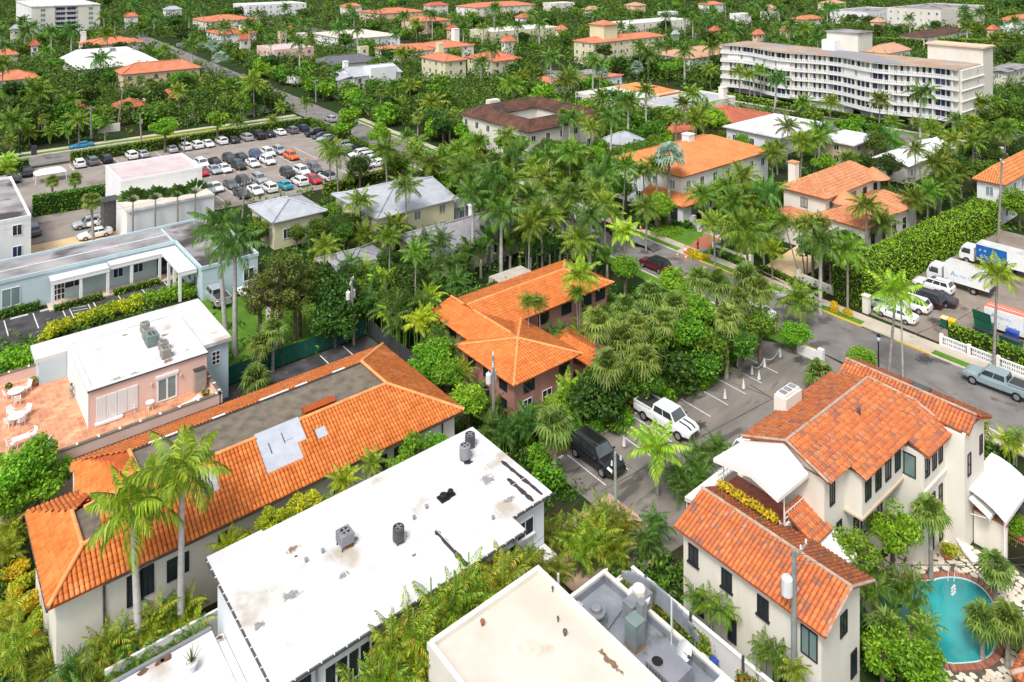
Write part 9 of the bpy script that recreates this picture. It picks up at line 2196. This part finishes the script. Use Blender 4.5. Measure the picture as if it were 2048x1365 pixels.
wire(p2, p1,1.6, 'thin overhead wire from the concrete pole to the wooden pole with transformers'); wire(p1, p6,1.2, 'thin overhead wire from the wooden pole into the palms'); wire(p1 + Vector((0,0,-.4)), p3,.9, 'thin wire from the wooden pole down to the car park pole'); wire(p2 + Vector((0,0,-.2)), Vector((60,8,8)), 1.0, 'thin wire sagging over the pool'); wire(p2 + Vector((0,0,-.6)), Vector((62,10,7)), 1.2, 'lower thin wire sagging over the pool'); wire(p6, p5,1.2, 'thin overhead wire from the palms to the cottage pole'); wire(p5, Vector((-20,118,9)), 1.2, 'thin overhead wire above the motel roof')
wire(p3, Vector((28,33,8.2)), .5, 'thin wire running from the car park pole over the areca palms')
# black lamp post
u, v = at(1757,748); T = thing('street_lamp', 'black cast street lamp post at the kerb by the round tree', 'lamp post', (u, v, .1))
b = MB(); b.lathe([(.16,0),(.16,.3),(.08,.5),(.06,3.2),(.09,3.3)], n=10); link('post', b.mesh('post', M_black), T)
b = MB(); b.lathe([(.1,3.3),(.17,3.45),(.2,3.75)], n=10); link('lantern', b.mesh('lantern', M_cond), T); b = MB(); b.lathe([(.22,3.75),(.1,3.95),(.03,4.1)], n=10); link('cap', b.mesh('cap', M_black), T)
u, v = at(40,316); T = thing('street_lamp', 'black lamp post behind the short hedge at the left', 'lamp post', (u, v, 0)); b = MB(); b.lathe([(.2,0),(.2,.3),(.12,.5),(.1,4.6),(.14,4.8)], n=10); link('post', b.mesh('post', M_black), T); b = MB(); b.lathe([(.14,4.8),(.28,5.0),(.3,5.4),(.05,5.7)], n=10); link('lantern', b.mesh('lantern', M_black), T)
# pierced white wall along the pavement
Wp = thing('pierced_wall', 'white pierced block wall along the pavement in front of the bins', 'wall', (sx(89.3,27), 27,0))
ys = [33.2,30.4,27.6,24.8,22.0,19.2]
for y in ys: b = MB(); x = sx(89.3, y); b.box(x - .16, x + .16, y - .16, y + .16,0,1.3); b.build('pier', M_white, Wp)
blk = MB(); s_ = .42
blk.box(-.06,.06,0, s_, 0,.06); blk.box(-.06,.06,0, s_, s_ - .06, s_); blk.box(-.06,.06,0,.06,.06, s_ - .06); blk.box(-.06,.06, s_ - .06, s_, .06, s_ - .06); blk.box(-.05,.05,.17,.25,.06, s_ - .06)
bme = blk.mesh('block', M_white); org = worldorg(Wp)
for a, c in zip(ys[:-1], ys[1:]):
 n = int((a - c - .32) / s_)
 for i in range(n):
  for j in range(2): y = c + .16 + (a - c - .32 - n * s_) / 2 + i * s_; link('block', bme, Wp, (sx(89.3, y) - org.x, y - org.y, .2 + j * (s_ + .005)))
 b = MB(); b.prism([(sx(89.2, c + .16), c + .16),(sx(89.4, c + .16), c + .16),(sx(89.4, a - .16), a - .16),(sx(89.2, a - .16), a - .16)], 0,.195); b.build('plinth', M_white, Wp)
 b = MB(); b.prism([(sx(89.2, c + .16), c + .16),(sx(89.4, c + .16), c + .16),(sx(89.4, a - .16), a - .16),(sx(89.2, a - .16), a - .16)], .2 + 2 * s_ + .01,1.15); b.build('coping', M_white, Wp)
# small white gate wall at the car park exit, pillars, garden walls
T = thing('gate_wall', 'short white wall with a scrolled end at the car park exit', 'wall', (75.3,41,0)); b = MB(); b.box(75.2,75.4,40.2,42.8,0,1.1); b.build('panel', M_white, T); b = MB(); b.box(75.05,75.55,39.6,40.18,0,1.5); b.build('pier', M_white, T)
T = thing('gate_wall', 'cream gate pillar at the yard corner of the tall hedge', 'wall', (90.2,42.1,0)); b = MB(); b.box(89.9,90.6,41.7,42.4,0,2.0); b.build('pier', M_cream, T); b = MB(); b.box(89.8,90.7,41.6,42.5,2.0,2.15); b.build('cap', M_cream, T)
for pts, t in (([(91.2,42.6),(92.2,51.8)], 'cream garden wall below the tall hedge along the pavement'),([(91.6,58.8),(91.8,64.8),(95.5,65.2)], 'low cream wall around the leafy bed by the sandy forecourt'),([(96.6,66.8),(96.9,71.2),(98.6,73.6),(98.6,77),(96.6,79.5)], 'white garden wall zigzagging before the white villa')):
 T = thing('garden_wall', t, 'wall', (*pts[0], 0)); hh = 1.1
 for a, c in zip(pts[:-1], pts[1:]):
  d = Vector((c[0] - a[0], c[1] - a[1])).normalized() * .12; n = (-d.y, d.x); b = MB(); b.prism([(a[0] + n[0], a[1] + n[1]),(c[0] + n[0], c[1] + n[1]),(c[0] - n[0], c[1] - n[1]),(a[0] - n[0], a[1] - n[1])], 0, hh); b.build('panel', M_white if 'zig' in t else M_cream, T)
 for a in pts: b = MB(); b.box(a[0] - .3, a[0] + .3, a[1] - .3, a[1] + .3,0, hh + .35); b.build('pier', M_white if 'zig' in t else M_cream, T)
# green mesh fence
T = thing('fence', 'dark green screen fence between the small black lot and the lawn', 'fence', (24,75.7,0))
Mf = mat('green_screen', (.008,.07,.05),(.012,.1,.07), 2, rough=.9)
for k in range(7): b = MB(); b.box(24 + k * 2.42,26.36 + k * 2.42,75.66,75.72,.1,1.9); b.build('panel', Mf, T); b = MB(); b.cyl(26.39 + k * 2.42,75.69,0,2.0,.04,6); b.build('post', M_dkmet, T)
T = thing('fence', 'dark wooden fence along the palms beside the black lot', 'fence', (41.2,66,0))
for k in range(5): b = MB(); b.box(41.15,41.22,64.2 + k * 2.3,66.4 + k * 2.3,.1,1.8); b.build('panel', M_dkgrey, T)
b = MB(); u, v = at(422,760); b.box(u - .3, u + .3, v - .3, v + .3,0,.7); b.build('crate', M_binblue, None, label='blue crate at the fence end behind the pink building', cat='crate')
# garden statue, utility box, white market tent in the lot, pavement bin
T = thing('garden_statue', 'white garden statue among the palms behind the street', 'statue', (*at(1122,398), 0)); b = MB(); b.lathe([(.35,0),(.35,.3),(.16,.5),(.2,1.1),(.28,1.6),(.12,1.9)], n=12); link('figure', b.mesh('figure', M_cer), T); b = MB(); b.lathe([(.06,1.88),(.16,2.0),(.15,2.2),(.05,2.3)], n=10); link('head', b.mesh('head', M_cer), T)
u, v = at(100,346,1.5); T = thing('market_tent', 'small white tent in the big car park behind the fan palms', 'tent', (u, v, 0)); b = MB(); b.add([(-2.6,-1.6,1.7),(2.6,-1.6,1.7),(2.6,1.6,1.7),(-2.6,1.6,1.7),(-1.6,0,2.5),(1.6,0,2.5)], [(0,1,5,4),(1,2,5),(2,3,4,5),(3,0,4)]); link('canopy', b.mesh('canopy', M_awn), T)
for x in (-2.5,2.5):
 for y in (-1.5,1.5): b = MB(); b.cyl(x, y, 0,1.75,.05,6); link('pole', b.mesh('pole', M_wframe), T)
u, v = at(1440,515); T = thing('litter_bin', 'grey-blue litter bin on the pavement by the leafy bed', 'bin', (u, v, .12)); b = MB(); b.lathe([(.26,0),(.3,.8),(.32,.82),(.32,.88),(.26,.9)], n=12); link('body', b.mesh('body', M_greymet), T); b = MB(); b.lathe([(.25,.9),(.2,1.0),(.05,1.04)], n=12); link('lid', b.mesh('lid', M_dkgrey), T)
u, v = at(1405,505,.4); T = thing('utility_box', 'pale green utility box ringed by orange crotons', 'utility box', (u, v, .1)); b = MB(); b.box(-.5,.5,-.45,.45,0,.6); link('casing', b.mesh('casing', M_acgreen), T); b = MB(); b.box(-.54,.54,-.49,.49,.6,.66); link('lid', b.mesh('lid', M_acgreen), T)
u, v = at(585,397,0);
b = MB(); x, y = at(68,312); b.box(x - .5, x + .5, y - .3, y + .3,0,2.2); b.build('gate_box', M_dkgrey, None, label='dark gate box beside the left entrance of the big car park', cat='box')
# seams, cracks and patches in the asphalt
M_ast = stainmat('asphalt_stain', (.05,.046,.043))
random.seed(8)
for pa, pb, w_, t in (((1345,905),(1545,798), .09, 'dark seam running the length of the palm-shaded car park'),((1500,770),(1548,800), .12, 'dark wet streak towards the drain grate'),((1200,985),(1345,905), .07, 'dark seam at the near end of the car park'),((1460,765),(1530,790), .08, 'dark crack between the white cones'),((1700,700),(1800,740), .07, 'crack in the street before the yard'),((1850,760),(1990,850), .07, 'crack in the street behind the corner house'),((1805,680),(1900,640), .1, 'oily crack across the yard'),((1880,660),(1960,615), .08, 'crack in the yard before the service van')):
 o = patch('asphalt_crack', at(*pa), at(*pb), w_, .0165, M_asphdark, None); o['kind'] = 'structure'; o['label'] = t
for x, y, r, t in ((1845,718,1.3, 'dark mended patch in the street near the kerb'),(1560,690,.8, 'oil stain near the car park exit'),(1400,850,.9, 'oil stain in the car park aisle'),(1600,720,.9, 'dark damp patch at the car park exit'),(1870,640,1.0, 'oil stain in the yard')):
 o = blob_patch('asphalt_stain', at(x, y), r * 1.5,.0155, M_ast, None); o['kind'] = 'structure'; o['label'] = t
# ---------------------------------------------------------------- labels of the plants, told apart by the landmarks around them
def describe():
 groups = {}
 used = {}
 for T, kind, u, v, h in PLANTS:
  if T.get('label'): continue
  f = depth_(u, v); best = None
  for nm, lu, lv, lh in LAND:
   d = math.hypot(u - lu, v - lv)
   if best is None or d < best[0]: best = (d, nm, lu, lv)
  d, nm, lu, lv = best; lf = depth_(lu, lv); r, lr = SG * u - CG * v, SG * lu - CG * lv
  nm = nm if nm.startswith('the ') else 'the ' + nm
  if f > lf + 4 and abs(f - lf) > abs(r - lr) * .7: rel = 'behind'
  elif f < lf - 4 and abs(f - lf) > abs(r - lr) * .7: rel = 'in front of'
  else: rel = 'left of' if r < lr else 'right of'
  tall = ''
  if kind in ('coco', 'royal'): tall = 'tall ' if h > 9.5 else ('short ' if h < 5 else '')
  groups.setdefault((tall + KIND[kind][2], rel, nm), []).append((seen(u, v, h)[0], T))
 for (w_, rel, nm), L_ in groups.items():
  L_.sort(key=lambda t: t[0]); n = len(L_)
  for i, (x, T) in enumerate(L_):
   base = '%s %s %s' % (w_, rel, nm)
   if n == 2: base += ', %s of two' % ('left one', 'right one')[i]
   elif n > 2: base += ', %s from left' % (ORD[i] if i < 20 else 'twenty-' + ORD[i - 20])
   T['label'] = base
describe()
